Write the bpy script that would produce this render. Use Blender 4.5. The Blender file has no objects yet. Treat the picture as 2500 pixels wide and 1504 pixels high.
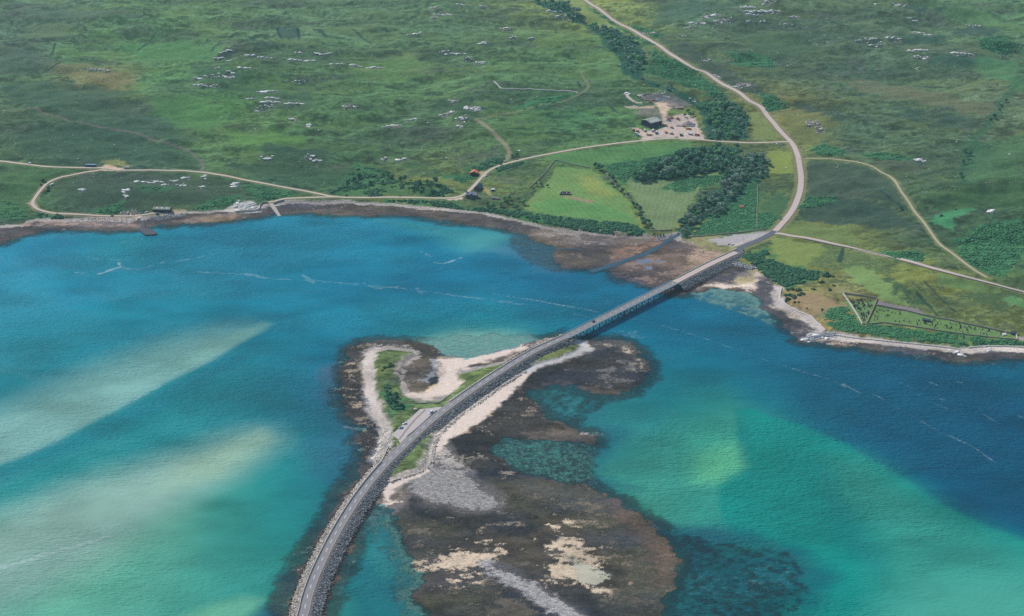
import bpy, math, random
import numpy as np
from mathutils import Vector, Matrix
random.seed(7); rng = np.random.default_rng(11)
SC = bpy.context.scene
COL = SC.collection
F32 = np.float32

# ------------------------------------------------------------------ survey geometry (camera = survey station)
CAM_H = 642.0; PITCH = math.radians(25.0); FPX = 3434.0; CX, CY = 1250.0, 752.0
cP, sP = math.cos(PITCH), math.sin(PITCH)
def rays(p):
    p = np.atleast_2d(np.asarray(p, float))
    a = (p[:, 0]-CX)/FPX; b = (CY-p[:, 1])/FPX
    return np.stack([a, cP+b*sP, -sP+b*cP], 1)
def at_z(p, z):
    d = rays(p); t = (np.asarray(z)-CAM_H)/d[:, 2]
    return np.stack([d[:, 0]*t, d[:, 1]*t], 1)

def lin(c):
    c = np.asarray(c, float)/255.0
    return np.where(c <= 0.04045, c/12.92, ((c+0.055)/1.055)**2.4)
def smooth(a, b, x):
    t = np.clip((x-a)/(b-a+1e-9), 0, 1)
    return t*t*(3-2*t)

# ------------------------------------------------------------------ noise
def _hash(ix, iy, seed):
    h = (ix*np.int64(374761393) + iy*np.int64(668265263) + np.int64(seed)*np.int64(974711)) & np.int64(0xffffffff)
    h = ((h ^ (h >> 13))*np.int64(1274126177)) & np.int64(0xffffffff)
    h = (h ^ (h >> 16)) & np.int64(0xffff)
    return h.astype(F32)/F32(65535.0)
def vnoise(x, y, seed=0):
    fx = np.floor(x); fy = np.floor(y)
    ix = fx.astype(np.int64); iy = fy.astype(np.int64)
    tx = (x-fx).astype(F32); ty = (y-fy).astype(F32)
    tx = tx*tx*(3-2*tx); ty = ty*ty*(3-2*ty)
    a = _hash(ix, iy, seed); b = _hash(ix+1, iy, seed); c = _hash(ix, iy+1, seed); d = _hash(ix+1, iy+1, seed)
    return (a+(b-a)*tx)*(1-ty) + (c+(d-c)*tx)*ty
def fbm(x, y, seed=0, oct=4, gain=0.5):
    s = 0; amp = 1.0; tot = 0; k = 1.0
    for o in range(oct):
        s = s + amp*vnoise(x*k+17.3*o, y*k-9.1*o, seed+o*7); tot += amp; amp *= gain; k *= 2.03
    return s/tot

# ------------------------------------------------------------------ signed distance (positive inside)
def sdf(poly, X, Y, margin=60.0):
    poly = np.asarray(poly, F32)
    shp = X.shape; X = X.ravel(); Y = Y.ravel()
    out = np.full(X.shape, -margin, F32)
    lo = poly.min(0)-margin; hi = poly.max(0)+margin
    idx = np.nonzero((X >= lo[0]) & (X <= hi[0]) & (Y >= lo[1]) & (Y <= hi[1]))[0]
    A = poly; B = np.roll(poly, -1, 0)
    for k in range(0, len(idx), 150000):
        ii = idx[k:k+150000]; x = X[ii].astype(F32); y = Y[ii].astype(F32)
        d2 = np.full(x.shape, 1e12, F32); ins = np.zeros(x.shape, bool)
        for (ax, ay), (bx, by) in zip(A, B):
            ex, ey = bx-ax, by-ay; L = ex*ex+ey*ey
            if L < 1e-9: continue
            t = np.clip(((x-ax)*ex+(y-ay)*ey)/L, 0, 1)
            dx = x-ax-t*ex; dy = y-ay-t*ey
            np.minimum(d2, dx*dx+dy*dy, out=d2)
            if ey != 0:
                ins ^= ((ay > y) != (by > y)) & (x < ex*(y-ay)/ey+ax)
        d = np.sqrt(d2)
        out[ii] = np.where(ins, d, np.maximum(-d, -margin))
    return out.reshape(shp)
def pdist(line, X, Y, margin=60.0):
    line = np.asarray(line, F32); shp = X.shape; X = X.ravel(); Y = Y.ravel()
    out = np.full(X.shape, margin, F32)
    lo = line.min(0)-margin; hi = line.max(0)+margin
    ii = np.nonzero((X >= lo[0]) & (X <= hi[0]) & (Y >= lo[1]) & (Y <= hi[1]))[0]
    x = X[ii].astype(F32); y = Y[ii].astype(F32); d2 = np.full(x.shape, margin*margin, F32)
    for (ax, ay), (bx, by) in zip(line[:-1], line[1:]):
        ex, ey = bx-ax, by-ay; L = ex*ex+ey*ey+1e-9
        t = np.clip(((x-ax)*ex+(y-ay)*ey)/L, 0, 1)
        dx = x-ax-t*ex; dy = y-ay-t*ey
        np.minimum(d2, dx*dx+dy*dy, out=d2)
    out[ii] = np.sqrt(d2)
    return out.reshape(shp)

# ------------------------------------------------------------------ shorelines surveyed on the photograph
WATER_N = [(-3200,900),(-1400,760),(-400,660),(0,597),(28,588),(57,574),(96,564),(148,560),(199,565),(255,563),(312,562),(345,560),(363,551),(426,550),(511,543),(582,534),
 (636,528),(685,521),(742,520),(827,524),(898,527),(969,524),(1026,530),(1082,540),(1139,547),(1196,553),(1238,560),(1280,575),(1310,592),(1359,606),
 (1350,622),(1359,639),(1384,655),(1441,659),(1487,659),(1506,679),(1555,690),(1594,699),(1640,716),(1660,718),(1690,712),(1716,707),(1740,704),(1770,706),
 (1800,712),(1830,718),(1850,728),(1865,748),(1899,777),(1922,802),(1942,825),(1947,834),(1999,840),(2055,846),(2112,851),(2169,857),(2226,864),(2282,873),
 (2339,881),(2396,882),(2498,876),(2700,868),(3000,885),(3500,840),(4600,900),(6200,860)]
LAND_N = [(-3200,850),(-1400,710),(-400,605),(0,550),(62,547),(66,538),(91,532),(153,536),(241,531),(320,535),(352,530),(420,520),(460,516),(550,512),(610,510),(633,503),(638,496),(660,496),(671,497),
 (699,489),(770,492),(841,489),(884,494),(955,496),(1031,503),(1111,510),(1182,517),(1253,534),(1298,544),(1370,560),(1455,569),(1512,577),(1577,580),
 (1626,571),(1662,566),(1665,585),(1688,591),(1719,610),(1762,622),(1796,612),(1812,622),(1782,634),(1800,643),(1844,650),(1864,675),(1881,688),(1913,703),(1906,727),(1922,744),(1976,769),
 (1996,785),(2016,806),(1993,815),(1975,825),(2035,817),(2084,824),(2197,835),(2311,847),(2356,853),(2362,847),(2424,844),(2498,846),(2700,842),(3000,855),(3500,812),(4600,868),(6200,830)]
TOPX = [(6200,-560),(-3200,-560)]
ISLE = [(1372,814),(1399,824),(1444,829),(1498,833),(1535,841),(1557,862),(1575,882),(1583,901),(1580,921),(1555,947),(1512,961),(1470,964),(1435,955),(1399,941),
 (1342,938),(1296,953),(1285,964),(1313,995),(1322,1021),(1382,1040),(1444,1066),(1444,1083),(1370,1077),(1285,1068),(1228,1066),(1205,1080),(1200,1108),(1248,1138),
 (1285,1161),(1399,1180),(1450,1197),(1498,1220),(1555,1251),(1597,1288),(1640,1339),(1654,1382),(1640,1440),(1600,1504),(1560,1600),(1200,1720),(1060,1600),(1045,1490),(1000,1440),
 (1050,1418),(1010,1380),(996,1339),(975,1290),(962,1248),(938,1240),(928,1222),(905,1250),(875,1300),(845,1360),(825,1410),(803,1470),(785,1530),(745,1700),(640,1700),
 (699,1504),(719,1419),(750,1356),(782,1297),(810,1243),(847,1197),(872,1163),(884,1126),(879,1069),(884,1043),(864,1032),(847,1006),(835,970),(833,927),(838,884),(850,859),(878,836),
 (926,828),(983,829),(1026,836),(1060,848),(1072,857),(1070,866),(1082,873),(1139,872),(1196,865),(1253,849),(1298,838),(1328,826)]
GRASS_A = [(916,855),(949,847),(1003,852),(1023,862),(997,870),(983,899),(975,927),(977,941),(989,961),(1026,975),(1068,974),(1099,958),(1125,936),(1114,921),(1122,907),
 (1167,896),(1238,880),(1300,852),(1290,868),(1210,912),(1130,965),(1080,998),(1010,1055),(955,1106),(938,1122),(949,1089),(952,1069),(955,1040),(938,1015),(918,970),(911,927),(909,884)]
GRASS_B = [(1167,953),(1156,972),(1125,995),(1082,1035),(1056,1072),(1050,1101),(1041,1135),(1018,1148),(983,1160),(943,1172),(945,1152),(977,1108),(1020,1055),(1060,1020),(1110,985)]
GRASS_C = [(1278,887),(1313,862),(1370,842),(1401,838),(1416,832),(1422,845),(1399,858),(1359,874),(1313,886),(1285,897)]

W = {}
W['water_n'] = at_z(WATER_N+TOPX, 0); W['land_n'] = at_z(LAND_N, 1.2); W['land_n'] = np.vstack([W['land_n'], at_z(TOPX, 0)])
W['isle'] = at_z(ISLE, 0)
for n, g in (('ga', GRASS_A), ('gb', GRASS_B), ('gc', GRASS_C)): W[n] = at_z(g, 3.7 if n != 'gc' else 3.0)
FLAT = at_z([(1180,400),(1330,372),(1500,340),(1700,325),(1880,340),(1920,440),(1890,550),(1700,590),(1560,580),(1300,530),(1150,500)], 6)
SHALLOW = [  # submerged flats where the bed comes near the surface: px polygon, bed height, feather (m)
 ([(1597,1288),(1700,1305),(1800,1318),(1891,1331),(1942,1339),(1976,1390),(1993,1444),(1965,1504),(1940,1600),(1560,1600),(1654,1382),(1640,1339)], -0.75, 9),
 ([(1200,1066),(1444,1066),(1470,1110),(1470,1150),(1475,1200),(1285,1170),(1195,1115)], -0.26, 12),
 ([(1296,950),(1399,938),(1435,952),(1500,965),(1470,1010),(1400,1042),(1320,1022),(1285,965)], -0.55, 8),
 ([(900,1260),(962,1246),(1000,1340),(1060,1420),(1045,1500),(1000,1600),(960,1500),(950,1380),(900,1330)], -0.75, 8),
 ([(1682,712),(1725,702),(1850,705),(1856,730),(1880,760),(1890,800),(1830,775),(1760,755),(1700,735)], -0.55, 8),
 ([(1030,836),(1100,812),(1200,808),(1290,815),(1310,835),(1200,868),(1082,876),(1066,860)], -0.6, 10),
 ([(1440,1180),(1500,1202),(1600,1265),(1690,1312),(1730,1350),(1640,1350),(1590,1295),(1500,1230)], -0.40, 12),
 ([(1550,850),(1585,862),(1612,895),(1600,940),(1560,968),(1500,975),(1550,945),(1578,915)], -0.40, 10),
 ([(1255,565),(1330,590),(1375,605),(1350,640),(1390,660),(1340,665),(1270,640),(1230,600)], -0.45, 12),
]
SHALLOW = [(at_z(p, 0), z, f) for p, z, f in SHALLOW]
HILLS = [  # px foot, height m, half width x, half width y (m): knolls that carry the outcrops
 (1125,285,9,34,34),(700,170,8,110,40),(540,190,9,70,40),(650,255,6,60,30),(350,450,9,90,38),(60,170,10,110,60),(300,60,12,160,70),
 (1750,60,16,90,50),(1850,30,16,110,50),(2140,105,12,110,40),(2260,145,10,110,40),(2230,25,10,45,25),(2350,45,8,50,25),(1985,285,8,38,30),(850,260,6,40,25),
 (960,310,5,70,25),(1640,235,7,45,30),(1080,45,8,60,30),(1020,430,8,40,25),(2200,300,9,160,50),(2380,450,10,140,60)]
_hp = at_z([(h[0], h[1]+8) for h in HILLS], 18)

def land_sd(X, Y):
    w = (fbm(X/14., Y/14., 3, 3)-0.5)*5
    gm = sdf(W['land_n'], X, Y, 400)+w
    gi = sdf(W['ga'], X, Y, 60)
    for k in ('gb', 'gc'): gi = np.maximum(gi, sdf(W[k], X, Y, 60))
    return gm, gi+w*0.35
def bed(X, Y):
    e = np.maximum(sdf(W['water_n'], X, Y, 400), sdf(W['isle'], X, Y, 250))
    e = e+(fbm(X/15., Y/12., 21, 3)-0.5)*16+(fbm(X/3.4, Y/3.0, 22, 3)-0.5)*8
    z = np.where(e > 0, 0.9*(1-np.exp(-np.maximum(e, 0)/22)), np.maximum(-4, 0.030*e-0.0028*e*e))
    for p, zz, f in SHALLOW:
        w = smooth(-f, f, sdf(p, X, Y, 40)+(fbm(X/9., Y/9., 23, 2)-0.5)*8)
        z = np.where(z < 0, z+(np.maximum(z, np.minimum(zz+(fbm(X/5., Y/4., 24, 3)-0.5)*1.5, -0.06))-z)*w, z)
    return e, z
def base_height(X, Y, full=False):
    X = np.asarray(X, float); Y = np.asarray(Y, float)
    gm, gi = land_sd(X, Y); e, z = bed(X, Y)
    g = np.maximum(gm, gi)
    z = z+np.where(gm > 0, 2.4*smooth(0, 9, gm), 0)+np.where(gi > 0, 2.0*smooth(0, 5, gi)+1.15*smooth(5, 14, gi), 0)
    flat = 1-0.85*smooth(-60, 20, sdf(FLAT, X, Y, 80))
    fade = smooth(5, 160, gm)*flat
    up = np.clip(gm-15, 0, 400)*0.03+np.clip(Y-1750, 0, 6000)*0.022*smooth(0, 120, gm)
    up = up+(fbm(X/210., Y/120., 31, 4)-0.42)*32*fade+(fbm(X/48., Y/26., 32, 3)-0.5)*11*fade+(fbm(X/12., Y/8., 33, 2)-0.5)*1.1*fade
    for (hx, hy), h in zip(_hp, HILLS):
        q = ((X-hx)/h[3])**2+((Y-hy)/h[4])**2
        up = up+h[2]*1.1*np.exp(-q*1.2)*smooth(0, 40, gm)
    z = z+np.where(gm > 0, np.maximum(up, -1.2)*smooth(0, 14, gm), 0)
    if full: return z, gm, gi, e
    return z

ROADFIX = []     # (centre line xyz, half width) that the ground is levelled to
def height(X, Y, full=False):
    r = base_height(X, Y, full); z = r[0] if full else r
    X = np.asarray(X, float); Y = np.asarray(Y, float)
    for pts, hw in ROADFIX:
        m = hw+9
        lo = pts[:, :2].min(0)-m; hi = pts[:, :2].max(0)+m
        ii = np.nonzero((X.ravel() >= lo[0]) & (X.ravel() <= hi[0]) & (Y.ravel() >= lo[1]) & (Y.ravel() <= hi[1]))[0]
        if not len(ii): continue
        x = X.ravel()[ii]; y = Y.ravel()[ii]; best = np.full(x.shape, m); zz = np.zeros(x.shape)
        for a, b in zip(pts[:-1], pts[1:]):
            ex, ey = b[0]-a[0], b[1]-a[1]; L = ex*ex+ey*ey+1e-9
            t = np.clip(((x-a[0])*ex+(y-a[1])*ey)/L, 0, 1)
            d = np.hypot(x-a[0]-t*ex, y-a[1]-t*ey); k = d < best
            best = np.where(k, d, best); zz = np.where(k, a[2]+(b[2]-a[2])*t, zz)
        w = 1-smooth(hw+1.0, m, best)
        zr = z.ravel(); zr[ii] = zr[ii]+(zz-0.12-zr[ii])*w; z = zr.reshape(z.shape)
    if full: return (z,)+tuple(r[1:])
    return z
def ground(p, fn=None, n=90):
    """photo pixel -> point on the ground"""
    d = rays(p); fn = fn or height
    zs = np.concatenate([np.linspace(95, 12, n//2), np.linspace(11, -0.4, n//2)])
    T = (zs[None, :]-CAM_H)/d[:, 2:3]
    Xs = d[:, 0:1]*T; Ys = d[:, 1:2]*T
    Hh = fn(Xs, Ys); below = Hh > zs[None, :]
    k = np.where(below.any(1), below.argmax(1), len(zs)-1); k = np.maximum(k, 1)
    r = np.arange(len(d)); f1 = zs[k-1]-Hh[r, k-1]; f2 = zs[k]-Hh[r, k]
    t = np.clip(f1/(f1-f2+1e-9), 0, 1); tt = T[r, k-1]+(T[r, k]-T[r, k-1])*t
    X = d[:, 0]*tt; Y = d[:, 1]*tt
    return np.stack([X, Y, CAM_H+d[:, 2]*tt], 1)
def gpoly(p):
    return ground(p, base_height)[:, :2]
def resample(pts, step):
    pts = np.asarray(pts, float)
    # Catmull-Rom then even spacing
    out = []
    P = np.vstack([2*pts[0]-pts[1], pts, 2*pts[-1]-pts[-2]])
    for i in range(1, len(P)-2):
        for t in np.linspace(0, 1, 12, endpoint=False):
            a, b, c, d = P[i-1], P[i], P[i+1], P[i+2]
            out.append(0.5*((2*b)+(-a+c)*t+(2*a-5*b+4*c-d)*t*t+(-a+3*b-3*c+d)*t**3))
    out.append(pts[-1]); out = np.array(out)
    s = np.concatenate([[0], np.cumsum(np.linalg.norm(np.diff(out[:, :2], axis=0), axis=1))])
    n = max(2, int(s[-1]/step)+1); q = np.linspace(0, s[-1], n)
    return np.stack([np.interp(q, s, out[:, k]) for k in range(out.shape[1])], 1)
def smooth_line(z, n):
    k = np.ones(n)/n; zp = np.pad(z, (n//2, n-1-n//2), mode='edge'); return np.convolve(zp, k, 'valid')
# ------------------------------------------------------------------ materials
GAIN = 1.10; LIFT = np.array([0.0, 0.0, 0.0])
def alb(c, k=1.0):
    return np.clip((lin(c)-LIFT)/GAIN*k, 0.004, 0.9)
def rgba(c): return (float(c[0]), float(c[1]), float(c[2]), 1.0)
class NT:
    def __init__(s, name):
        s.m = bpy.data.materials.new(name); s.m.use_nodes = True; s.t = s.m.node_tree; s.t.nodes.clear()
        s.out = s.n('ShaderNodeOutputMaterial')
    def n(s, ty, **kw):
        nd = s.t.nodes.new(ty)
        for k, v in kw.items(): setattr(nd, k, v)
        return nd
    def l(s, a, b): s.t.links.new(a, b)
    def val(s, sock, v):
        if hasattr(v, 'is_linked') or isinstance(v, bpy.types.NodeSocket): s.l(v, sock)
        else: sock.default_value = v
    def math(s, op, a, b=0.0, c=None, clamp=False):
        nd = s.n('ShaderNodeMath', operation=op); nd.use_clamp = clamp
        s.val(nd.inputs[0], a); s.val(nd.inputs[1], b)
        if c is not None: s.val(nd.inputs[2], c)
        return nd.outputs[0]
    def mix(s, f, a, b, bt='MIX'):
        nd = s.n('ShaderNodeMix', data_type='RGBA', blend_type=bt); nd.clamp_factor = True
        s.val(nd.inputs[0], f); s.val(nd.inputs[6], a); s.val(nd.inputs[7], b)
        return nd.outputs[2]
    def noise(s, vec, scale, detail=3.0, rough=0.55, w=None):
        nd = s.n('ShaderNodeTexNoise', noise_dimensions='3D'); s.l(vec, nd.inputs['Vector'])
        nd.inputs['Scale'].default_value = scale; nd.inputs['Detail'].default_value = detail; nd.inputs['Roughness'].default_value = rough
        return nd.outputs['Fac']
    def mapping(s, vec, scale=(1, 1, 1), rot=(0, 0, 0)):
        nd = s.n('ShaderNodeMapping'); s.l(vec, nd.inputs['Vector'])
        nd.inputs['Scale'].default_value = scale; nd.inputs['Rotation'].default_value = rot
        return nd.outputs[0]
    def attr(s, name, out='Color'):
        nd = s.n('ShaderNodeAttribute', attribute_name=name); return nd.outputs[out]
    def pos(s): return s.n('ShaderNodeNewGeometry').outputs['Position']
    def obj(s): return s.n('ShaderNodeTexCoord').outputs['Object']
    def bsdf(s, color, rough=0.9, spec=0.2, bump=None, bump_d=0.2, bump_s=1.0):
        b = s.n('ShaderNodeBsdfPrincipled'); s.val(b.inputs['Base Color'], color); s.val(b.inputs['Roughness'], rough)
        b.inputs['Specular IOR Level'].default_value = spec
        if bump is not None:
            bp = s.n('ShaderNodeBump'); bp.inputs['Strength'].default_value = bump_s; bp.inputs['Distance'].default_value = bump_d
            s.l(bump, bp.inputs['Height']); s.l(bp.outputs[0], b.inputs['Normal'])
        return b
    def end(s, sh): s.l(sh, s.out.inputs['Surface']); return s.m

def plain(name, c, rough=0.8, spec=0.25, var=0.22, scale=0.8, metal=0.0, world=False, k=1.0):
    """painted / built surface: base colour broken up by weathering noise"""
    t = NT(name); v = t.pos() if world else t.obj()
    n = t.noise(v, scale, 4); n2 = t.noise(v, scale*7, 2)
    f = t.math('ADD', t.math('MULTIPLY', n, 0.7), t.math('MULTIPLY', n2, 0.3))
    base = alb(c, k); lo = np.clip(base*(1-var), 0, 1); hi = np.clip(base*(1+var), 0, 0.95)
    rp = t.n('ShaderNodeMapRange'); t.l(f, rp.inputs[0]); rp.inputs[1].default_value = 0.3; rp.inputs[2].default_value = 0.7
    colr = t.mix(rp.outputs[0], rgba(lo), rgba(hi))
    b = t.bsdf(colr, rough, spec); b.inputs['Metallic'].default_value = metal
    return t.end(b.outputs[0])
def rocky(name, lo, hi, rough=0.92, k=1.0, scale=0.9):
    """separate stones: every loose piece gets its own tone"""
    t = NT(name); g = t.n('ShaderNodeNewGeometry'); r = g.outputs['Random Per Island']
    n = t.noise(g.outputs['Position'], scale, 4)
    f = t.math('ADD', t.math('MULTIPLY', r, 0.75), t.math('MULTIPLY', n, 0.35), clamp=True)
    return t.end(t.bsdf(t.mix(f, rgba(alb(lo, k)), rgba(alb(hi, k))), rough, 0.15, bump=t.noise(g.outputs['Position'], 2.5, 3), bump_d=0.15).outputs[0])
def leafy(name, lo, hi, k=1.0, obj_random=True):
    t = NT(name); g = t.n('ShaderNodeNewGeometry'); r = g.outputs['Random Per Island']
    n = t.noise(g.outputs['Position'], 0.25, 3)
    f = t.math('ADD', t.math('MULTIPLY', r, 0.6), t.math('MULTIPLY', n, 0.55), clamp=True)
    f = t.math('SUBTRACT', f, 0.08, clamp=True)
    c = t.mix(f, rgba(alb(lo, k)), rgba(alb(hi, k)))
    if obj_random:
        oi = t.n('ShaderNodeObjectInfo').outputs['Random']
        hs = t.n('ShaderNodeHueSaturation'); t.l(c, hs.inputs['Color'])
        t.l(t.math('ADD', t.math('MULTIPLY', oi, 0.035), 0.483), hs.inputs['Hue'])
        t.l(t.math('ADD', t.math('MULTIPLY', oi, 0.5), 0.78), hs.inputs['Value']); c = hs.outputs[0]
    b = t.bsdf(c, 0.75, 0.15)
    tr = t.n('ShaderNodeBsdfTranslucent'); t.l(c, tr.inputs['Color'])
    mx = t.n('ShaderNodeMixShader'); mx.inputs[0].default_value = 0.18; t.l(b.outputs[0], mx.inputs[1]); t.l(tr.outputs[0], mx.inputs[2])
    return t.end(mx.outputs[0])

def ground_material():
    t = NT('ground'); p = t.pos()
    A = t.attr('tone_a'); B = t.attr('tone_b'); cov = t.attr('cover', 'Fac'); gr = t.attr('grain', 'Fac')
    n1 = t.noise(p, 0.26, 5, 0.65); n2 = t.noise(t.mapping(p, (1, 1.4, 1)), 0.95, 3, 0.65)
    n = t.math('ADD', t.math('MULTIPLY', n1, 0.48), t.math('MULTIPLY', n2, 0.52))
    n = t.math('ADD', t.math('MULTIPLY', t.math('SUBTRACT', n, 0.5), 3.0), 0.5)
    f = t.math('ADD', t.math('MULTIPLY', t.math('SUBTRACT', t.math('MULTIPLY_ADD', cov, 1.5, -0.25), n), 5.0), 0.5, clamp=True)
    c = t.mix(f, A, B)
    fine = t.math('ADD', t.math('MULTIPLY', t.noise(t.mapping(p, (1, 1.4, 1)), 1.1, 3, 0.75), 0.5), t.math('MULTIPLY', t.noise(t.mapping(p, (1, 1.6, 1)), 0.28, 4, 0.7), 0.5))
    amt = t.math('MULTIPLY', t.math('SUBTRACT', fine, 0.5), t.math('MULTIPLY', gr, 6.5))
    sc = t.math('ADD', amt, 1.0); sc = t.math('MAXIMUM', sc, 0.25)
    vm = t.n('ShaderNodeVectorMath', operation='SCALE'); t.l(c, vm.inputs[0]); t.l(sc, vm.inputs['Scale'])
    hgt = t.math('MULTIPLY', t.noise(t.mapping(p, (1, 1.3, 1)), 0.75, 4, 0.6), t.math('MULTIPLY_ADD', gr, 2.4, 0.1))
    return t.end(t.bsdf(vm.outputs[0], 0.95, 0.1, bump=hgt, bump_d=0.9).outputs[0])

def water_material():
    t = NT('sea_water'); p = t.pos()
    c = t.attr('tone'); op = t.attr('cloud', 'Fac'); fo = t.attr('foam', 'Fac'); ch = t.attr('chop', 'Fac')
    m1 = t.mapping(p, (0.20, 0.50, 1), (0, 0, math.radians(-8))); m2 = t.mapping(p, (0.08, 0.19, 1), (0, 0, math.radians(24)))
    w1 = t.noise(m1, 1.0, 3, 0.6); w2 = t.noise(m2, 1.0, 2, 0.5); w3 = t.noise(t.mapping(p, (0.012, 0.02, 1)), 1.0, 3, 0.5)
    h = t.math('ADD', t.math('MULTIPLY', w1, 0.55), t.math('MULTIPLY', w2, 0.5))
    h = t.math('MULTIPLY', h, ch)
    fn = t.noise(t.mapping(p, (0.22, 0.6, 1)), 1.0, 5, 0.75)
    ff = t.math('MULTIPLY', t.math('MULTIPLY', t.math('SUBTRACT', t.math('ADD', t.math('MULTIPLY', fo, 0.62), fn), 0.73), 3.2, clamp=True), 0.5)
    ff = t.math('MULTIPLY', ff, t.math('GREATER_THAN', fo, 0.01))
    big = t.math('MULTIPLY_ADD', w3, 0.14, 0.93)
    vm = t.n('ShaderNodeVectorMath', operation='SCALE'); t.l(c, vm.inputs[0]); t.l(big, vm.inputs['Scale'])
    colr = t.mix(ff, vm.outputs[0], (0.62, 0.70, 0.72, 1))
    b = t.bsdf(colr, 0.30, 0.05, bump=h, bump_d=3.4, bump_s=1.0); b.inputs['IOR'].default_value = 1.33
    tr = t.n('ShaderNodeBsdfTransparent'); tr.inputs[0].default_value = (0.62, 0.86, 0.90, 1)
    mx = t.n('ShaderNodeMixShader'); t.l(t.math('MAXIMUM', op, ff), mx.inputs[0]); t.l(tr.outputs[0], mx.inputs[1]); t.l(b.outputs[0], mx.inputs[2])
    return t.end(mx.outputs[0])

def road_material(name, c, streak, dark, rough=0.9, edge=None):
    """worn road surface; the u attribute runs across the carriageway (-1..1)"""
    t = NT(name); p = t.pos(); u = t.attr('across', 'Fac')
    tr = t.math('ABSOLUTE', t.math('SUBTRACT', t.math('ABSOLUTE', u), 0.45))
    tk = t.math('MULTIPLY', t.math('SUBTRACT', 0.24, tr), 3.5, clamp=True)
    n = t.noise(p, 0.35, 4); n2 = t.noise(p, 2.2, 3)
    c1 = t.mix(t.math('MULTIPLY', tk, 0.7), rgba(alb(c)), rgba(alb(streak)))
    c2 = t.mix(t.math('MULTIPLY', t.math('SUBTRACT', n, 0.35), 1.2, clamp=True), c1, rgba(alb(dark)))
    if edge is not None:
        e = t.math('MULTIPLY', t.math('SUBTRACT', t.math('ABSOLUTE', u), t.math('MULTIPLY_ADD', n, 0.22, 0.70)), 7.0, clamp=True)
        c2 = t.mix(e, c2, rgba(alb(edge)))
    s = t.math('MULTIPLY_ADD', n2, 0.35, 0.83)
    vm = t.n('ShaderNodeVectorMath', operation='SCALE'); t.l(c2, vm.inputs[0]); t.l(s, vm.inputs['Scale'])
    return t.end(t.bsdf(vm.outputs[0], rough, 0.2).outputs[0])
# ------------------------------------------------------------------ mesh helpers
def mesh_obj(name, V, F, mat, parent=None, smooth_=False, loc=None, rz=0.0):
    me = bpy.data.meshes.new(name); me.from_pydata([tuple(map(float, v)) for v in V], [], [tuple(map(int, f)) for f in F]); me.update()
    return link(name, me, mat, parent, smooth_, loc, rz)
def link(name, me, mat, parent=None, smooth_=False, loc=None, rz=0.0):
    o = bpy.data.objects.new(name, me); COL.objects.link(o)
    if mat is not None and len(me.materials) == 0: me.materials.append(mat)
    if smooth_: me.polygons.foreach_set('use_smooth', np.ones(len(me.polygons), bool))
    if parent: o.parent = parent
    if loc is not None: o.location = loc
    o.rotation_euler[2] = rz
    return o
def array_mesh(name, V, F):
    """V (n,3) floats, F (m,k) ints, one face size"""
    me = bpy.data.meshes.new(name); V = np.ascontiguousarray(V, F32); F = np.ascontiguousarray(F, np.int32); k = F.shape[1]
    me.vertices.add(len(V)); me.vertices.foreach_set('co', V.ravel())
    me.loops.add(F.size); me.loops.foreach_set('vertex_index', F.ravel())
    me.polygons.add(len(F)); me.polygons.foreach_set('loop_start', np.arange(0, F.size, k, dtype=np.int32))
    me.update(calc_edges=True)
    return me
def add_attr(me, name, arr):
    if arr.ndim == 1:
        a = me.attributes.new(name, 'FLOAT', 'POINT'); a.data.foreach_set('value', np.ascontiguousarray(arr, F32))
    else:
        a = me.attributes.new(name, 'FLOAT_COLOR', 'POINT')
        c = np.ones((len(arr), 4), F32); c[:, :3] = arr; a.data.foreach_set('color', c.ravel())
def tag(o, label=None, cat=None, group=None, kind=None):
    if label: o['label'] = label
    if cat: o['category'] = cat
    if group: o['group'] = group
    if kind: o['kind'] = kind
    return o
def empty(name, loc, rz, label, cat, group=None):
    o = bpy.data.objects.new(name, None); COL.objects.link(o); o.location = tuple(map(float, loc)); o.rotation_euler[2] = rz
    o.empty_display_size = 0.5
    return tag(o, label, cat, group)
def copy_tree(o, loc, rz, label=None, group=None, scale=None, parent=None):
    c = o.copy(); COL.objects.link(c)
    if parent is None:
        c.location = tuple(map(float, loc)); c.rotation_euler[2] = rz
        if label: c['label'] = label
        if group: c['group'] = group
        if scale is not None: c.scale = scale
    else: c.parent = parent
    for ch in list(o.children): copy_tree(ch, None, None, parent=c)
    return c
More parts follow.
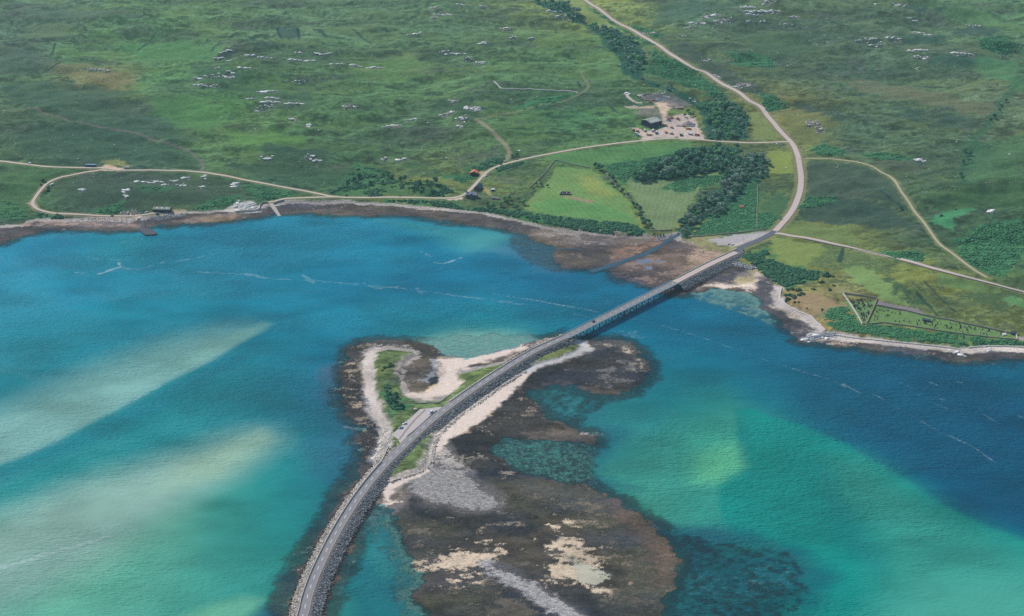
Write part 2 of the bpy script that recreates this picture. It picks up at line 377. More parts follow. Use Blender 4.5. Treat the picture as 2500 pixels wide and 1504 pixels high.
class MB:
    def __init__(s): s.V = []; s.F = []
    def add(s, V, F):
        n = len(s.V); s.V += [tuple(v) for v in V]; s.F += [tuple(i+n for i in f) for f in F]; return s
    def box(s, c, d, rz=0.0, taper=1.0):
        x, y, z = d[0]/2, d[1]/2, d[2]/2; V = []
        for zz, k in ((-z, 1.0), (z, taper)):
            for xx, yy in ((-x, -y), (x, -y), (x, y), (-x, y)):
                X, Y = xx*k, yy*k
                V.append((c[0]+X*math.cos(rz)-Y*math.sin(rz), c[1]+X*math.sin(rz)+Y*math.cos(rz), c[2]+zz))
        return s.add(V, [(3, 2, 1, 0), (4, 5, 6, 7), (0, 1, 5, 4), (1, 2, 6, 5), (2, 3, 7, 6), (3, 0, 4, 7)])
    def cyl(s, a, b, r0, r1=None, n=8):
        a = Vector(a); b = Vector(b); r1 = r0 if r1 is None else r1; d = (b-a).normalized()
        u = d.orthogonal().normalized(); w = d.cross(u); V = []
        for p, r in ((a, r0), (b, r1)):
            for i in range(n):
                q = 2*math.pi*i/n; V.append(tuple(p+u*(r*math.cos(q))+w*(r*math.sin(q))))
        return s.add(V, [(i, (i+1) % n, n+(i+1) % n, n+i) for i in range(n)]+[tuple(range(n-1, -1, -1)), tuple(range(n, 2*n))])
    def prism(s, prof, y0, y1, axis='y'):
        """profile of (x,z) pulled along y"""
        n = len(prof); V = [(x, y0, z) for x, z in prof]+[(x, y1, z) for x, z in prof]
        if axis == 'x': V = [(y, x, z) for x, y, z in V]
        return s.add(V, [tuple(range(n))[::-1] if axis == 'y' else tuple(range(n)), tuple(range(n, 2*n)) if axis == 'y' else tuple(range(n, 2*n))[::-1]]+
                     [((i, (i+1) % n, n+(i+1) % n, n+i) if axis == 'y' else (i, n+i, n+(i+1) % n, (i+1) % n)) for i in range(n)])
    def build(s, name, mat, parent=None, bevel=0.0, smooth_=False, loc=None, rz=0.0):
        o = mesh_obj(name, s.V, s.F, mat, parent, smooth_, loc, rz)
        me = o.data
        import bmesh
        bm = bmesh.new(); bm.from_mesh(me); bmesh.ops.recalc_face_normals(bm, faces=bm.faces)
        if bevel > 0: bmesh.ops.bevel(bm, geom=bm.edges[:], offset=bevel, segments=2, affect='EDGES', profile=0.6)
        bm.to_mesh(me); bm.free()
        return o
def ico_template(sub=1):
    import bmesh
    bm = bmesh.new(); bmesh.ops.create_icosphere(bm, subdivisions=sub, radius=1.0)
    V = np.array([v.co[:] for v in bm.verts]); F = np.array([[v.index for v in f.verts] for f in bm.faces]); bm.free(); return V, F
ICO1 = ico_template(1); ICO2 = ico_template(2)
def lumps(pos, size, sub=1, jit=0.28, flat_bottom=False, seed=0):
    """many irregular stones/clumps as one vertex+face soup; pos (n,3), size (n,3) radii"""
    r = np.random.default_rng(seed); T, F = ICO1 if sub == 1 else ICO2; n = len(pos); m = len(T)
    a = r.uniform(0, 2*np.pi, n); ca, sa = np.cos(a)[:, None], np.sin(a)[:, None]
    R = 1+r.uniform(-jit, jit, (n, m)); X = T[None, :, 0]*R; Y = T[None, :, 1]*R; Z = T[None, :, 2]*R
    x = (X*ca-Y*sa)*size[:, 0:1]+pos[:, 0:1]; y = (X*sa+Y*ca)*size[:, 1:2]+pos[:, 1:2]; z = Z*size[:, 2:3]+pos[:, 2:3]
    V = np.stack([x, y, z], 2).reshape(-1, 3); FF = (F[None]+(np.arange(n)*m)[:, None, None]).reshape(-1, 3)
    return V, FF
def scatter(poly, step, seed=0, jit=0.5):
    """jittered grid points inside a ground polygon"""
    poly = np.asarray(poly); r = np.random.default_rng(seed); lo = poly.min(0); hi = poly.max(0)
    gx, gy = np.meshgrid(np.arange(lo[0], hi[0], step), np.arange(lo[1], hi[1], step*0.9))
    gx = gx+(np.arange(gx.shape[0]) % 2)[:, None]*step*0.5
    gx = gx+r.uniform(-jit, jit, gx.shape)*step; gy = gy+r.uniform(-jit, jit, gy.shape)*step
    k = sdf(poly, gx.ravel(), gy.ravel(), 5) > 0
    return np.stack([gx.ravel()[k], gy.ravel()[k]], 1)
def ribbon(name, line, hw, mat, dz=0.06, parent=None, cols=(-1, -0.5, 0, 0.5, 1), drape=True, taper=None):
    """strip along a centre line (x,y,z); across = -1..1"""
    line = np.asarray(line); d = np.gradient(line[:, :2], axis=0); d /= np.linalg.norm(d, axis=1)[:, None]+1e-9
    nrm = np.stack([-d[:, 1], d[:, 0]], 1); n = len(line); m = len(cols); hw = np.broadcast_to(hw, (n,))
    V = np.zeros((n, m, 3)); U = np.zeros((n, m))
    for j, c in enumerate(cols):
        V[:, j, :2] = line[:, :2]-nrm*(c*hw)[:, None]; V[:, j, 2] = line[:, 2]+dz; U[:, j] = c
    F = [(i*m+j, i*m+j+1, (i+1)*m+j+1, (i+1)*m+j) for i in range(n-1) for j in range(m-1)]
    me = array_mesh(name, V.reshape(-1, 3), np.array(F)); add_attr(me, 'across', U.ravel())
    return link(name, me, mat, parent)
# ------------------------------------------------------------------ roads
BR_Z, ISL_Z, CW_Z = 7.6, 5.4, 5.2
def line_fixed(px, z, step=6):
    px = np.array(px, float); z = np.broadcast_to(np.asarray(z, float), (len(px),))
    xy = np.array([at_z(p, zz)[0] for p, zz in zip(px, z)])
    return resample(np.column_stack([xy, z]), step)
def line_drape(px, step=8, sm=9, lift=0.25):
    g = ground(px, base_height); L = resample(g, step)
    L[:, 2] = smooth_line(base_height(L[:, 0], L[:, 1]), sm)+lift
    return L
CAUSE = line_fixed([(660,1760),(705,1600),(739,1504),(750,1459),(767,1410),(790,1359),(816,1308),(844,1260),(872,1217),(906,1172),(940.5,1132),(977,1096),(1012,1063),(1054,1025),
     (1111,981),(1167.5,941.5),(1224,904.5),(1296,861),(1340,840),(1381,822)], [CW_Z]*12+[5.2,5.2,5.3,5.4,5.7,6.6,7.2,7.6], 5)
BRIDGE = line_fixed([(1381,822),(1450,785),(1515,752),(1580,720),(1648,689)], BR_Z, 5)
BRIDGE = np.column_stack([np.interp(np.linspace(0, 1, 41), [0, 1], [BRIDGE[0, k], BRIDGE[-1, k]]) for k in range(3)])
EMB = line_fixed([(1648,689),(1682,671),(1739,642),(1772,627),(1807,611)], [7.6,7.2,6.6,6.2,5.8], 4)
MAIN_PX = [(1807,611),(1850,588),(1889,566),(1906,550),(1922,531),(1936,511),(1945,492),(1953,465),(1955.5,440),(1953,407),(1946.5,378),(1934,353),(1908,322),(1879,289),(1857,264),(1828,243),(1800,226),
     (1767,207),(1725,182),(1682,157),(1611,113),(1540,73),(1484,39),(1427,1),(1390,-22),(1330,-60)]
MAIN = line_drape(MAIN_PX, 6, 15)
k = smooth(0, 60, np.linalg.norm(MAIN[:, :2]-MAIN[0, :2], axis=1)); MAIN[:, 2] = 5.8*(1-k)+np.maximum(MAIN[:, 2], 4.0)*k
EAST = line_drape([(1889,569),(1905,569.5),(1935,575.5),(1970,583),(2055,600),(2140,618.5),(2226,642),(2311,665),(2396,686),(2498,712),(2600,738),(2760,780)], 7, 11)
TRACK = line_drape([(1950,384.5),(1982,384),(2027,387.5),(2084,394.5),(2126,407),(2152,420),(2174,435),(2197,464),(2220,495),(2248,534),(2277,574),(2311,608),(2367,651),(2410,679)], 6, 7)
WEST = line_drape([(1927,347),(1912,346.5),(1881,348),(1824,349),(1753,345),(1682,339),(1626,339),(1569,343.5),(1484,353),(1399,365.5),(1313,382),(1257,394),(1222,404),(1200,413.5),(1182,427),(1156,455),(1142,469),(1128,478),(1097,484.5),
     (1026,483),(960,482),(884,482.5),(813,480),(742,466),(671,453),(600,441),(539,426),(454,419),(312,415),(255,411.5),(199,410.5),(113,407),(43,398),(0,393),(-80,384),(-250,372)], 6, 9)
OLD = line_drape([(262,412),(241,417),(205,423),(176,428),(150,433),(128,441),(115,449),(105,458),(95,470),(88,480.5),(80,493),(82,503),(95,512.5),(118,518.5),(142,522),(227,526.5),(312,527.5),(335,527),(355,524),(388,519),(411,516.5)], 5, 7)
SPUR = line_drape([(815,481),(742,483.5),(699,486),(676,490),(655,495)], 5, 7)
PATH_A = line_drape([(1165,294),(1180,302),(1196,315),(1210,329),(1224,344),(1243,369),(1241,380),(1233,392)], 6, 7)
PATH_R = line_drape([(70,262),(102,275),(150,287),(199,298),(312,321),(397,345),(430,356),(454,366),(488,392),(495,404),(493,418)], 7, 7)
PATH_B = line_drape([(1160,293),(1200,282),(1271,269.6),(1342,252.5),(1413,230),(1436,211),(1416,173)], 7, 7)
PATH_C = line_drape([(1568,118),(1580,135),(1595,160),(1607,182)], 6, 5)
CPL = line_fixed([(968,1072),(990,1050),(1015,1025),(1045,1002),(1075,996)], 4.8, 5)
def meet(L, M, R=45.0):
    """bring both ends of a road to the level of the road it joins"""
    for k in (0, -1):
        d = np.hypot(M[:, 0]-L[k, 0], M[:, 1]-L[k, 1]); i = int(np.argmin(d))
        if d[i] < 16: L[:, 2] += (M[i, 2]-L[k, 2])*np.exp(-np.hypot(L[:, 0]-L[k, 0], L[:, 1]-L[k, 1])/R)
for L_ in (EAST, TRACK, WEST): meet(L_, MAIN)
meet(OLD, WEST); meet(SPUR, WEST); meet(PATH_A, WEST)
ROADFIX += [(CPL, 9.0), (MAIN, 5.0), (EAST, 3.6), (TRACK, 2.6), (WEST, 3.2), (OLD, 3.0), (SPUR, 3.2)]
YARD1 = [(1546,313),(1560,329),(1572,344),(1600,338.5),(1655,335),(1668,340),(1722,341),(1714,326),(1708,308),(1698,286),(1676,279),(1640,284),(1622,286),(1616,292),(1622,306),(1604,316),(1580,322),(1562,316)]
YARD2 = [(1600,251),(1600,259),(1610,266),(1612,278),(1618,290),(1628,288),(1626,272),(1640,262),(1668,262),(1652,256),(1632,251),(1660,252),(1662,247),(1640,247),(1625,244)]
CARPARK_PX = [(957,1061),(1026,999),(1040,998),(1078,993),(1084,997),(1014,1058),(980,1088),(971,1072)]
# rock outcrops: (x, y, length px, kind)  0 ledge, 1 broken scatter, 2 crag
OUT = {
 'left hillside': [(555,125,28,0),(610,135,20,0),(644,140,30,0),(533,142,17,0),(560,148,11,0),(593,166,25,0),(530,166,12,0),(559,177,18,0),(525,187,46,1),(482,190,17,1),(562,188,20,0),(505,209,56,1),(653,224,48,0),(664,240,30,0),(613,241,18,0),(664,248,40,0),(647,264,40,1),(240,170,50,1),(720,253,40,0),(855,257,28,1),(730,199,28,1),(753,308,9,2),(715,294,20,1)],
 'middle hillside': [(736,148,62,0),(824,156,36,0),(872,162,18,0),(918,165,36,0),(730,128,14,0),(775,130,10,0),(795,131,26,0),(1006,292,22,0),(955,307,45,0),(1122,308,12,1),(1092,277,36,0),(1128,289,26,1),(1108,247,20,1),(1139,262,9,2),(1160,266,26,2),(770,391,22,1),(757,381,16,1),(651,384,22,1),(982,389,20,1),(940,390,16,1)],
 'upper hillside': [(1080,35,42,0),(1062,43,16,0),(1057,19,18,0),(1125,12,12,0),(1178,14,16,0),(1235,70,24,1),(1353,28,38,0),(1370,41,26,1),(1090,128,30,1),(1120,132,26,1),(1145,143,22,1),(1172,156,20,1),(1010,83,26,1),(1180,105,16,1),(1299,94,12,0),(1250,90,20,1)],
 'upper right moor': [(1819,18,46,0),(1876,7,28,1),(1853,28,72,1),(1739,38,36,1),(1767,51,46,1),(1699,57,44,1),(1680,68,22,1),(1668,86,12,1),(1835,35,30,0),(1861,52,12,0),(1830,52,14,0),(1939,41,22,1),(1920,60,26,1),(1842,27,40,1),(1890,26,24,1),(1722,42,18,1)],
 'far right moor': [(2135,11,20,1),(2197,11,34,1),(2180,95,34,1),(2126,95,26,1),(2140,108,42,1),(2094,99,12,0),(2265,85,20,0),(2240,80,30,0),(2243,123,48,0),(2339,129,32,0),(2248,142,40,1),(2245,170,16,1),(2226,47,14,1),(2375,63,34,1),(2370,133,14,0)],
 'slope above the boat shed': [(350,445,44,0),(383,443,20,0),(423,441,16,0),(454,434,14,0),(440,452,20,1),(403,451,10,1),(201,463,9,0),(306,479,6,0),(306,467,8,1),(498,434,8,1),(489,458,10,1),(575,451,12,1)],
 'roadside cuttings': [(1583,82,32,2),(1753,189,12,1),(1796,213,28,1),(1819,207,32,2),(1722,147,18,1),(1982,300,30,2),(1999,315,16,2),(2251,393,14,1),(2240,390,12,1),(2420,515,10,0)],
 'white crag by the slipway': [(594,500,16,2),(606,502,18,2),(616,505,14,2),(579,496,8,2),(585,512,14,1)],
 'yard rim': [(1530,228,12,1),(1565,236,12,1),(1690,246,18,1),(1626,234,14,1),(1546,260,16,1)],
 'rocky headland': [(1965,828,14,1),(1985,822,18,1),(2008,820,16,1),(2336,860,26,1),(2416,852,16,1)]}
# ------------------------------------------------------------------ ground sheet: one surface, land + shore + sea bed
def lod(a, b, step, lo, hi, grow):
    mid = np.arange(a, b, step); L = []; x = a; s = step
    while x > lo: s *= grow; x -= s; L.append(x)
    R = []; x = mid[-1]; s = step
    while x < hi: s *= grow; x += s; R.append(x)
    return np.array(L[::-1]+list(mid)+R)
GU = lod(-60, 2560, 2.35, -5000, 7500, 1.13)
GV = lod(-25, 1530, 2.0, -545, 5200, 1.10)[::-1]         # near .. far
ax = (GU-CX)/FPX; bv = (CY-GV)/FPX
tt = -CAM_H/(-sP+bv*cP)
YY = (cP+bv*sP)*tt
GX = ax[None, :]*tt[:, None]; GY = np.repeat(YY[:, None], len(GU), 1)
Hh, GM, GI, GE = height(GX, GY, full=True)
N0, N1 = GX.shape
Hh = Hh.astype(float); _ri = np.arange(N0, dtype=float); _cj = np.arange(N1, dtype=float)
def hgrid(X, Y):
    """ground level looked up on the finished ground sheet"""
    X = np.asarray(X, float); Y = np.asarray(Y, float)
    fr = np.clip(np.interp(Y, YY, _ri), 0, N0-1.001); t = np.interp(Y, YY, tt); fc = np.clip(np.interp(X/t, ax, _cj), 0, N1-1.001)
    i = fr.astype(int); j = fc.astype(int); u_ = fr-i; v_ = fc-j
    return (Hh[i, j]*(1-v_)+Hh[i, j+1]*v_)*(1-u_)+(Hh[i+1, j]*(1-v_)+Hh[i+1, j+1]*v_)*u_
base_height_exact, height_exact = base_height, height
def height(X, Y, full=False): return hgrid(X, Y)
base_height = height
def gpoly(p): return ground(p, hgrid)[:, :2]
def nz(sx, sy, seed, o=3): return fbm(GX/sx, GY/sy, seed, o)
def shepard(px, cols, X, Y, ysc=0.5, pw=3.2):
    px = np.asarray(px, float); xy = px; cols = np.asarray(cols, F32)
    num = np.zeros(X.shape+(3,), F32); den = np.zeros(X.shape, F32)
    for (x, y), c in zip(xy, cols):
        w = (((X-x))**2+((Y-y)*ysc)**2+900.0)**(-pw/2)
        w = w.astype(F32); num += w[..., None]*c; den += w
    return num/den[..., None]
LANDPTS = [(200,150,84,128,86),(100,55,88,122,98),(60,140,76,104,88),(400,200,80,128,82),(150,280,66,100,78),(300,330,62,96,76),(600,330,86,122,76),(550,270,74,126,72),
 (700,100,86,120,90),(900,250,76,116,74),(900,60,82,116,86),(1100,100,80,114,84),(1300,200,80,118,78),(1000,330,72,106,76),(1350,280,66,112,76),(1250,345,72,112,74),(700,410,56,90,70),
 (850,380,66,102,68),(300,450,60,86,74),(50,470,68,102,70),(1700,60,76,108,86),(1900,150,76,106,84),(2100,200,72,106,84),(2300,150,78,108,82),(2480,60,86,126,90),(2200,300,82,110,80),
 (2420,270,92,116,88),(2100,330,70,100,80),(2300,400,76,106,78),(2050,450,62,86,70),(2150,500,66,90,72),(2400,500,62,98,70),(2450,620,68,112,76),(2300,560,58,96,68),(1990,575,104,122,72),
 (1200,450,104,128,82),(1280,430,96,126,78),(1400,390,88,126,76),(1600,370,86,128,72),(1890,400,112,130,70),(1870,480,70,104,70),(1960,280,92,108,70),(1925,290,118,122,74),(1850,320,112,124,76),
 (1430,30,126,146,84),(1480,55,124,146,84),(1470,150,84,124,80),(1460,220,78,118,78),(1400,290,64,112,76),(2060,690,140,138,92),(1950,740,158,136,98),(2100,650,122,142,78),(2300,720,118,136,76),(2450,760,120,138,78),
 (2200,690,96,118,68),(1930,610,124,138,70),(2000,640,112,130,70),(1740,595,142,142,92),(1800,560,60,120,74),(1050,440,104,122,74),(500,70,86,122,84),(350,120,82,130,84),(250,215,112,118,84),(2000,130,76,104,84)]
base = shepard(at_z([(p[0], p[1]) for p in LANDPTS], 15), [alb(p[2:]) for p in LANDPTS], GX, GY, 0.55)*np.array([1.18, 1.06, 0.92], F32)
n_big = nz(150, 60, 41, 4); n_mid = nz(55, 22, 42, 3); n_sml = nz(13, 8, 43, 3); n_hue = nz(90, 45, 44, 3)
n_fin = nz(5.5, 2.6, 46, 3)
n_tus = nz(19, 7.5, 47, 3)
A = base*np.clip(1.0+1.1*(n_mid-0.5)+1.25*(n_tus-0.5)+1.5*(n_sml-0.5)+1.5*(n_fin-0.5), 0.45, 1.65)[..., None]
yel = smooth(0.47, 0.66, n_hue*0.6+n_tus*0.4)*0.6
A = A*(1-yel[..., None])+(base*np.array([1.35, 1.12, 0.85]))*yel[..., None]
gry = smooth(0.50, 0.68, nz(60, 28, 45, 4))*0.7
B = base*np.array([0.74, 0.72, 0.78]); heath = np.array(alb((68, 92, 66)))
B = B*0.5+heath*0.42*(1-gry[..., None])+np.array(alb((104, 104, 98)))*0.42*gry[..., None]
B = B*np.clip(1+1.4*(n_fin-0.5)+1.2*(n_tus-0.5), 0.5, 1.6)[..., None]
cov = 0.10+0.66*smooth(0.44, 0.62, n_big*0.40+n_sml*0.22+n_mid*0.22+n_tus*0.16)
grain = np.full(GX.shape, 0.42)
def window(lo, hi):
    """slice of the sheet that covers a bounding box"""
    r0 = max(0, int(np.searchsorted(YY, lo[1]))-1); r1 = min(N0, int(np.searchsorted(YY, hi[1]))+1)
    if r1 <= r0: return None
    ta, tb = tt[r0], tt[r1-1]
    c0 = max(0, int(np.searchsorted(ax, min(lo[0]/ta, lo[0]/tb)))-1); c1 = min(N1, int(np.searchsorted(ax, max(hi[0]/ta, hi[0]/tb)))+1)
    if c1 <= c0: return None
    return (slice(r0, r1), slice(c0, c1))
def lay_at(sl, w, a=None, b=None, c=None, gr=None, wc=None):
    w3 = w[..., None]; wc = w if wc is None else wc
    if a is not None: A[sl] = A[sl]*(1-w3)+np.asarray(a)*w3
    if b is not None: B[sl] = B[sl]*(1-w3)+np.asarray(b)*w3
    if c is not None: cov[sl] = cov[sl]*(1-wc)+c*wc
    if gr is not None: grain[sl] = grain[sl]*(1-w)+gr*w
def paint(px, a=None, b=None, c=None, f=3.0, wob=3.0, gr=None, k=1.0, world=None, ws=9.0, spk=False):
    """lay a surveyed patch of another surface on the ground; spk = the edge breaks up into specks"""
    poly = world if world is not None else gpoly(px); m = f*3+wob*2+20
    sl = window(poly.min(0)-m, poly.max(0)+m)
    if sl is None: return
    X, Y = GX[sl], GY[sl]
    d = sdf(poly, X, Y, m)+(fbm(X/ws, Y/(ws*0.7), int(abs(poly[0, 0])) % 97, 4)-0.5)*(4.0 if spk else 5.0)*wob
    if spk: lay_at(sl, smooth(-1.7*f, -0.2*f, d)*k, a, b, c, gr, smooth(-f, 1.6*f, d)*k)
    else: lay_at(sl, smooth(-f, f, d)*k, a, b, c, gr)
def lay(w, a=None, b=None, c=None, gr=None): lay_at((slice(None), slice(None)), w, a, b, c, gr)
def stroke(px, hw, a=None, b=None, c=None, f=1.5, gr=None, k=1.0, wob=1.0, line=None):
    L = resample(gpoly(px), 6) if line is None else np.asarray(line)[:, :2]; m = hw+f+wob+12
    sl = window(L.min(0)-m, L.max(0)+m)
    if sl is None: return
    X, Y = GX[sl], GY[sl]
    d = pdist(L, X, Y, m)+(fbm(X/6., Y/5., 71, 2)-0.5)*2*wob
    lay_at(sl, (1-smooth(hw-f, hw+f, d))*k, a, b, c, gr)
# --- grassland patches
G = lambda *c: np.array(alb(c))
paint([(1359,407),(1393,410),(1444,414),(1472,441),(1512,469),(1540,497),(1549,526),(1555,546),(1455,539),(1342,523),(1277,512),(1294,486),(1342,441)], G(110,146,82), G(142,152,84), 0.40, 2, 2, 0.4)
paint([(1290,505),(1350,482),(1440,490),(1530,520),(1548,540),(1455,536),(1340,520)], G(92,142,78), G(122,142,90), 0.30, 5, 4, 0.25, 0.8)
paint([(1410,430),(1450,425),(1480,455),(1500,475),(1470,482),(1430,465)], G(152,158,82), G(112,140,80), 0.35, 7, 5, 0.25, 0.7)
paint([(1529,442),(1626,427),(1711,418),(1770,407),(1768,428),(1708,463),(1682,500),(1668,532),(1643,560),(1592,561),(1577,526),(1549,486)], G(122,140,94), G(108,138,86), 0.36, 2, 1.5, 0.35)
paint([(1620,431),(1711,417),(1770,406),(1768,420),(1690,432),(1640,440)], G(118,160,76), G(140,160,84), 0.25, 3, 2, 0.25, 0.85)
paint([(1330,378),(1430,368),(1560,352),(1680,346),(1690,360),(1600,385),(1500,400),(1440,405),(1350,398)], G(84,130,74), G(112,132,80), 0.2, 4, 3, 0.3, 0.8)
paint([(1372,0),(1412,-8),(1460,24),(1500,60),(1515,72),(1490,68),(1450,60),(1425,40),(1400,20)], G(136,152,88), G(120,140,86), 0.3, 5, 4, 0.3)
paint([(1828,265),(1850,275),(1880,300),(1905,330),(1905,342),(1840,344),(1838,300)], G(124,136,78), G(100,124,76), 0.3, 4, 4, 0.3)
paint([(1885,272),(1930,268),(1990,270),(2010,290),(2050,298),(2005,312),(1990,345),(1960,352),(1940,340),(1910,300)], G(116,122,72), G(132,120,80), 0.35, 6, 6, 0.4, 0.8)
paint([(1872,372),(1900,368),(1930,372),(1938,400),(1940,422),(1900,424),(1866,420),(1880,400)], G(132,144,70), G(108,132,72), 0.3, 3, 3, 0.3)
paint([(1905,470),(1860,500),(1850,560),(1880,552),(1910,530),(1935,495)], G(72,108,70), G(58,100,70), 0.4, 5, 4, 0.4, 0.8)
paint([(1963,390),(2080,398),(2150,425),(2200,480),(2190,500),(2080,470),(1965,480),(1968,440)], G(66,88,68), G(92,98,88), 0.35, 5, 5, 0.4, 0.8)
paint([(1968,500),(2060,480),(2180,510),(2235,560),(2130,560),(1990,540),(1930,545)], G(56,80,66), G(78,96,72), 0.3, 5, 5, 0.4, 0.85)
paint([(1905,548),(1960,540),(2080,560),(2100,590),(2040,592),(1970,578),(1910,562)], G(116,132,74), G(86,108,70), 0.35, 5, 5, 0.35)
paint([(1880,582),(1990,595),(2080,615),(2040,640),(1950,650),(1890,640),(1880,620)], G(130,144,76), G(94,116,68), 0.3, 3, 3, 0.35)
paint([(2020,600),(2130,622),(2180,650),(2160,672),(2060,660),(1980,648)], G(86,106,66), G(128,142,80), 0.42, 6, 6, 0.4)
paint([(2060,655),(2110,650),(2180,690),(2225,740),(2210,745),(2150,725),(2090,690)], G(122,148,86), G(140,146,90), 0.3, 3, 3, 0.3)
paint([(2155,670),(2200,690),(2260,740),(2270,755),(2225,745),(2180,710)], G(70,96,62), G(124,140,78), 0.35, 3, 6, 0.4)
paint([(2330,720),(2420,700),(2490,720),(2500,740),(2440,735),(2470,760),(2400,745)], G(78,100,62), G(120,136,76), 0.3, 3, 6, 0.4)
paint([(2280,668),(2330,680),(2400,695),(2440,712),(2370,708),(2310,700),(2290,690)], G(108,138,80), G(120,136,80), 0.4, 3, 2.5, 0.3)
paint([(2440,725),(2500,722),(2500,752),(2470,745)], G(100,142,86), None, 0.1, 3, 3, 0.3)
paint([(1925,720),(1990,715),(2050,735),(2060,750),(2010,780),(1985,772),(1940,748)], G(164,138,104), G(150,142,96), 0.4, 7, 6, 0.3, 0.85)
paint([(1990,700),(2060,700),(2110,720),(2055,722),(2000,715)], G(150,144,96), G(132,142,88), 0.4, 7, 5, 0.3, 0.8)
paint([(2270,540),(2300,515),(2370,505),(2380,512),(2330,530),(2325,560),(2285,545)], G(72,140,92), G(64,112,84), 0.2, 3, 3, 0.3, 0.9)
paint([(2060,735),(2142,735),(2136,747),(2116,790),(2106,790)], G(110,138,88), G(138,132,100), 0.3, 2, 1, 0.3)
paint([(2139,747),(2260,770),(2467,815),(2480,822),(2432,824),(2290,806),(2156,788),(2120,789)], G(112,140,82), G(98,134,76), 0.4, 1.5, 1, 0.25)
for q_, an, wl in (([(1359,407),(1444,414),(1512,469),(1549,526),(1455,539),(1277,512),(1342,441)], 0.35, 7.0), ([(1529,442),(1770,407),(1682,500),(1643,560),(1592,561)], -0.2, 6.0), ([(1330,378),(1560,352),(1680,346),(1600,385),(1440,405)], 0.15, 8.0)):
    P_ = gpoly(q_); sl = window(P_.min(0)-5, P_.max(0)+5); X, Y = GX[sl], GY[sl]; wv = smooth(0, 6, sdf(P_, X, Y, 10))
    ph = (X*math.cos(an)+Y*math.sin(an))*2*math.pi/wl+(fbm(X/40., Y/40., 85, 3)-0.5)*9; A[sl] = A[sl]*(1+wv*(0.07*np.sin(ph)+0.5*(fbm(X/26., Y/16., 86, 4)-0.5)))[..., None]
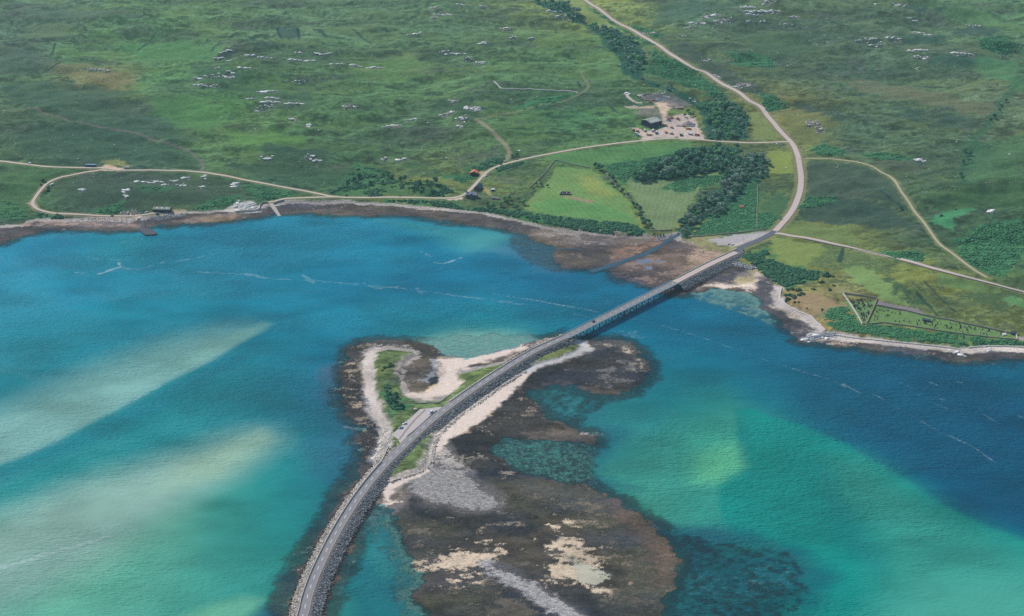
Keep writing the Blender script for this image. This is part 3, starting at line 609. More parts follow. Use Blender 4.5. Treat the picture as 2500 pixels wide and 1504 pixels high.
# --- moor colours on the far slopes, with painted shadow spots
for poly, a, b, c in [
 ([(0,112),(90,125),(148,150),(110,175),(40,185),(0,182)], (72,98,86), (90,102,92), .45), ([(40,20),(180,25),(330,35),(340,45),(200,42),(80,42)], (76,108,92), (100,112,100), .4),
 ([(60,65),(150,50),(180,60),(130,90),(70,95)], (98,122,92), (88,104,90), .4), ([(100,160),(200,155),(320,180),(330,205),(260,200),(150,185)], (132,126,92), (106,120,88), .45),
 ([(0,205),(60,195),(220,205),(330,225),(260,260),(100,262),(0,240)], (60,92,76), (76,98,84), .4), ([(140,255),(320,262),(450,300),(430,340),(280,330),(150,290)], (62,94,78), (78,100,84), .45),
 ([(350,240),(500,230),(560,300),(500,330),(420,300)], (78,126,76), (90,122,78), .3), ([(300,105),(450,95),(560,110),(520,150),(330,150)], (82,132,84), (96,124,88), .3),
 ([(540,320),(660,315),(760,345),(640,362),(560,350)], (92,138,74), (112,130,80), .3), ([(850,160),(1000,130),(1060,160),(980,200),(880,190)], (92,132,78), (124,126,92), .3),
 ([(470,165),(600,180),(590,200),(470,198)], (60,96,72), (48,84,68), .4), ([(590,205),(760,230),(760,270),(640,280)], (68,98,76), (60,86,74), .45),
 ([(840,248),(890,255),(895,266),(850,266)], (48,74,62), (84,88,86), .4), ([(1070,240),(1150,246),(1180,290),(1110,285),(1060,265)], (42,72,60), (60,90,66), .35),
 ([(640,355),(790,365),(800,395),(660,395)], (50,80,64), (72,96,70), .4), ([(560,400),(800,410),(900,440),(800,462),(620,430)], (54,86,66), (72,100,70), .4),
 ([(980,400),(1040,396),(1060,425),(1000,430)], (52,88,64), (70,104,70), .4), ([(110,430),(300,420),(540,430),(600,450),(560,500),(300,500),(150,505)], (58,82,68), (80,88,82), .4),
 ([(0,420),(200,412),(120,450),(90,500),(0,480)], (70,110,72), (92,112,72), .35), ([(20,330),(240,300),(420,350),(480,395),(200,400),(30,380)], (60,92,74), (50,80,68), .45),
 ([(2210,18),(2260,15),(2275,33),(2230,36)], (44,74,72), None, .1), ([(2290,22),(2330,26),(2320,36),(2290,34)], (46,76,74), None, .1), ([(2315,75),(2380,62),(2440,72),(2438,84),(2330,84)], (46,72,74), (60,80,76), .3),  # topmost dark spots paint far shadow into the ground colour
 ([(2200,85),(2290,88),(2300,108),(2180,120)], (50,84,72), (62,90,78), .3), ([(2260,142),(2400,140),(2420,155),(2330,168),(2260,158)], (46,84,74), (58,90,76), .3),
 ([(2030,190),(2150,200),(2320,240),(2440,260),(2400,285),(2260,250),(2100,225)], (112,114,90), (92,104,84), .45), ([(2180,250),(2260,275),(2280,300),(2200,295)], (50,78,72), (66,90,76), .35),
 ([(2270,275),(2370,285),(2400,310),(2330,315),(2280,295)], (48,74,70), (60,84,74), .3), ([(1965,262),(2040,265),(2060,300),(2020,305)], (50,78,76), (64,86,80), .3),
 ([(2060,362),(2130,372),(2110,378),(2060,372)], (58,76,78), (84,92,92), .4), ([(2130,380),(2260,400),(2250,420),(2150,410)], (84,92,84), (66,86,76), .4), ([(2350,370),(2420,350),(2430,400),(2360,410)], (48,78,70), (70,90,70), .4),
 ([(2260,470),(2500,455),(2500,500),(2300,510)], (60,96,62), (84,110,66), .4), ([(2330,360),(2500,330),(2500,440),(2380,450)], (74,116,78), (62,94,72), .4), ([(2380,130),(2500,150),(2500,220),(2400,180)], (76,128,88), (96,120,84), .35),
 ([(2260,0),(2420,30),(2440,60),(2340,45)], (92,132,86), (84,118,90), .3), ([(2200,110),(2420,118),(2400,130),(2230,122)], (104,116,92), (84,104,86), .4), ([(1800,80),(1960,90),(2000,130),(1850,140)], (74,104,74), (60,88,78), .4),
 ([(1620,90),(1700,110),(1900,230),(1880,240),(1760,200),(1640,125)], (52,76,70), (80,82,84), .4), ([(1610,10),(1800,5),(1700,40),(1600,60)], (74,104,86), (62,88,84), .4)]:
    q_ = np.array([1.12, 1.07, 0.90]); paint(poly, G(*a)*q_, None if b is None else G(*b)*q_, c, 11, 10, 0.5, 0.72, ws=20.)
for L in [[(50,79),(120,50)],[(280,55),(345,40),(350,30),(300,18)],[(135,102),(170,92),(210,78),(205,65)],[(125,135),(135,105)],[(60,185),(120,170),(148,152),(120,140)],[(515,127),(550,97),(590,76)],[(335,125),(383,75)],
          [(640,52),(680,42)],[(676,68),(722,68),(730,92)],[(676,68),(685,92)],[(765,70),(805,90),(855,97)],[(600,88),(660,120)],[(645,93),(690,125)],[(740,59),(800,66)],[(860,70),(910,108)],[(815,112),(850,113)],[(2020,340),(2100,345)],
          [(2150,465),(2230,520)],[(2330,760),(2260,690)],[(2290,770),(2240,715)],[(1480,250),(1510,275)],[(2060,600),(2050,640)]]:
    stroke(L, 2.3, G(40,68,60), None, 0.02, 1.2, 0.3, 0.85)
for L in [[(690,128),(745,126)]]: pass
# turf round the outcrops: bare rock and dark heather
for reg, lst in OUT.items():
    for (q, (oa, ob, oc, okd)) in zip(ground([(o_[0], o_[1]) for o_ in lst], hgrid), lst):
        Lm = oc*math.hypot(q[0], q[1], CAM_H-q[2])/FPX; sl = window(np.array([q[0]-Lm, q[1]-26]), np.array([q[0]+Lm, q[1]+26]))
        if sl is None: continue
        X, Y = GX[sl], GY[sl]; e2 = ((X-q[0])/(Lm*0.62))**2+((Y-q[1]+3)/9.0)**2+(fbm(X/7., Y/5., 83, 3)-0.5)*3
        lay_at(sl, (1-smooth(0.3, 1.3, e2))*0.75, G(150,146,132), G(46,74,60), 0.72, 0.55)
# bracken floors and wood floors
BRACKEN = {
 'shore':[(940,488),(1082,492),(1168,508),(1200,509),(1285,520),(1399,534),(1498,543),(1540,546),(1572,566),(1566,575),(1484,572),(1399,560),(1313,543),(1228,523),(1111,509),(969,493)],
 'copse':[(841,435),(870,401),(955,418),(983,444),(1068,444),(1111,472),(1082,480),(884,480),(804,475)],
 'burn':[(1711,549),(1768,512),(1810,480),(1833,440),(1850,438),(1848,520),(1880,520),(1898,532),(1875,557),(1739,574),(1690,578)],
 'meadow':[(1617,458),(1668,435),(1768,427),(1762,446),(1682,468),(1640,468)],
 'between':[(1478,404),(1569,387),(1654,373),(1680,360),(1540,424),(1526,446),(1498,435)],
 'road slope':[(1597,122),(1711,182),(1796,255),(1739,235),(1626,193),(1577,176)],
 'east hill':[(2339,591),(2396,549),(2498,537),(2520,605),(2453,676),(2382,656),(2339,622)],
 'junction':[(1976,367),(2016,350),(2061,367),(2055,378),(1999,378)],
 'bend':[(1947,509),(1970,480),(2044,480),(1999,506)],
 'track side':[(2095,375),(2197,375),(2226,387),(2140,392)],
 'east point':[(1800,622),(1871,611),(1885,634),(1922,651),(1999,665),(1993,682),(1928,699),(1913,701),(1871,676),(1851,656),(1830,640)],
 'graveyard':[(2027,754),(2055,748),(2072,754),(2104,793),(2140,793),(2311,813),(2481,833),(2560,842),(2367,845),(2339,839),(2226,831),(2112,815),(2041,806),(2010,777)],
 'west shore':[(91,520),(159,527),(150,535),(94,532)],
 'old road':[(221,522),(284,497),(300,500),(292,518)],
 'cliff top':[(511,489),(582,480),(562,503),(482,509)],
 'below road':[(582,446),(698,464),(720,480),(640,487),(600,470)],
 'islet':[(1087,429),(1125,425),(1165,435),(1125,446)],
 'crossroads':[(1139,415),(1196,390),(1233,378),(1224,398),(1168,418)],
 'lane':[(1210,410),(1275,395),(1278,400),(1216,420)],
 'upper road':[(1837,227),(1874,230),(1928,261),(1871,272)],
 'far east':[(2384,94),(2438,88),(2498,119),(2453,133),(2396,119)],
 'roadside':[(2149,614),(2254,620),(2250,640),(2180,632)],
 'knoll':[(340,455),(420,455),(425,470),(350,470)],
 'upper west':[(1310,240),(1405,228),(1330,258),(1270,268),(1260,258)],
 'long slope':[(1440,20),(1480,40),(1600,110),(1570,105),(1500,62)],
 'west corner':[(0,490),(60,500),(62,535),(0,545)],
 'moor east':[(1560,60),(1620,85),(1600,95),(1530,60)],
 'island thicket':[(938,942),(950,945),(962,958),(985,983),(1003,991),(985,1001),(962,1001),(948,987),(940,966)],
 'upper burn':[(1780,128),(1880,140),(1890,165),(1800,160)],
}
for nm, p in BRACKEN.items(): paint(p, G(64,122,78), G(46,92,68), 0.35, 5, 7, 0.5, 0.55 if nm in ('copse', 'below road', 'knoll', 'west corner') else 0.9)
WOODS = {
 'upper burn':[(1294,4),(1381,4),(1399,29),(1424,49),(1458,72),(1498,69),(1526,89),(1569,117),(1577,140),(1569,188),(1611,208),(1660,228),(1626,222),(1577,200),(1512,173),(1512,146),(1478,115),(1464,88),(1435,66),(1384,37),(1336,22)],
 'yard':[(1719,246),(1753,250),(1810,270),(1830,290),(1824,338),(1730,342),(1719,304)],
 'gully':[(1640,222),(1665,226),(1700,240),(1728,256),(1735,300),(1722,318),(1712,280),(1690,256),(1655,238)],
 'lane':[(1694,362),(1813,358),(1800,384),(1773,414),(1682,432),(1555,446),(1538,428),(1583,406),(1654,382)],
 'burn mouth':[(1796,392),(1853,375),(1875,400),(1877,434),(1833,443),(1810,486),(1762,525),(1711,540),(1685,582),(1662,580),(1648,562),(1682,523),(1705,486),(1765,452),(1773,415)]}
for nm, p in WOODS.items(): paint(p, G(46,92,70), G(40,76,62), 0.4, 3, 3, 0.4)
# burn course and gully on the right
stroke([(2498,196),(2474,206),(2462,232),(2444,248),(2440,270),(2418,284),(2414,304),(2392,322),(2378,352),(2362,372),(2366,396),(2348,420),(2352,446)], 6, G(52,104,70), G(40,84,62), 0.5, 5, 0.5, 0.6, 9)
# verges
for L, hw, c in ((MAIN, 8.5, (134,128,92)), (EAST, 5.0, (120,128,88)), (WEST, 4.6, (128,130,90)), (OLD, 5.0, (140,128,96)), (TRACK, 4.6, (124,128,80)), (PATH_A, 4, (120,130,86)), (SPUR, 4.5, (140,140,90))):
    stroke(None, hw, G(*c), G(100,120,76), 0.3, 1.2, 0.3, 0.8, 2.4, line=L)
stroke(None, 2.1, G(122,108,104), G(104,104,92), 0.35, 0.9, 0.3, 0.8, 1.2, line=PATH_R)
stroke(None, 2.7, G(150,138,118), G(110,128,84), 0.3, 0.7, 0.3, 0.85, 0.6, line=PATH_A)
for P_ in (PATH_B, PATH_C): stroke(None, 2.2, G(138,132,104), G(110,124,84), 0.4, 0.8, 0.3, 0.7, 1.0, line=P_)
# yard, quarry floor, lay-bys
paint(YARD1, G(214,192,176), G(172,158,148), 0.40, 2.0, 2.6, 0.45)
paint(YARD2, G(212,186,158), G(170,156,140), 0.35, 2.0, 2.0, 0.3)
paint([(1566,232),(1585,226),(1612,226),(1650,236),(1680,250),(1688,262),(1655,268),(1640,258),(1625,250),(1600,248),(1586,252),(1570,248)], G(126,118,118), G(94,104,98), 0.45, 3, 4, 0.5, 0.85)
paint([(1552,262),(1590,258),(1610,268),(1612,286),(1580,288),(1556,284)], G(140,126,118), G(84,104,88), 0.5, 3, 4, 0.5, 0.85)
paint([(1520,258),(1600,256),(1600,262),(1540,266)], G(188,168,140), G(130,130,96), 0.35, 1.5, 1.5, 0.3)
stroke([(1528,228),(1537,240),(1552,250),(1566,252)], 2.2, G(206,188,178), None, 0.05, 1.0, 0.3)
paint([(1730,584),(1790,574),(1850,568),(1880,566),(1862,580),(1830,588),(1815,600),(1785,602),(1755,598),(1735,592)], G(186,176,172), G(160,156,160), 0.4, 3, 2.5, 0.3)
paint([(1665,582),(1730,574),(1760,570),(1760,578),(1730,584),(1750,600),(1800,602),(1795,612),(1765,620),(1720,608),(1690,592)], G(150,148,96), G(176,156,122), 0.35, 3, 3, 0.35, 0.85)
paint([(240,410),(262,402),(275,404),(300,410),(290,417),(255,418)], G(206,180,150), None, 0.05, 2, 1.5, 0.2)
paint([(250,395),(280,390),(310,396),(320,405),(285,405)], G(132,136,84), None, 0.1, 3, 3, 0.3)
paint([(66,497),(82,490),(92,505),(84,508)], G(196,172,148), None, 0.05, 2, 1, 0.2)
paint([(315,521),(345,522),(345,532),(325,530)], G(208,182,152), None, 0.05, 2, 1, 0.2)
paint([(405,514),(455,514),(452,520),(405,520)], G(196,172,140), None, 0.05, 2, 1, 0.2)
paint([(2144,735),(2241,754.5),(2260,768),(2139,745.5)], G(138,128,128), G(150,136,130), 0.3, 0.8, 0.4, 0.15)
paint([(2484,822),(2520,826),(2520,832),(2484,829)], G(168,158,158), None, 0.05, 1, 0.5, 0.15)
paint([(1084,484),(1110,480),(1130,478),(1128,486),(1116,489),(1095,488)], G(206,186,166), None, 0.05, 1.5, 1, 0.2)
paint([(1180,458),(1198,464),(1195,475),(1182,472)], G(172,152,104), G(130,136,84), 0.3, 2, 2, 0.3)
paint([(1375,477),(1402,482),(1448,491),(1445,495),(1400,488)], G(160,138,112), G(120,140,86), 0.35, 2, 2, 0.4)
paint([(1168,420),(1188,418),(1188,427),(1172,428)], G(176,158,120), None, 0.2, 2, 1, 0.2)
# --- shore: everything outside the turf line
turf = np.maximum(GM, GI)
sh = 1-smooth(-1.2, 1.2, turf+(n_sml-0.5)*4)
k_isl = smooth(0, 30, sdf(W['isle'], GX, GY, 60))
peb = G(178,168,160); weed = G(88,80,76); weed2 = G(66,62,60)
wd = weed[None, None]*(0.75+0.55*nz(35, 22, 51, 4))[..., None]
lay(sh, None, None, None, 0.55); A = A*(1-sh[..., None])+peb*(0.82+0.36*n_sml)[..., None]*sh[..., None]; B = B*(1-sh[..., None])+wd*sh[..., None]
dl = -turf+(nz(16, 10, 52, 3)-0.5)*10
cov = cov*(1-sh)+sh*(0.06+0.86*smooth(3, 13, dl))
# island shingle, sand, weed beds
SAND = G(222,202,182); PALE = G(206,198,190); WEED_D = G(62,58,60); OLIVE = G(84,78,68); GREYB = G(158,152,146)
paint([(875,835),(850,860),(838,884),(833,927),(835,970),(847,1006),(870,1036),(906,1020),(893,980),(886,930),(888,880),(905,850),(925,840)], G(168,150,128), G(66,62,60), 0.70, 4, 4, 0.6, spk=True)
paint([(912,850),(898,862),(890,890),(890,930),(898,975),(915,1030),(925,1060),(912,1100),(948,1080),(952,1050),(935,1020),(914,972),(906,930),(905,885),(914,856)], G(206,192,180), G(178,166,156), 0.3, 4, 3, 0.35, spk=True)
paint([(884,1043),(905,1035),(930,1060),(915,1110),(888,1130),(880,1100)], G(190,172,148), G(66,62,60), 0.6, 4, 4, 0.6, spk=True)
paint([(930,1045),(950,1050),(950,1085),(935,1110),(915,1130),(905,1120),(925,1080)], G(208,198,186), G(140,134,126), 0.3, 3, 2, 0.6, spk=True)
paint([(920,842),(950,836),(1005,840),(1050,850),(1068,862),(1050,872),(1010,868),(1026,860),(1005,850),(950,846)], G(176,166,156), G(74,70,68), 0.6, 3, 3, 0.5, spk=True)
paint([(1000,835),(1040,845),(1070,858),(1062,876),(1030,880),(1010,874),(1030,866),(1020,852)], G(140,130,122), G(64,60,58), 0.85, 3, 3, 0.5, spk=True)
paint([(1000,870),(1060,878),(1078,880),(1070,920),(1060,950),(1030,968),(1000,960),(980,940),(980,900)], G(168,156,146), G(92,82,76), 0.62, 5, 5, 0.4, spk=True)
paint([(1060,878),(1075,878),(1066,905),(1052,925),(1044,935),(1050,905)], G(150,152,156), None, 0.15, 4, 3, 0.15, spk=True)
paint([(1074,876),(1100,874),(1139,873),(1196,866),(1253,850),(1298,839),(1300,846),(1240,866),(1170,884),(1115,903),(1108,920),(1122,936),(1096,956),(1050,972),(1010,970),(1000,962),(1040,958),(1070,935),(1075,905)], G(226,206,190), G(200,182,166), 0.35, 3, 3, 0.2, spk=True)
paint([(1078,882),(1090,878),(1105,880),(1090,890),(1080,892)], None, G(96,84,76), 0.6, 3, 3, 0.4, spk=True)
stroke([(1080,900),(1098,925),(1102,935),(1085,955)], 1.2, G(196,172,150), None, 0.05, 1, 0.2, 0.7)
paint([(1050,922),(1066,922),(1067,936),(1052,938)], G(60,62,68), G(44,48,54), 0.5, 2, 1.5, 0.5, spk=True)
paint([(1240,872),(1262,850),(1300,838),(1330,828),(1372,815),(1376,819),(1300,856),(1250,880)], G(168,150,134), G(92,82,78), 0.55, 3, 3, 0.6, spk=True)
# right hand flats
paint([(1167,1035),(1125,1057),(1094,1077),(1066,1100),(1056,1130),(1048,1150),(1020,1165),(985,1180),(940,1220),(935,1200),(945,1180),(985,1164),(1024,1152),(1045,1138),(1056,1100),(1060,1072),(1090,1040),(1128,1003),(1200,958),(1285,905),(1300,915),(1257,952),(1210,1000)], G(228,208,192), G(196,178,164), 0.3, 3, 3, 0.25, spk=True)
paint([(1393,833),(1427,831),(1441,851),(1430,867),(1370,886),(1313,899),(1282,915),(1272,906),(1313,888),(1370,876),(1404,860),(1424,846)], G(198,192,188), G(170,164,160), 0.35, 3, 2, 0.35, spk=True)
paint([(1444,832),(1500,836),(1545,846),(1545,875),(1520,860),(1490,850),(1450,845)], G(200,184,160), G(86,80,78), 0.5, 5, 6, 0.6, spk=True)
paint([(1440,870),(1500,858),(1555,880),(1575,910),(1540,940),(1470,945),(1400,930),(1340,925),(1300,935),(1330,905),(1390,888)], G(120,114,112), G(60,58,60), 0.70, 6, 6, 0.6, spk=True)
paint([(1555,870),(1572,885),(1575,905),(1560,900)], G(186,170,146), G(80,74,70), 0.4, 4, 4, 0.6, spk=True)
paint([(1285,925),(1310,910),(1290,965),(1305,1000),(1320,1020),(1370,1040),(1300,1050),(1230,1060),(1180,1065),(1130,1075),(1170,1040),(1230,1000),(1260,955)], G(150,134,118), G(62,59,58), 0.74, 5, 6, 0.6, spk=True)
paint([(1100,1080),(1150,1065),(1230,1066),(1290,1070),(1230,1085),(1200,1110),(1240,1150),(1290,1180),(1290,1260),(1240,1260),(1200,1210),(1150,1150),(1105,1110)], G(150,138,124), G(60,58,58), 0.74, 6, 7, 0.6, spk=True)
paint([(992,1192),(1026,1163),(1060,1140),(1085,1140),(1139,1163),(1180,1195),(1212,1222),(1215,1245),(1180,1250),(1111,1240),(1050,1225),(1000,1212)], G(168,162,157), G(104,100,98), 0.30, 9, 5, 0.8, spk=True)
paint([(1062,1084),(1090,1085),(1110,1120),(1150,1150),(1130,1155),(1085,1140),(1060,1140),(1050,1130)], G(198,186,174), G(112,106,102), 0.4, 5, 5, 0.7, spk=True)
paint([(1010,1225),(1100,1245),(1200,1255),(1290,1270),(1350,1275),(1300,1310),(1220,1300),(1150,1300),(1090,1290),(1020,1260)], G(150,138,122), G(56,56,58), 0.74, 7, 8, 0.6, spk=True)
paint([(985,1260),(1060,1290),(1150,1305),(1110,1345),(1070,1380),(1020,1370),(995,1320)], G(118,108,96), G(72,70,62), 0.64, 7, 8, 0.5, spk=True)
paint([(1060,1400),(1160,1410),(1240,1380),(1300,1420),(1420,1450),(1560,1400),(1660,1400),(1650,1504),(1560,1640),(1150,1700),(1050,1500)], G(104,96,84), G(80,78,66), 0.62, 9, 9, 0.5, spk=True)
paint([(1230,1180),(1400,1185),(1500,1225),(1600,1295),(1640,1345),(1655,1400),(1560,1420),(1500,1380),(1420,1300),(1330,1265)], G(122,110,94), G(80,78,68), 0.68, 9, 9, 0.55, spk=True)
paint([(1500,1215),(1600,1280),(1645,1340),(1660,1400),(1620,1410),(1600,1340),(1540,1270)], G(128,104,86), G(100,84,74), 0.6, 9, 8, 0.4, 0.7, spk=True)
paint([(1173,1308),(1210,1312),(1246,1342),(1224,1370),(1173,1388),(1153,1410),(1068,1424),(1024,1384),(1097,1356),(1125,1331)], G(212,190,164), G(76,70,64), 0.33, 9, 8, 0.4, spk=True)
paint([(1353,1278),(1399,1287),(1406,1311),(1441,1339),(1457,1370),(1500,1402),(1455,1438),(1413,1424),(1342,1415),(1283,1410),(1328,1390),(1353,1371),(1308,1348),(1308,1318),(1340,1300)], G(212,190,162), G(76,70,62), 0.36, 9, 8, 0.4, spk=True)
paint([(1400,1372),(1450,1385),(1496,1404),(1456,1432),(1420,1408)], G(176,170,150), G(80,80,76), 0.14, 4, 4, 0.15, spk=True)
paint([(1190,1378),(1215,1386),(1275,1412),(1345,1456),(1400,1488),(1445,1520),(1395,1520),(1360,1496),(1310,1462),(1245,1424),(1200,1398)], G(180,174,170), G(96,92,92), 0.28, 5, 3, 0.8, spk=True)
paint([(1196,1398),(1245,1428),(1310,1468),(1360,1504),(1340,1530),(1290,1490),(1230,1440)], None, G(56,56,60), 0.9, 6, 5, 0.5, 0.8, spk=True)
paint([(1275,1408),(1345,1450),(1445,1510),(1480,1520),(1440,1470),(1360,1430)], None, G(58,56,58), 0.9, 6, 5, 0.5, 0.7, spk=True)
paint([(935,1205),(970,1200),(985,1215),(965,1238),(940,1240),(925,1225)], G(216,196,178), G(120,108,98), 0.3, 4, 3, 0.3, spk=True)
paint([(950,1195),(972,1192),(975,1212),(960,1218)], G(58,54,56), None, 0.05, 2, 2, 0.4, 0.8, spk=True)
# mainland shores
paint([(1294,560),(1370,562),(1455,572),(1560,580),(1600,588),(1540,612),(1470,615),(1400,608),(1330,590)], G(150,138,130), G(106,94,88), 0.6, 6, 6, 0.5, spk=True)
paint([(1345,618),(1440,610),(1500,612),(1505,630),(1440,655),(1390,652)], G(112,100,88), G(84,76,70), 0.7, 6, 6, 0.5, spk=True)
paint([(1500,606),(1560,598),(1620,580),(1640,578),(1600,604),(1545,628),(1490,645),(1505,625)], G(150,116,98), G(108,92,82), 0.45, 4, 4, 0.45, spk=True)
paint([(1660,590),(1690,596),(1720,612),(1760,626),(1700,655),(1640,680),(1590,696),(1555,688),(1506,678),(1490,658),(1540,636),(1610,610)], G(140,118,106), G(92,80,76), 0.55, 6, 7, 0.45, spk=True)
paint([(1700,610),(1760,624),(1780,625),(1730,645),(1680,668),(1690,640)], G(186,158,134), G(130,112,100), 0.4, 5, 5, 0.35, 0.8, spk=True)
paint([(1556,636),(1580,634),(1594,640),(1570,643),(1554,642)], G(104,118,136), None, 0.05, 2, 1.5, 0.1); paint([(1600,636),(1625,636),(1630,640),(1605,640)], G(104,118,136), None, 0.05, 2, 1.5, 0.1); paint([(1578,652),(1590,651),(1592,657),(1580,658)], G(104,118,136), None, 0.05, 2, 1.5, 0.1)
paint([(1700,705),(1730,690),(1770,672),(1800,668),(1835,655),(1850,668),(1858,690),(1850,712),(1800,704),(1740,702)], G(222,200,182), G(112,100,92), 0.32, 3, 4, 0.35, spk=True)
paint([(1740,685),(1775,665),(1815,662),(1820,680),(1790,690),(1755,690)], G(140,126,112), G(84,78,78), 0.7, 4, 5, 0.5, spk=True)
paint([(1805,668),(1835,660),(1838,685),(1810,690)], G(186,170,128), G(128,118,104), 0.4, 4, 4, 0.4, spk=True)
paint([(1850,690),(1866,680),(1890,700),(1896,728),(1915,752),(1970,790),(1990,805),(1960,825),(1940,822),(1900,775),(1865,748),(1852,728)], G(132,122,120), G(80,76,80), 0.7, 4, 5, 0.5, spk=True)
paint([(1893,700),(1906,704),(1904,728),(1922,748),(1975,774),(2006,805),(1990,800),(1940,772),(1900,745),(1885,720)], G(198,186,178), G(150,140,134), 0.3, 3, 3, 0.4, spk=True)
paint([(1866,742),(1880,745),(1940,772),(1950,782),(1920,775),(1880,752)], G(206,186,160), None, 0.25, 3, 4, 0.4, 0.8, spk=True)
paint([(2000,822),(2040,817),(2197,838),(2311,850),(2356,856),(2320,862),(2226,850),(2112,838),(2010,834)], G(206,192,182), G(170,158,150), 0.3, 2.5, 2.5, 0.35, spk=True)
paint([(2010,833),(2112,838),(2226,852),(2330,866),(2339,880),(2226,864),(2112,851),(2020,842)], G(182,160,134), G(86,82,84), 0.58, 3, 4, 0.6, spk=True)
paint([(2362,851),(2424,847),(2520,849),(2520,856),(2424,856),(2370,862)], G(210,196,182), G(176,164,154), 0.3, 2.5, 2, 0.35, spk=True)
paint([(1955,828),(1980,815),(2040,812),(2038,822),(1990,832)], G(190,186,180), G(112,112,118), 0.4, 2, 2, 0.7, spk=True)
paint([(60,546),(160,540),(240,536),(320,540),(330,552),(220,552),(150,548),(80,555)], G(172,148,132), G(120,104,98), 0.45, 4, 4, 0.5, spk=True)
paint([(560,505),(590,500),(632,508),(634,518),(580,520),(545,517)], G(208,196,182), G(150,144,140), 0.3, 2, 2, 0.5, spk=True)
paint([(584,495),(618,490),(628,508),(600,512),(588,506)], G(198,192,182), G(70,84,78), 0.35, 2, 3, 0.6, spk=True)
paint([(430,540),(520,528),(560,524),(570,532),(500,540)], None, G(150,128,112), 0.55, 4, 5, 0.5, 0.6, spk=True)
paint([(1005,512),(1040,508),(1090,516),(1080,522),(1030,520)], G(188,170,158), G(110,98,94), 0.45, 3, 4, 0.5, 0.7, spk=True)
# wrack, pools and pebble streaks drift over the whole foreshore
drift = nz(24, 13, 57, 4); drift2 = nz(9, 5, 58, 3)
cov = np.clip(cov+sh*(((drift-0.5)*1.0+(drift2-0.5)*0.7)*smooth(2, 12, dl)), 0.02, 0.97)
A = A*(1+sh*((nz(30, 16, 59, 3)-0.5)*0.8))[..., None]; tint = ((nz(45, 26, 60, 3)-0.5)*sh)[..., None]
B = B*np.clip(1+sh*((drift2-0.5)*1.1+(nz(33, 17, 62, 3)-0.5)*1.2), 0.55, 1.8)[..., None]*(1+tint*np.array([0.75, 0.5, -0.4]))
paint([(1000,1190),(1030,1164),(1060,1142),(1085,1142),(1135,1165),(1176,1196),(1205,1222),(1205,1240),(1175,1244),(1111,1236),(1055,1220)], G(166,160,155), G(112,107,104), 0.26, 9, 4, 0.8, 0.8, spk=True, ws=14.)
paint([(1196,1382),(1218,1388),(1275,1414),(1345,1458),(1398,1490),(1435,1520),(1400,1520),(1362,1495),(1312,1461),(1247,1423),(1204,1397)], G(178,173,169), G(104,100,100), 0.22, 4, 2, 0.8, 0.85, spk=True)
for q_ in ([(1078,879),(1100,875),(1139,874),(1196,867),(1253,852),(1290,842),(1286,850),(1240,864),(1170,882),(1114,901),(1107,920),(1120,936),(1096,955),(1050,970),(1015,969),(1050,958),(1075,938),(1088,915),(1092,895)],
           [(1167,1035),(1125,1057),(1094,1077),(1068,1098),(1060,1120),(1057,1110),(1064,1075),(1094,1042),(1130,1006),(1200,962),(1280,912),(1292,916),(1257,950),(1210,998)],
           [(1050,1132),(1046,1150),(1018,1166),(984,1182),(945,1214),(937,1200),(948,1182),(986,1166),(1024,1154)]):
    paint(q_, G(230,210,194), G(198,180,166), 0.22, 2.5, 1.5, 0.22, 0.9)
paint([(676,68),(722,68),(732,92),(686,94)], G(54,86,72), G(70,92,84), 0.4, 2, 1, 0.4, 0.8); stroke([(676,68),(722,68),(731,92)], 2.6, G(36,58,58), None, 0.02, 1.2, 0.3, 0.9); stroke([(676,68),(686,93)], 2.2, G(36,58,58), None, 0.02, 1.2, 0.3, 0.8)
paint([(768,70),(782,70),(808,90),(796,92)], G(50,80,68), G(70,92,84), 0.4, 2, 1, 0.4, 0.8); paint([(602,90),(615,89),(660,118),(650,122)], G(54,84,70), G(74,96,82), 0.4, 2, 1, 0.4, 0.7)
# submerged bed
sub = smooth(0.0, 0.6, -Hh)
lay(sub*0.0)
for (p, z, f), cA, cB, cc in zip(SHALLOW, [(104,92,82),(158,160,138),(112,112,104),(150,152,132),(196,188,164),(196,190,172),(92,88,92),(96,92,90),(128,124,120)], [(62,58,62),(60,62,66),(66,64,66),(70,68,66),(110,104,92),(150,144,130),(58,58,66),(60,58,62),(104,98,98)], [.80,.56,.62,.42,.22,.06,.7,.7,.6]):
    sl = window(p.min(0)-50, p.max(0)+50); X, Y = GX[sl], GY[sl]
    w = smooth(-f, f, sdf(p, X, Y, 40)+(fbm(X/9., Y/6., 61, 3)-0.5)*8)*(1-smooth(-0.15, 0.05, Hh[sl]))
    lay_at(sl, w, G(*cA), G(*cB), cc, 0.5)

V = np.stack([GX, GY, Hh], 2).reshape(-1, 3)
idx = np.arange(N0*N1).reshape(N0, N1)
FQ = np.stack([idx[:-1, :-1], idx[:-1, 1:], idx[1:, 1:], idx[1:, :-1]], 2).reshape(-1, 4)
me = array_mesh('ground', V, FQ)
add_attr(me, 'tone_a', np.clip(A, 0.003, 0.9).reshape(-1, 3)); add_attr(me, 'tone_b', np.clip(B, 0.003, 0.9).reshape(-1, 3)); add_attr(me, 'cover', cov.ravel()); add_attr(me, 'grain', grain.ravel())
ground_obj = link('ground', me, ground_material(), smooth_=True); tag(ground_obj, kind='structure')
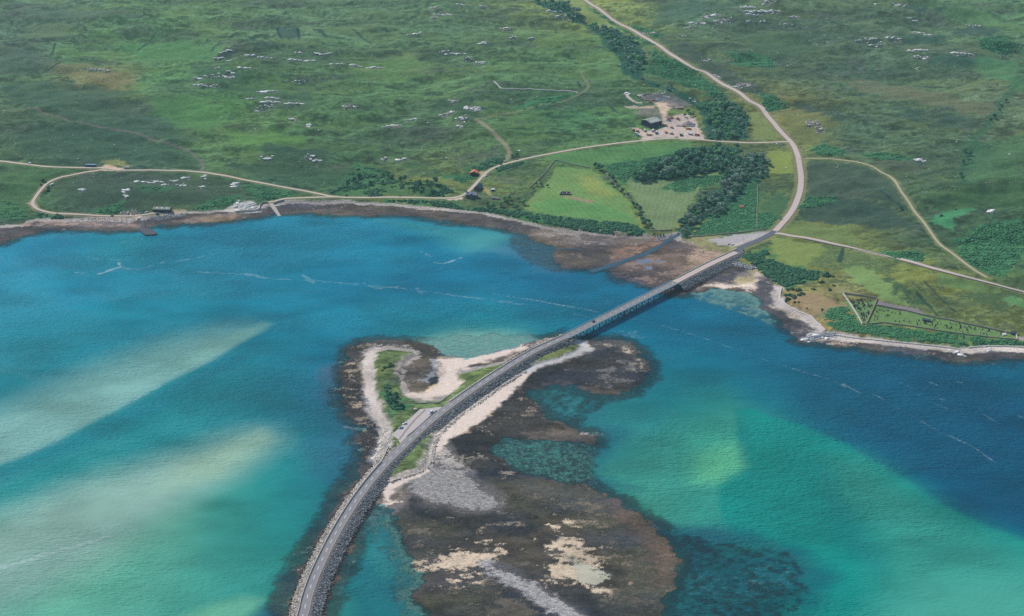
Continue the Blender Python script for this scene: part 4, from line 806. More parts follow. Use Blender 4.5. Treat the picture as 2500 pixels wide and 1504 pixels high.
# ------------------------------------------------------------------ sea
WPTS = [(100,620,34,122,158),(30,680,40,132,162),(50,760,42,132,160),(0,640,36,124,158),(200,700,30,124,156),(400,620,26,118,148),(300,600,30,128,152),(500,560,28,116,150),(700,560,30,122,152),(860,560,30,126,154),(400,700,22,114,142),(600,640,22,116,146),
 (30,850,24,128,150),(150,850,24,126,148),(120,930,22,122,142),(300,800,22,120,144),(0,950,24,126,144),(500,740,20,118,142),(600,700,22,118,148),(700,740,16,118,144),(850,700,22,114,146),(950,620,20,124,150),(1000,700,18,110,140),(1100,680,18,112,142),(1250,640,30,112,142),(1250,700,16,108,138),(1350,690,26,100,134),
 (350,1050,28,128,140),(450,1000,30,130,142),(150,1120,28,128,138),(550,940,30,126,142),(650,880,26,122,142),(720,820,20,118,142),(700,900,26,116,138),(780,880,24,106,134),(800,780,14,122,146),(900,780,12,122,144),(1000,780,16,130,146),(1200,770,20,128,144),(1350,780,18,118,140),
 (680,1000,28,116,130),(760,1000,26,102,128),(800,960,36,98,124),(720,1100,32,126,132),(690,1180,34,128,130),(760,1180,28,112,126),(830,1100,48,98,120),(860,1150,44,96,116),(700,1260,38,132,130),(640,1340,44,134,128),(560,1400,62,142,132),(740,1260,38,122,126),(680,1420,44,134,126),
 (300,1450,96,156,140),(100,1430,122,170,154),(0,1500,98,156,142),(450,1470,76,148,134),(250,1340,120,166,146),(420,1290,104,162,144),(560,1250,66,146,134),(620,1200,44,134,130),
 (1480,770,18,106,136),(1600,740,18,98,132),(1550,820,12,110,134),(1650,820,8,100,128),(1760,830,10,98,126),(1700,770,24,112,140),(1850,850,10,92,120),(1900,850,20,98,122),(2000,880,8,88,116),(2150,900,8,86,114),(2300,930,8,84,112),(2450,920,16,92,116),(2450,1000,6,80,110),(2450,1250,4,80,108),(2350,1150,5,82,110),(2150,1050,6,86,114),(2000,980,8,90,116),(1850,950,10,96,118),(1700,900,10,100,122),(1620,960,20,104,122),
 (1600,1020,30,112,122),(1700,1000,30,120,126),(1500,1080,36,104,120),(1550,1120,56,136,126),(1650,1080,60,148,132),(1720,1060,56,150,130),(1780,1040,58,148,128),(1640,1160,68,154,136),(1740,1130,78,166,138),(1780,1110,80,172,138),(1600,1220,76,152,132),(1700,1220,50,142,130),
 (1560,1180,60,140,126),(1650,1290,64,146,128),(1780,1300,38,132,124),(1860,1400,24,118,116),(1750,1380,36,110,116)]
wsel = (Hh < 0.35)
keep = wsel[:-1, :-1] | wsel[1:, :-1] | wsel[:-1, 1:] | wsel[1:, 1:]
fk = np.nonzero(keep.ravel())[0]; quads = FQ[fk]
used = np.unique(quads); remap = np.full(N0*N1, -1, np.int64); remap[used] = np.arange(len(used))
wx = GX.ravel()[used]; wy = GY.ravel()[used]; wz = Hh.ravel()[used]
WXY = at_z([(p[0], p[1]) for p in WPTS], 0)
tone = shepard(WXY, [lin(p[2:]) for p in WPTS], wx, wy, 0.55, 4.0)
wn = (fbm(wx/60., wy/34., 81, 3)-0.5)
def wpoly(px, f0, f1=None, edge=None, wob=6):
    """0..1 mask of a sand bank: f0 = feather (m); optional far softer side along a polyline"""
    w = smooth(-f0, f0, sdf(at_z(px, 0), wx, wy, 160)+wn*2*wob)
    if edge is not None: w = w*smooth(0, f1, pdist(at_z(edge, 0), wx, wy, f1+20)+wn*wob*3)
    return w
def wmix(w, c):
    global tone
    tone = tone*(1-w[:, None])+np.asarray(lin(c))*w[:, None]
lt = smooth(-100, -420, wx)[:, None]; tone = tone*(1-lt+lt*np.array([0.80, 1.10, 0.98]))
# outer sand bar on the left: crisp lee edge, soft back
b1 = [(-1500,1460),(-300,1060),(0,948),(150,885),(350,815),(500,778),(600,764),(650,772),(664,792),(655,803),(610,826),(560,853),(482,897),(397,938),(340,968),(227,1029),(113,1086),(43,1118),(-60,1150),(-300,1230),(-1500,1640)]
wmix(wpoly(b1, 5, 82, [(-1500,1452),(-300,1052),(0,940),(150,877),(350,807),(500,770),(620,757),(680,772)], 1.5)*0.95, (128,172,165))
wmix(wpoly([(-200,1150),(0,1030),(150,980),(300,930),(420,900),(340,965),(227,1026),(113,1082),(0,1130)], 12)*0.5, (140,182,174))
wmix(wpoly([(430,880),(560,820),(640,785),(662,792),(600,828),(520,872),(460,900)], 10)*0.45, (138,180,166))
# dark trough under the bar
wmix(wpoly([(-60,1170),(43,1128),(227,1042),(340,982),(482,910),(600,838),(660,808),(670,830),(600,880),(480,960),(300,1050),(100,1130),(-60,1200)], 14)*0.45, (18,106,128))
# inner bank
b2 = [(-1500,1660),(-300,1310),(0,1215),(142,1152),(284,1112),(425,1066),(540,1032),(610,1020),(648,1040),(664,1058),(655,1080),(628,1105),(590,1128),(539,1166),(470,1215),(400,1262),(330,1312),(227,1372),(100,1440),(-60,1510),(-300,1600),(-1500,1990)]
wmix(wpoly(b2, 34, 75, [(-1500,1650),(-300,1300),(0,1205),(142,1142),(284,1102),(425,1056),(540,1022),(640,1008)], 8)*0.95, (146,176,165))
wmix(wpoly([(430,1140),(560,1085),(640,1055),(655,1075),(590,1125),(539,1158),(470,1180),(380,1200)], 16)*0.6, (166,190,162))
wmix(wpoly([(-100,1330),(100,1240),(300,1190),(430,1160),(400,1200),(300,1260),(150,1330),(-60,1400)], 30)*0.5, (156,184,168))
wmix(wpoly([(430,1515),(530,1475),(600,1460),(640,1462),(620,1490),(560,1530)], 8)*0.6, (120,180,146))
# shallow bay by the island and green wedges on the right
wmix(wpoly([(955,835),(1030,808),(1110,790),(1200,790),(1290,800),(1320,820),(1290,840),(1200,870),(1080,880),(1050,850)], 26)*0.6, (70,160,156))
wmix(wpoly([(985,838),(1060,818),(1130,806),(1220,808),(1290,818),(1300,838),(1200,868),(1075,880),(1040,846)], 14)*0.85, (132,180,168))
wmix(wpoly([(926,537),(1026,546),(1139,557),(1224,566),(1250,580),(1210,594),(1139,613),(1097,600),(1040,566)], 24)*0.75, (66,150,154))
wmix(wpoly([(1139,575),(1230,568),(1255,585),(1210,608),(1150,612)], 22)*0.4, (96,164,158))
g2 = [(1803,1000),(1830,1000),(1900,1022),(1990,1052),(2060,1085),(2130,1125),(2200,1165),(2300,1230),(2420,1290),(2560,1340),(2900,1420),(3600,1560),(4800,1700),(4800,2600),(1400,2600),(1640,1560),(1830,1500),(1960,1440),(1990,1380),(1890,1320),(1790,1310),(1760,1240),(1755,1180),(1812,1138),(1800,1060)]
wmix(wpoly(g2, 6, wob=2)*0.95, (10,132,124))
wmix(wpoly([(2030,1120),(2100,1120),(2200,1180),(2330,1260),(2460,1320),(2900,1450),(3600,1600),(4800,1760),(4800,2600),(2200,2600),(2160,1450),(2120,1300),(2040,1200)], 34)*0.85, (60,148,134))
wmix(wpoly([(2250,1420),(2400,1400),(2900,1480),(4400,1800),(4400,2400),(2100,2400),(2150,1520)], 40)*0.6, (86,160,142))
wmix(wpoly([(2000,1120),(2030,1180),(2090,1260),(2140,1330),(2160,1400),(2080,1360),(2020,1260),(1990,1160)], 16)*0.45, (26,112,116))
wmix(wpoly([(1800,1000),(1812,1060),(1826,1130),(1840,1160),(1815,1150),(1806,1090)], 8)*0.4, (14,104,112))
wmix(wpoly([(1690,1110),(1760,1080),(1801,1075),(1815,1138),(1754,1175),(1690,1180)], 13, wob=2)*(1-smooth(0, 70, pdist(at_z([(1812,1138),(1760,1172)], 0), wx, wy, 80)))*0.75, (112,196,148))
wmix(wpoly([(1190,1078),(1444,1074),(1450,1110),(1440,1150),(1440,1185),(1285,1162),(1195,1112)], 8)*0.3, (120,160,146))
wmix(wpoly([(1296,955),(1380,948),(1420,975),(1400,1030),(1320,1015)], 8)*0.5, (74,136,134))
# dark submerged weed belts
for px, c, k in [([(1180,1560),(1180,1560),(1180,1561)], (0,0,0), 0.0), ([(820,850),(850,836),(930,822),(980,822),(940,830),(850,850),(828,884),(820,927),(826,985),(850,1040),(830,1050),(800,990),(795,920)], (72,96,118), .8),
                 ([(760,960),(800,920),(826,985),(850,1050),(870,1100),(860,1150),(800,1180),(770,1110)], (44,96,120), .45),
                 ([(872,1150),(847,1190),(810,1238),(782,1290),(750,1348),(719,1412),(690,1504),(640,1700),(600,1700),(672,1504),(690,1440),(720,1380),(748,1310),(775,1260),(812,1205),(845,1165)], (44,74,96), .92),
                 ([(1585,860),(1610,880),(1600,930),(1570,960),(1540,960),(1590,910)], (40,96,112), .35), ([(1300,960),(1400,945),(1500,975),(1470,1010),(1400,1040),(1330,1020)], (46,98,112), .4),
                 ([(1245,565),(1330,590),(1380,605),(1350,640),(1380,665),(1300,655),(1220,610)], (80,116,138), .45), ([(970,1240),(1000,1340),(1050,1420),(1040,1500),(975,1480),(955,1380)], (58,92,108), .4),
                 ([(870,1380),(960,1440),(1000,1510),(960,1600),(860,1600),(845,1440)], (24,92,110), .55), ([(1600,1300),(1700,1305),(1800,1320),(1740,1390),(1660,1400)], (36,92,110), .5),
                 ([(1640,1360),(1700,1320),(1800,1322),(1900,1336),(1945,1345),(1978,1392),(1992,1444),(1960,1510),(1940,1600),(1600,1600)], (32,74,96), .60),
 ([(1440,1190),(1500,1205),(1600,1270),(1680,1310),(1700,1340),(1650,1350),(1590,1300),(1540,1260),(1480,1225)], (34,80,98), .55), ([(1380,1030),(1460,1060),(1460,1090),(1400,1100)], (44,80,100), .5),
                 ([(1450,1060),(1520,1060),(1500,1100),(1460,1180),(1440,1130)], (30,90,112), .5)]:
    wmix(wpoly(px, 12, wob=28)*k, c)
tone = tone*(0.98+0.14*wn)[:, None]
cl = smooth(-0.02, 1.25, -wz)                                 # cloudiness: shallow water lets the bed show
cl = np.clip(cl*(0.9+0.5*wn), 0, 1)
cl = np.maximum(cl, 0.20*smooth(0, 0.15, -wz))
fo = np.zeros(wx.shape)
FOAM = [([(241,669),(268,660),(295,651)], 2.2, .75),([(288,640),(295,651)], 1.8, .8),([(295,651),(326,658),(360,652),(397,641),(454,634),(519,621)], 1.8, .55),([(182,665),(203,666)], 2, .5),
 ([(482,664),(530,666),(567,668),(612,670),(653,679)], 2.4, .5),([(600,671),(654,679),(713,682),(762,685),(827,690),(895,696),(966,702),(1023,710),(1082,717),(1139,725),(1196,732),(1281,744)], 3.0, .46),
 ([(740,672),(765,690)], 2.5, .5),([(890,692),(920,704),(970,700)], 2.5, .52),([(1018,705),(1030,715)], 4, .5),([(1200,716),(1260,726),(1313,734),(1362,744),(1410,752),(1460,761)], 1.5, .6),([(1400,765),(1440,775)], 1.4, .5),
 ([(1532,775),(1580,786),(1626,798),(1711,823),(1796,853),(1840,868),(1885,884),(1970,910),(2030,928),(2055,941),(2084,951)], 1.1, .54),([(2115,955),(2145,968),(2169,984),(2226,1015),(2297,1055),(2370,1088),(2430,1130)], 1.1, .52),([(2060,938),(2100,960)], 1.3, .5),
 ([(1026,614),(1054,627)], 1.5, .55),([(1060,640),(1072,643),(1088,642),(1110,635),(1128,628)], 1.6, .7),([(300,590),(345,583)], 3, .42),([(140,597),(165,594)], 3, .42),([(215,628),(240,632)], 3, .42),([(265,633),(295,637)], 3, .42),
 ([(0,1385),(60,1369),(113,1354),(184,1334),(227,1322),(270,1308)], 3.0, .56),([(43,1118),(113,1087),(227,1030),(340,969),(397,939)], 1.4, .44),([(330,975),(352,963)], 1.0, .8),([(380,950),(392,942)], 1, .6),
 ([(2226,955),(2245,967)], 1.6, .40),([(2295,973),(2340,990)], 1.8, .40),([(2280,985),(2310,998)], 1.8, .40),([(2200,935),(2230,950)], 1.5, .45),([(2400,1010),(2440,1035)], 1.8, .45),([(2265,930),(2290,942)], 1.5, .45),([(2330,930),(2350,935)], 1.5, .45),([(2480,1010),(2510,1030)], 1.5, .45),
 ([(1400,822),(1440,804),(1520,765),(1600,728)], 5, .40),([(1500,815),(1545,815)], 7, .40),([(1530,835),(1560,822)], 6, .38),([(840,1042),(870,1046)], 1.2, .75),([(862,1048),(880,1085),(885,1110)], 3, .42)]
for px, hw, k in FOAM:
    d = pdist(resample(at_z(px, 0), 5), wx, wy, hw*3+6)+(fbm(wx/7., wy/5., 91, 2)-0.5)*hw*2.2
    fo = np.maximum(fo, k*(1-smooth(hw*0.35, hw*1.5, d)))
shore_f = (1-smooth(0.02, 0.22, -wz))*smooth(-0.02, 0.03, -wz)
kf = 0.40*smooth(0.35, 0.6, fbm(wx/22., wy/16., 95, 3))
for px, hw, k in [([(57,574),(148,560),(199,565),(312,562)], 14, .3),([(363,551),(426,550),(582,534)], 10, .35),([(685,521),(827,524),(969,524),(1082,540),(1196,553)], 9, .28),([(2240,868),(2339,884),(2420,884)], 12, .36),([(1440,1170),(1470,1205),(1555,1255),(1600,1292)], 8, .42),([(1380,1045),(1445,1080)], 12, .4),([(930,1240),(895,1290),(865,1345),(840,1400),(815,1470)], 7, .42),([(870,1165),(810,1245),(750,1356),(705,1490)], 8, .30),([(1700,1420),(1780,1440),(1900,1400)], 30, .30)]:
    d = pdist(resample(at_z(px, 0), 6), wx, wy, hw+10); fo = np.maximum(fo, k*(1-smooth(hw*.3, hw, d))*(0.6+0.8*fbm(wx/9., wy/7., 96, 2)))
fo = np.maximum(fo, shore_f*kf)
chop = 0.22+0.85*smooth(0.36, 0.62, fbm(wx/190., wy/90., 97, 4))+0.40*smooth(-50, 250, wx)*smooth(0.3, 0.55, fbm(wx/70., wy/40., 98, 3))
Wm = array_mesh('sea_water', np.stack([wx, wy, np.zeros_like(wx)], 1), remap[quads])
LIFTW = np.array([0.008, 0.010, 0.014])
add_attr(Wm, 'tone', np.clip((tone-LIFTW)/GAIN*np.array([1.08, 1.22, 1.18])*(1-0.42*tone.mean(1, keepdims=True)), 0.001, 0.9)); add_attr(Wm, 'cloud', cl); add_attr(Wm, 'foam', fo); add_attr(Wm, 'chop', chop)
sea = link('sea_water', Wm, water_material(), smooth_=True); tag(sea, kind='structure')
# ------------------------------------------------------------------ causeway, roads, bridge
ASPH = road_material('asphalt', (140,138,140), (150,142,138), (128,126,130), edge=(176,160,148))
ASPH_NEW = road_material('dark asphalt', (96,100,112), (102,104,112), (90,92,104))
CHIP = road_material('pink chippings', (196,176,168), (206,186,174), (182,166,160), edge=(160,152,118))
LANE = road_material('lane gravel', (196,180,164), (206,190,172), (178,166,152), edge=(150,146,112))
TRK = road_material('farm track', (176,164,140), (204,190,166), (132,136,92), edge=(110,122,80))
PAINT = plain('road paint', (228,228,224), 0.7, var=0.12, world=True)
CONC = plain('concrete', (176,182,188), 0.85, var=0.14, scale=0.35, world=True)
CONC_D = plain('shaded concrete', (82,86,92), 0.9, var=0.25, scale=0.5, world=True)  # shade on the piers and abutments is built into this darker concrete
RAILM = plain('painted steel rail', (150,182,200), 0.5, var=0.12, world=True)
DECKR = road_material('bridge surfacing', (134,134,132), (142,136,130), (122,122,122), edge=(150,160,166))
WALLST = plain('dry stone', (150,142,132), 0.95, var=0.4, scale=1.6, world=True)
WALLPALE = plain('pale wall stone', (206,198,186), 0.95, var=0.22, scale=1.3, world=True)
ROCKP = rocky('pale armour stone', (150,138,128), (250,238,224)); ROCKD = rocky('grey armour stone', (72,76,84), (196,194,194)); ROCKW = rocky('weedy stone', (38,38,44), (104,96,92))  # causeway flanks: sunlit side painted paler, shaded side painted darker
OUTCR = rocky('quartzite', (204,198,190), (252,248,242), k=1.0, scale=0.5); CRAG = rocky('crag face', (116,104,100), (214,202,192), scale=0.4); BOULD = rocky('boulder stone', (180,174,168), (246,242,236))

def offset(line, off):
    d = np.gradient(line[:, :2], axis=0); d /= np.linalg.norm(d, axis=1)[:, None]+1e-9
    o = line.copy(); o[:, 0] += d[:, 1]*off; o[:, 1] -= d[:, 0]*off      # + = right of travel
    return o
def bank(name, line, prof, mat):
    """embankment: profile of (offset right, height above/below road or absolute)"""
    n = len(line); m = len(prof); V = np.zeros((n, m, 3))
    for j, (o, z, absol) in enumerate(prof):
        oo = offset(line, 1.0)-line
        V[:, j, :2] = line[:, :2]+oo[:, :2]*(np.broadcast_to(o, (n,))[:, None]); V[:, j, 2] = z if absol else line[:, 2]+z
    F = [(i*m+j, i*m+j+1, (i+1)*m+j+1, (i+1)*m+j) for i in range(n-1) for j in range(m-1)]
    return link(name, array_mesh(name, V.reshape(-1, 3), np.array(F)), mat)
BANKM = rocky('embankment core', (92,88,84), (128,120,112))
ds = np.concatenate([[0], np.cumsum(np.linalg.norm(np.diff(CAUSE[:, :2], axis=0), axis=1))])
tag(bank('causeway', CAUSE, [(-15.0,-2.5,1),(-4.7,-0.05,0),(-3.9,0.0,0),(3.9,0.0,0),(4.6,-0.1,0),(15.5,-2.5,1)], BANKM), kind='structure')
tag(bank('causeway', EMB, [(-11,-1.5,1),(-4.9,-0.05,0),(-4.0,0,0),(4.2,0,0),(5.0,-0.1,0),(17.0,-1.5,1)], BANKM), kind='structure')
def road(name, line, hw, mat, dz=0.22):
    q = np.arange(len(line)); hw = hw*(1+(0.11 if hw < 3 else 0.035)*(vnoise(q*0.35, q*0.0+hw*9, 3)-0.5)*2)
    return tag(ribbon(name, line, hw, mat, dz, cols=(-1,-0.75,-0.5,-0.25,0,0.25,0.5,0.75,1)), kind='structure')
rd_c = road('causeway_road', CAUSE, 3.75, ASPH)
rd_e = road('embankment_road', EMB, 4.2, CHIP)
NEWL = np.array([p for p in EMB[-3:]]+[p for p in MAIN if np.linalg.norm(p[:2]-MAIN[0, :2]) < np.linalg.norm(at_z((1889,564), 5)[0]-MAIN[0, :2])])
NEWL = resample(NEWL, 4)
rd_m = road('main_road', MAIN, 3.9, CHIP); rd_n = road('new_asphalt', NEWL, 3.6, ASPH_NEW, 0.27)
rd_s = road('east_road', EAST, 2.9, CHIP, 0.20); road('farm_track', TRACK, 1.9, TRK, 0.18); road('lane', WEST, 2.3, LANE, 0.19); road('old_lane', OLD, 2.2, LANE, 0.23); road('slip_lane', SPUR, 2.2, LANE, 0.24)
def dashes(line, parent, name='centre_line', length=4.0, gap=5.0, hw=0.13, dz=0.10, a=0, b=None):
    L = resample(line, 1.0); mb = MB(); s = int(a); n = len(L) if b is None else min(len(L), int(b))
    while s+length < n-1:
        seg = L[int(s):int(s+length)+1]; d = seg[-1]-seg[0]; d[2] = 0; d /= np.linalg.norm(d)+1e-9; q = np.array([d[1], -d[0], 0])*hw
        mb.add([seg[0]+q+(0, 0, dz), seg[-1]+q+(0, 0, dz), seg[-1]-q+(0, 0, dz), seg[0]-q+(0, 0, dz)], [(0, 1, 2, 3)]); s += length+gap
    return mb.build(name, PAINT, parent)
dashes(CAUSE, rd_c, hw=0.20, length=5, gap=7, dz=0.25); dashes(MAIN, rd_m, a=70, b=420, hw=0.14, length=3.0, gap=8.0, dz=0.26)
# --- car park by the causeway
cp = at_z(CARPARK_PX, 4.6)
cpz = np.array([float(height(np.array([p[0]]), np.array([p[1]]))[0]) for p in cp])
PARK = plain('car park tarmac', (188,178,174), 0.9, var=0.10, scale=0.25, world=True)
zc = float(np.median(cpz)) if len(cpz) else 4.5
V = [(x, y, 4.75) for x, y in cp]+[(x, y, 1.5) for x, y in cp]; n = len(cp)
tag(mesh_obj('car_park', V, [tuple(range(n))[::-1] if np.cross(cp[1]-cp[0], cp[2]-cp[1]) < 0 else tuple(range(n))]+[(i, (i+1) % n, n+(i+1) % n, n+i) for i in range(n)], PARK), kind='structure')
ls = at_z([(1039,1000),(1012,1026),(992,1050),(974,1074)], 4.75); L = resample(np.column_stack([ls, np.full(len(ls), 4.75)]), 4)
tag(ribbon('tar_strip', L, 1.0, plain('fresh tar', (150,136,130), 0.8, var=0.1, world=True), 0.012), kind='structure')
# --- bridge
br = empty('road_bridge', BRIDGE[0], 0, 'long low concrete road bridge on many slender piers over the blue channel', 'bridge')
def local(L): return np.asarray(L)-BRIDGE[0]
bd = BRIDGE[-1]-BRIDGE[0]; BL = np.linalg.norm(bd); bang = math.atan2(bd[1], bd[0]); u = bd/BL; w = np.array([u[1], -u[0], 0])
def strip(offs, zs, name, mat, parent=br):
    mb = MB(); n = len(offs); V = []
    for s in (0, BL):
        for o, z in zip(offs, zs): V.append(tuple(u*s+w*o+np.array([0, 0, z])))
    mb.add(V, [(i, (i+1) % n, n+(i+1) % n, n+i) for i in range(n)]+[tuple(range(n)), tuple(range(2*n-1, n-1, -1))])
    return mb.build(name, mat, parent)
strip([-5.1,5.0,5.0,3.9,2.6,-2.8,-3.9,-5.1], [-0.05,-0.05,-0.42,-0.5,-1.05,-1.05,-0.5,-0.42], 'deck', CONC)
LB = local(BRIDGE); sfc = ribbon('roadway', LB, 3.4, DECKR, 0.0, br, cols=(-1,-0.75,-0.5,-0.25,0,0.25,0.5,0.75,1)); dashes(LB, sfc, hw=0.17, length=4, gap=6, dz=0.02)
strip([-4.9,-3.5,-3.5,-4.9], [0.16,0.16,-0.04,-0.04], 'footway', plain('footway slabs', (170,172,170), 0.9, var=0.12, world=True))
strip([3.5,4.8,4.8,3.5], [0.16,0.16,-0.04,-0.04], 'footway', plain('right footway slabs', (178,182,184), 0.9, var=0.12, world=True))
for o in (-5.0, 4.9):
    mb = MB()
    for z, h in ((0.45, 0.22), (0.85, 0.22), (1.2, 0.16)):
        c = u*(BL/2)+w*o+np.array([0, 0, z]); mb.box(c, (BL, 0.12, h), bang)
    for i in range(72):
        c = u*(BL*i/71)+w*o+np.array([0, 0, 0.6]); mb.box(c, (0.14, 0.12, 1.25), bang)
    mb.build('railing', RAILM, br)
NP = 17
for i in range(NP):
    s = BL*(i+1)/(NP+1); mb = MB(); wide = i == 8
    for o in ((-2.6, 2.6)):
        for q in ((-0.8, 0.8) if wide else (0,)):
            c = u*(s+q)+w*o; mb.cyl((c[0], c[1], -BR_Z-3.5), (c[0], c[1], -1.5), 0.62, 0.62, 8)
    c = u*s+np.array([0, 0, -1.27]); mb.box(c, (1.0 if not wide else 2.6, 7.2, 0.42), bang)
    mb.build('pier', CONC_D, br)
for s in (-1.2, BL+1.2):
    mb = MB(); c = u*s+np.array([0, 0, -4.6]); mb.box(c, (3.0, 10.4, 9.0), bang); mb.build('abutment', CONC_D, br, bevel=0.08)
# --- parapet walls
def wall_run(name, line, h, th, mat, label, cat='wall', group=None, base_drop=0.6, cap=None, follow=True, gaps=None):
    """masonry wall along a line (x,y,z = foot)"""
    L = np.asarray(line); d = np.gradient(L[:, :2], axis=0); d /= np.linalg.norm(d, axis=1)[:, None]+1e-9
    q = np.stack([-d[:, 1], d[:, 0]], 1)*th/2; n = len(L); V = []
    r = np.random.default_rng(int(abs(L[0, 0])*10) % 9999); hh = h*(1+r.uniform(-0.10, 0.08, n))
    for i in range(n):
        for sx, z in ((1, -base_drop), (1, hh[i]), (-1, hh[i]), (-1, -base_drop)): V.append((L[i, 0]+q[i, 0]*sx*(0.8 if z > 0 else 1.1), L[i, 1]+q[i, 1]*sx*(0.8 if z > 0 else 1.1), L[i, 2]+z))
    F = [(i*4+j, (i+1)*4+j, (i+1)*4+j+1, i*4+j+1) for i in range(n-1) for j in range(3)]+[(3, 2, 1, 0), (4*n-4, 4*n-3, 4*n-2, 4*n-1)]
    o = mesh_obj(name, V, F, mat)
    return tag(o, label, cat, group)
def gline(px, step=5):
    g = ground(px); L = resample(g, step); L[:, 2] = height(L[:, 0], L[:, 1]); return L
def seg(line, a_px, b_px, z):
    A_ = at_z(a_px, z)[0]; B_ = at_z(b_px, z)[0]
    i = np.argmin(np.hypot(*(line[:, :2]-A_).T)); j = np.argmin(np.hypot(*(line[:, :2]-B_).T)); return line[min(i, j):max(i, j)+1]
PAR = plain('parapet concrete', (196,188,178), 0.9, var=0.2, scale=1.0, world=True)
wall_run('parapet_wall', offset(seg(CAUSE, (660,1760), (940,1132), 5.2), -4.1), 1.55, 0.6, PAR, 'long pale parapet wall along the left edge of the causeway road, rising from the bottom', group=None)
wall_run('parapet_wall', offset(seg(CAUSE, (1105,985), (1381,822), 5.5), -4.1), 1.15, 0.55, PAR, 'parapet wall beside the causeway road between the lagoon grass and the bridge')
wall_run('parapet_wall', offset(EMB[2:], -4.6), 1.25, 0.6, PAR, 'parapet wall on the far side of the pale embankment road past the bridge')
wl = at_z([(949,1089),(943,1103),(936,1118),(928,1133)], 4.6); wall_run('sea_wall', resample(np.column_stack([wl, np.full(4, 3.9)]), 3), 1.9, 0.7, PAR, 'short angled sea wall below the small triangle of turf by the causeway')
wl = at_z([(1066,1003),(1036,1030),(1012,1052),(994,1066)], 4.75); wall_run('kerb_wall', resample(np.column_stack([wl, np.full(4, 4.75)]), 3), 0.8, 0.5, plain('dark kerb stone', (84,80,78), 0.9, world=True), 'low dark wall dividing the car park from the causeway road')
# --- rock armour
def armour(name, line, o0, o1, z0, z1, dens, r0, r1, mat, label, seed, absol0=False):
    r = np.random.default_rng(seed); L = resample(line, 1.0); n = int(len(L)*abs(o1-o0)*dens); i = r.integers(0, len(L)-1, n); t = r.uniform(0, 1, n)
    oo = (offset(L, 1.0)-L)[:, :2]; o = o0+(o1-o0)*t+r.normal(0, 0.5, n)
    zt = L[i, 2]+z0; p = np.stack([L[i, 0]+oo[i, 0]*o, L[i, 1]+oo[i, 1]*o, zt+(z1-zt)*t+0.05], 1)
    gtop = height(p[:, 0], p[:, 1]); k_ = (p[:, 2] > gtop-0.35) & (p[:, 2] > -1.4); p = p[k_]; n = len(p)
    s = r.uniform(r0, r1, n); S = np.stack([s*r.uniform(.8, 1.5, n), s*r.uniform(.8, 1.2, n), s*r.uniform(.55, .95, n)], 1)
    V, F = lumps(p, S, 1, 0.33, seed=seed); return tag(link(name, array_mesh(name, V, F), mat), label, 'rocks', kind='stuff')
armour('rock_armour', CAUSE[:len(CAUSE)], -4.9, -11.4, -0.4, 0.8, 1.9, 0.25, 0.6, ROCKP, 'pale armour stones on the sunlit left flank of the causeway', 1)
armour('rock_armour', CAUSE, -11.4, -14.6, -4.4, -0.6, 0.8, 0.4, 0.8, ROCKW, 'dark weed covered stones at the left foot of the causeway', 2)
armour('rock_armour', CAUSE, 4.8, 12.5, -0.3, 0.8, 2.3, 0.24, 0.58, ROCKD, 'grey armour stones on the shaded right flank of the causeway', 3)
armour('rock_armour', CAUSE[:70], 12.0, 16.0, -4.4, -0.8, 0.9, 0.4, 0.9, ROCKW, 'dark weed covered stones at the right foot of the causeway', 4)
armour('rock_armour', EMB, 5.2, 14.0, -0.3, 0.9, 2.0, 0.26, 0.65, ROCKD, 'grey armour stones below the embankment beyond the bridge', 5)
armour('rock_armour', EMB, 13.5, 18.0, -5.5, 0.2, 0.9, 0.4, 0.9, ROCKW, 'weedy stones at the toe of the embankment beyond the bridge', 6)
armour('rock_armour', EMB[:18], -5.0, -10.5, -0.6, 0.8, 0.8, 0.4, 0.9, ROCKD, 'armour stones on the tidal flat side of the embankment beyond the bridge', 7)
hook = line_fixed([(1780,634),(1800,640),(1822,644),(1846,650)], 3.2, 3); armour('rock_armour', hook, 0, 8, 0.0, 0.9, 1.0, 0.5, 1.1, ROCKD, 'grey armour stones curving round the small beach head', 8)
edge = line_fixed([(1283,906),(1250,925),(1205,955),(1165,985),(1128,1010),(1098,1034),(1072,1060),(1060,1085),(1056,1110),(1048,1134),(1022,1152),(985,1164),(945,1177)], 1.0, 2)
armour('rock_armour', edge, -2.2, 2.0, 0.9, 0.3, 0.9, 0.35, 0.85, ROCKP, 'pale boulder edge between the island turf and the white sand', 9)
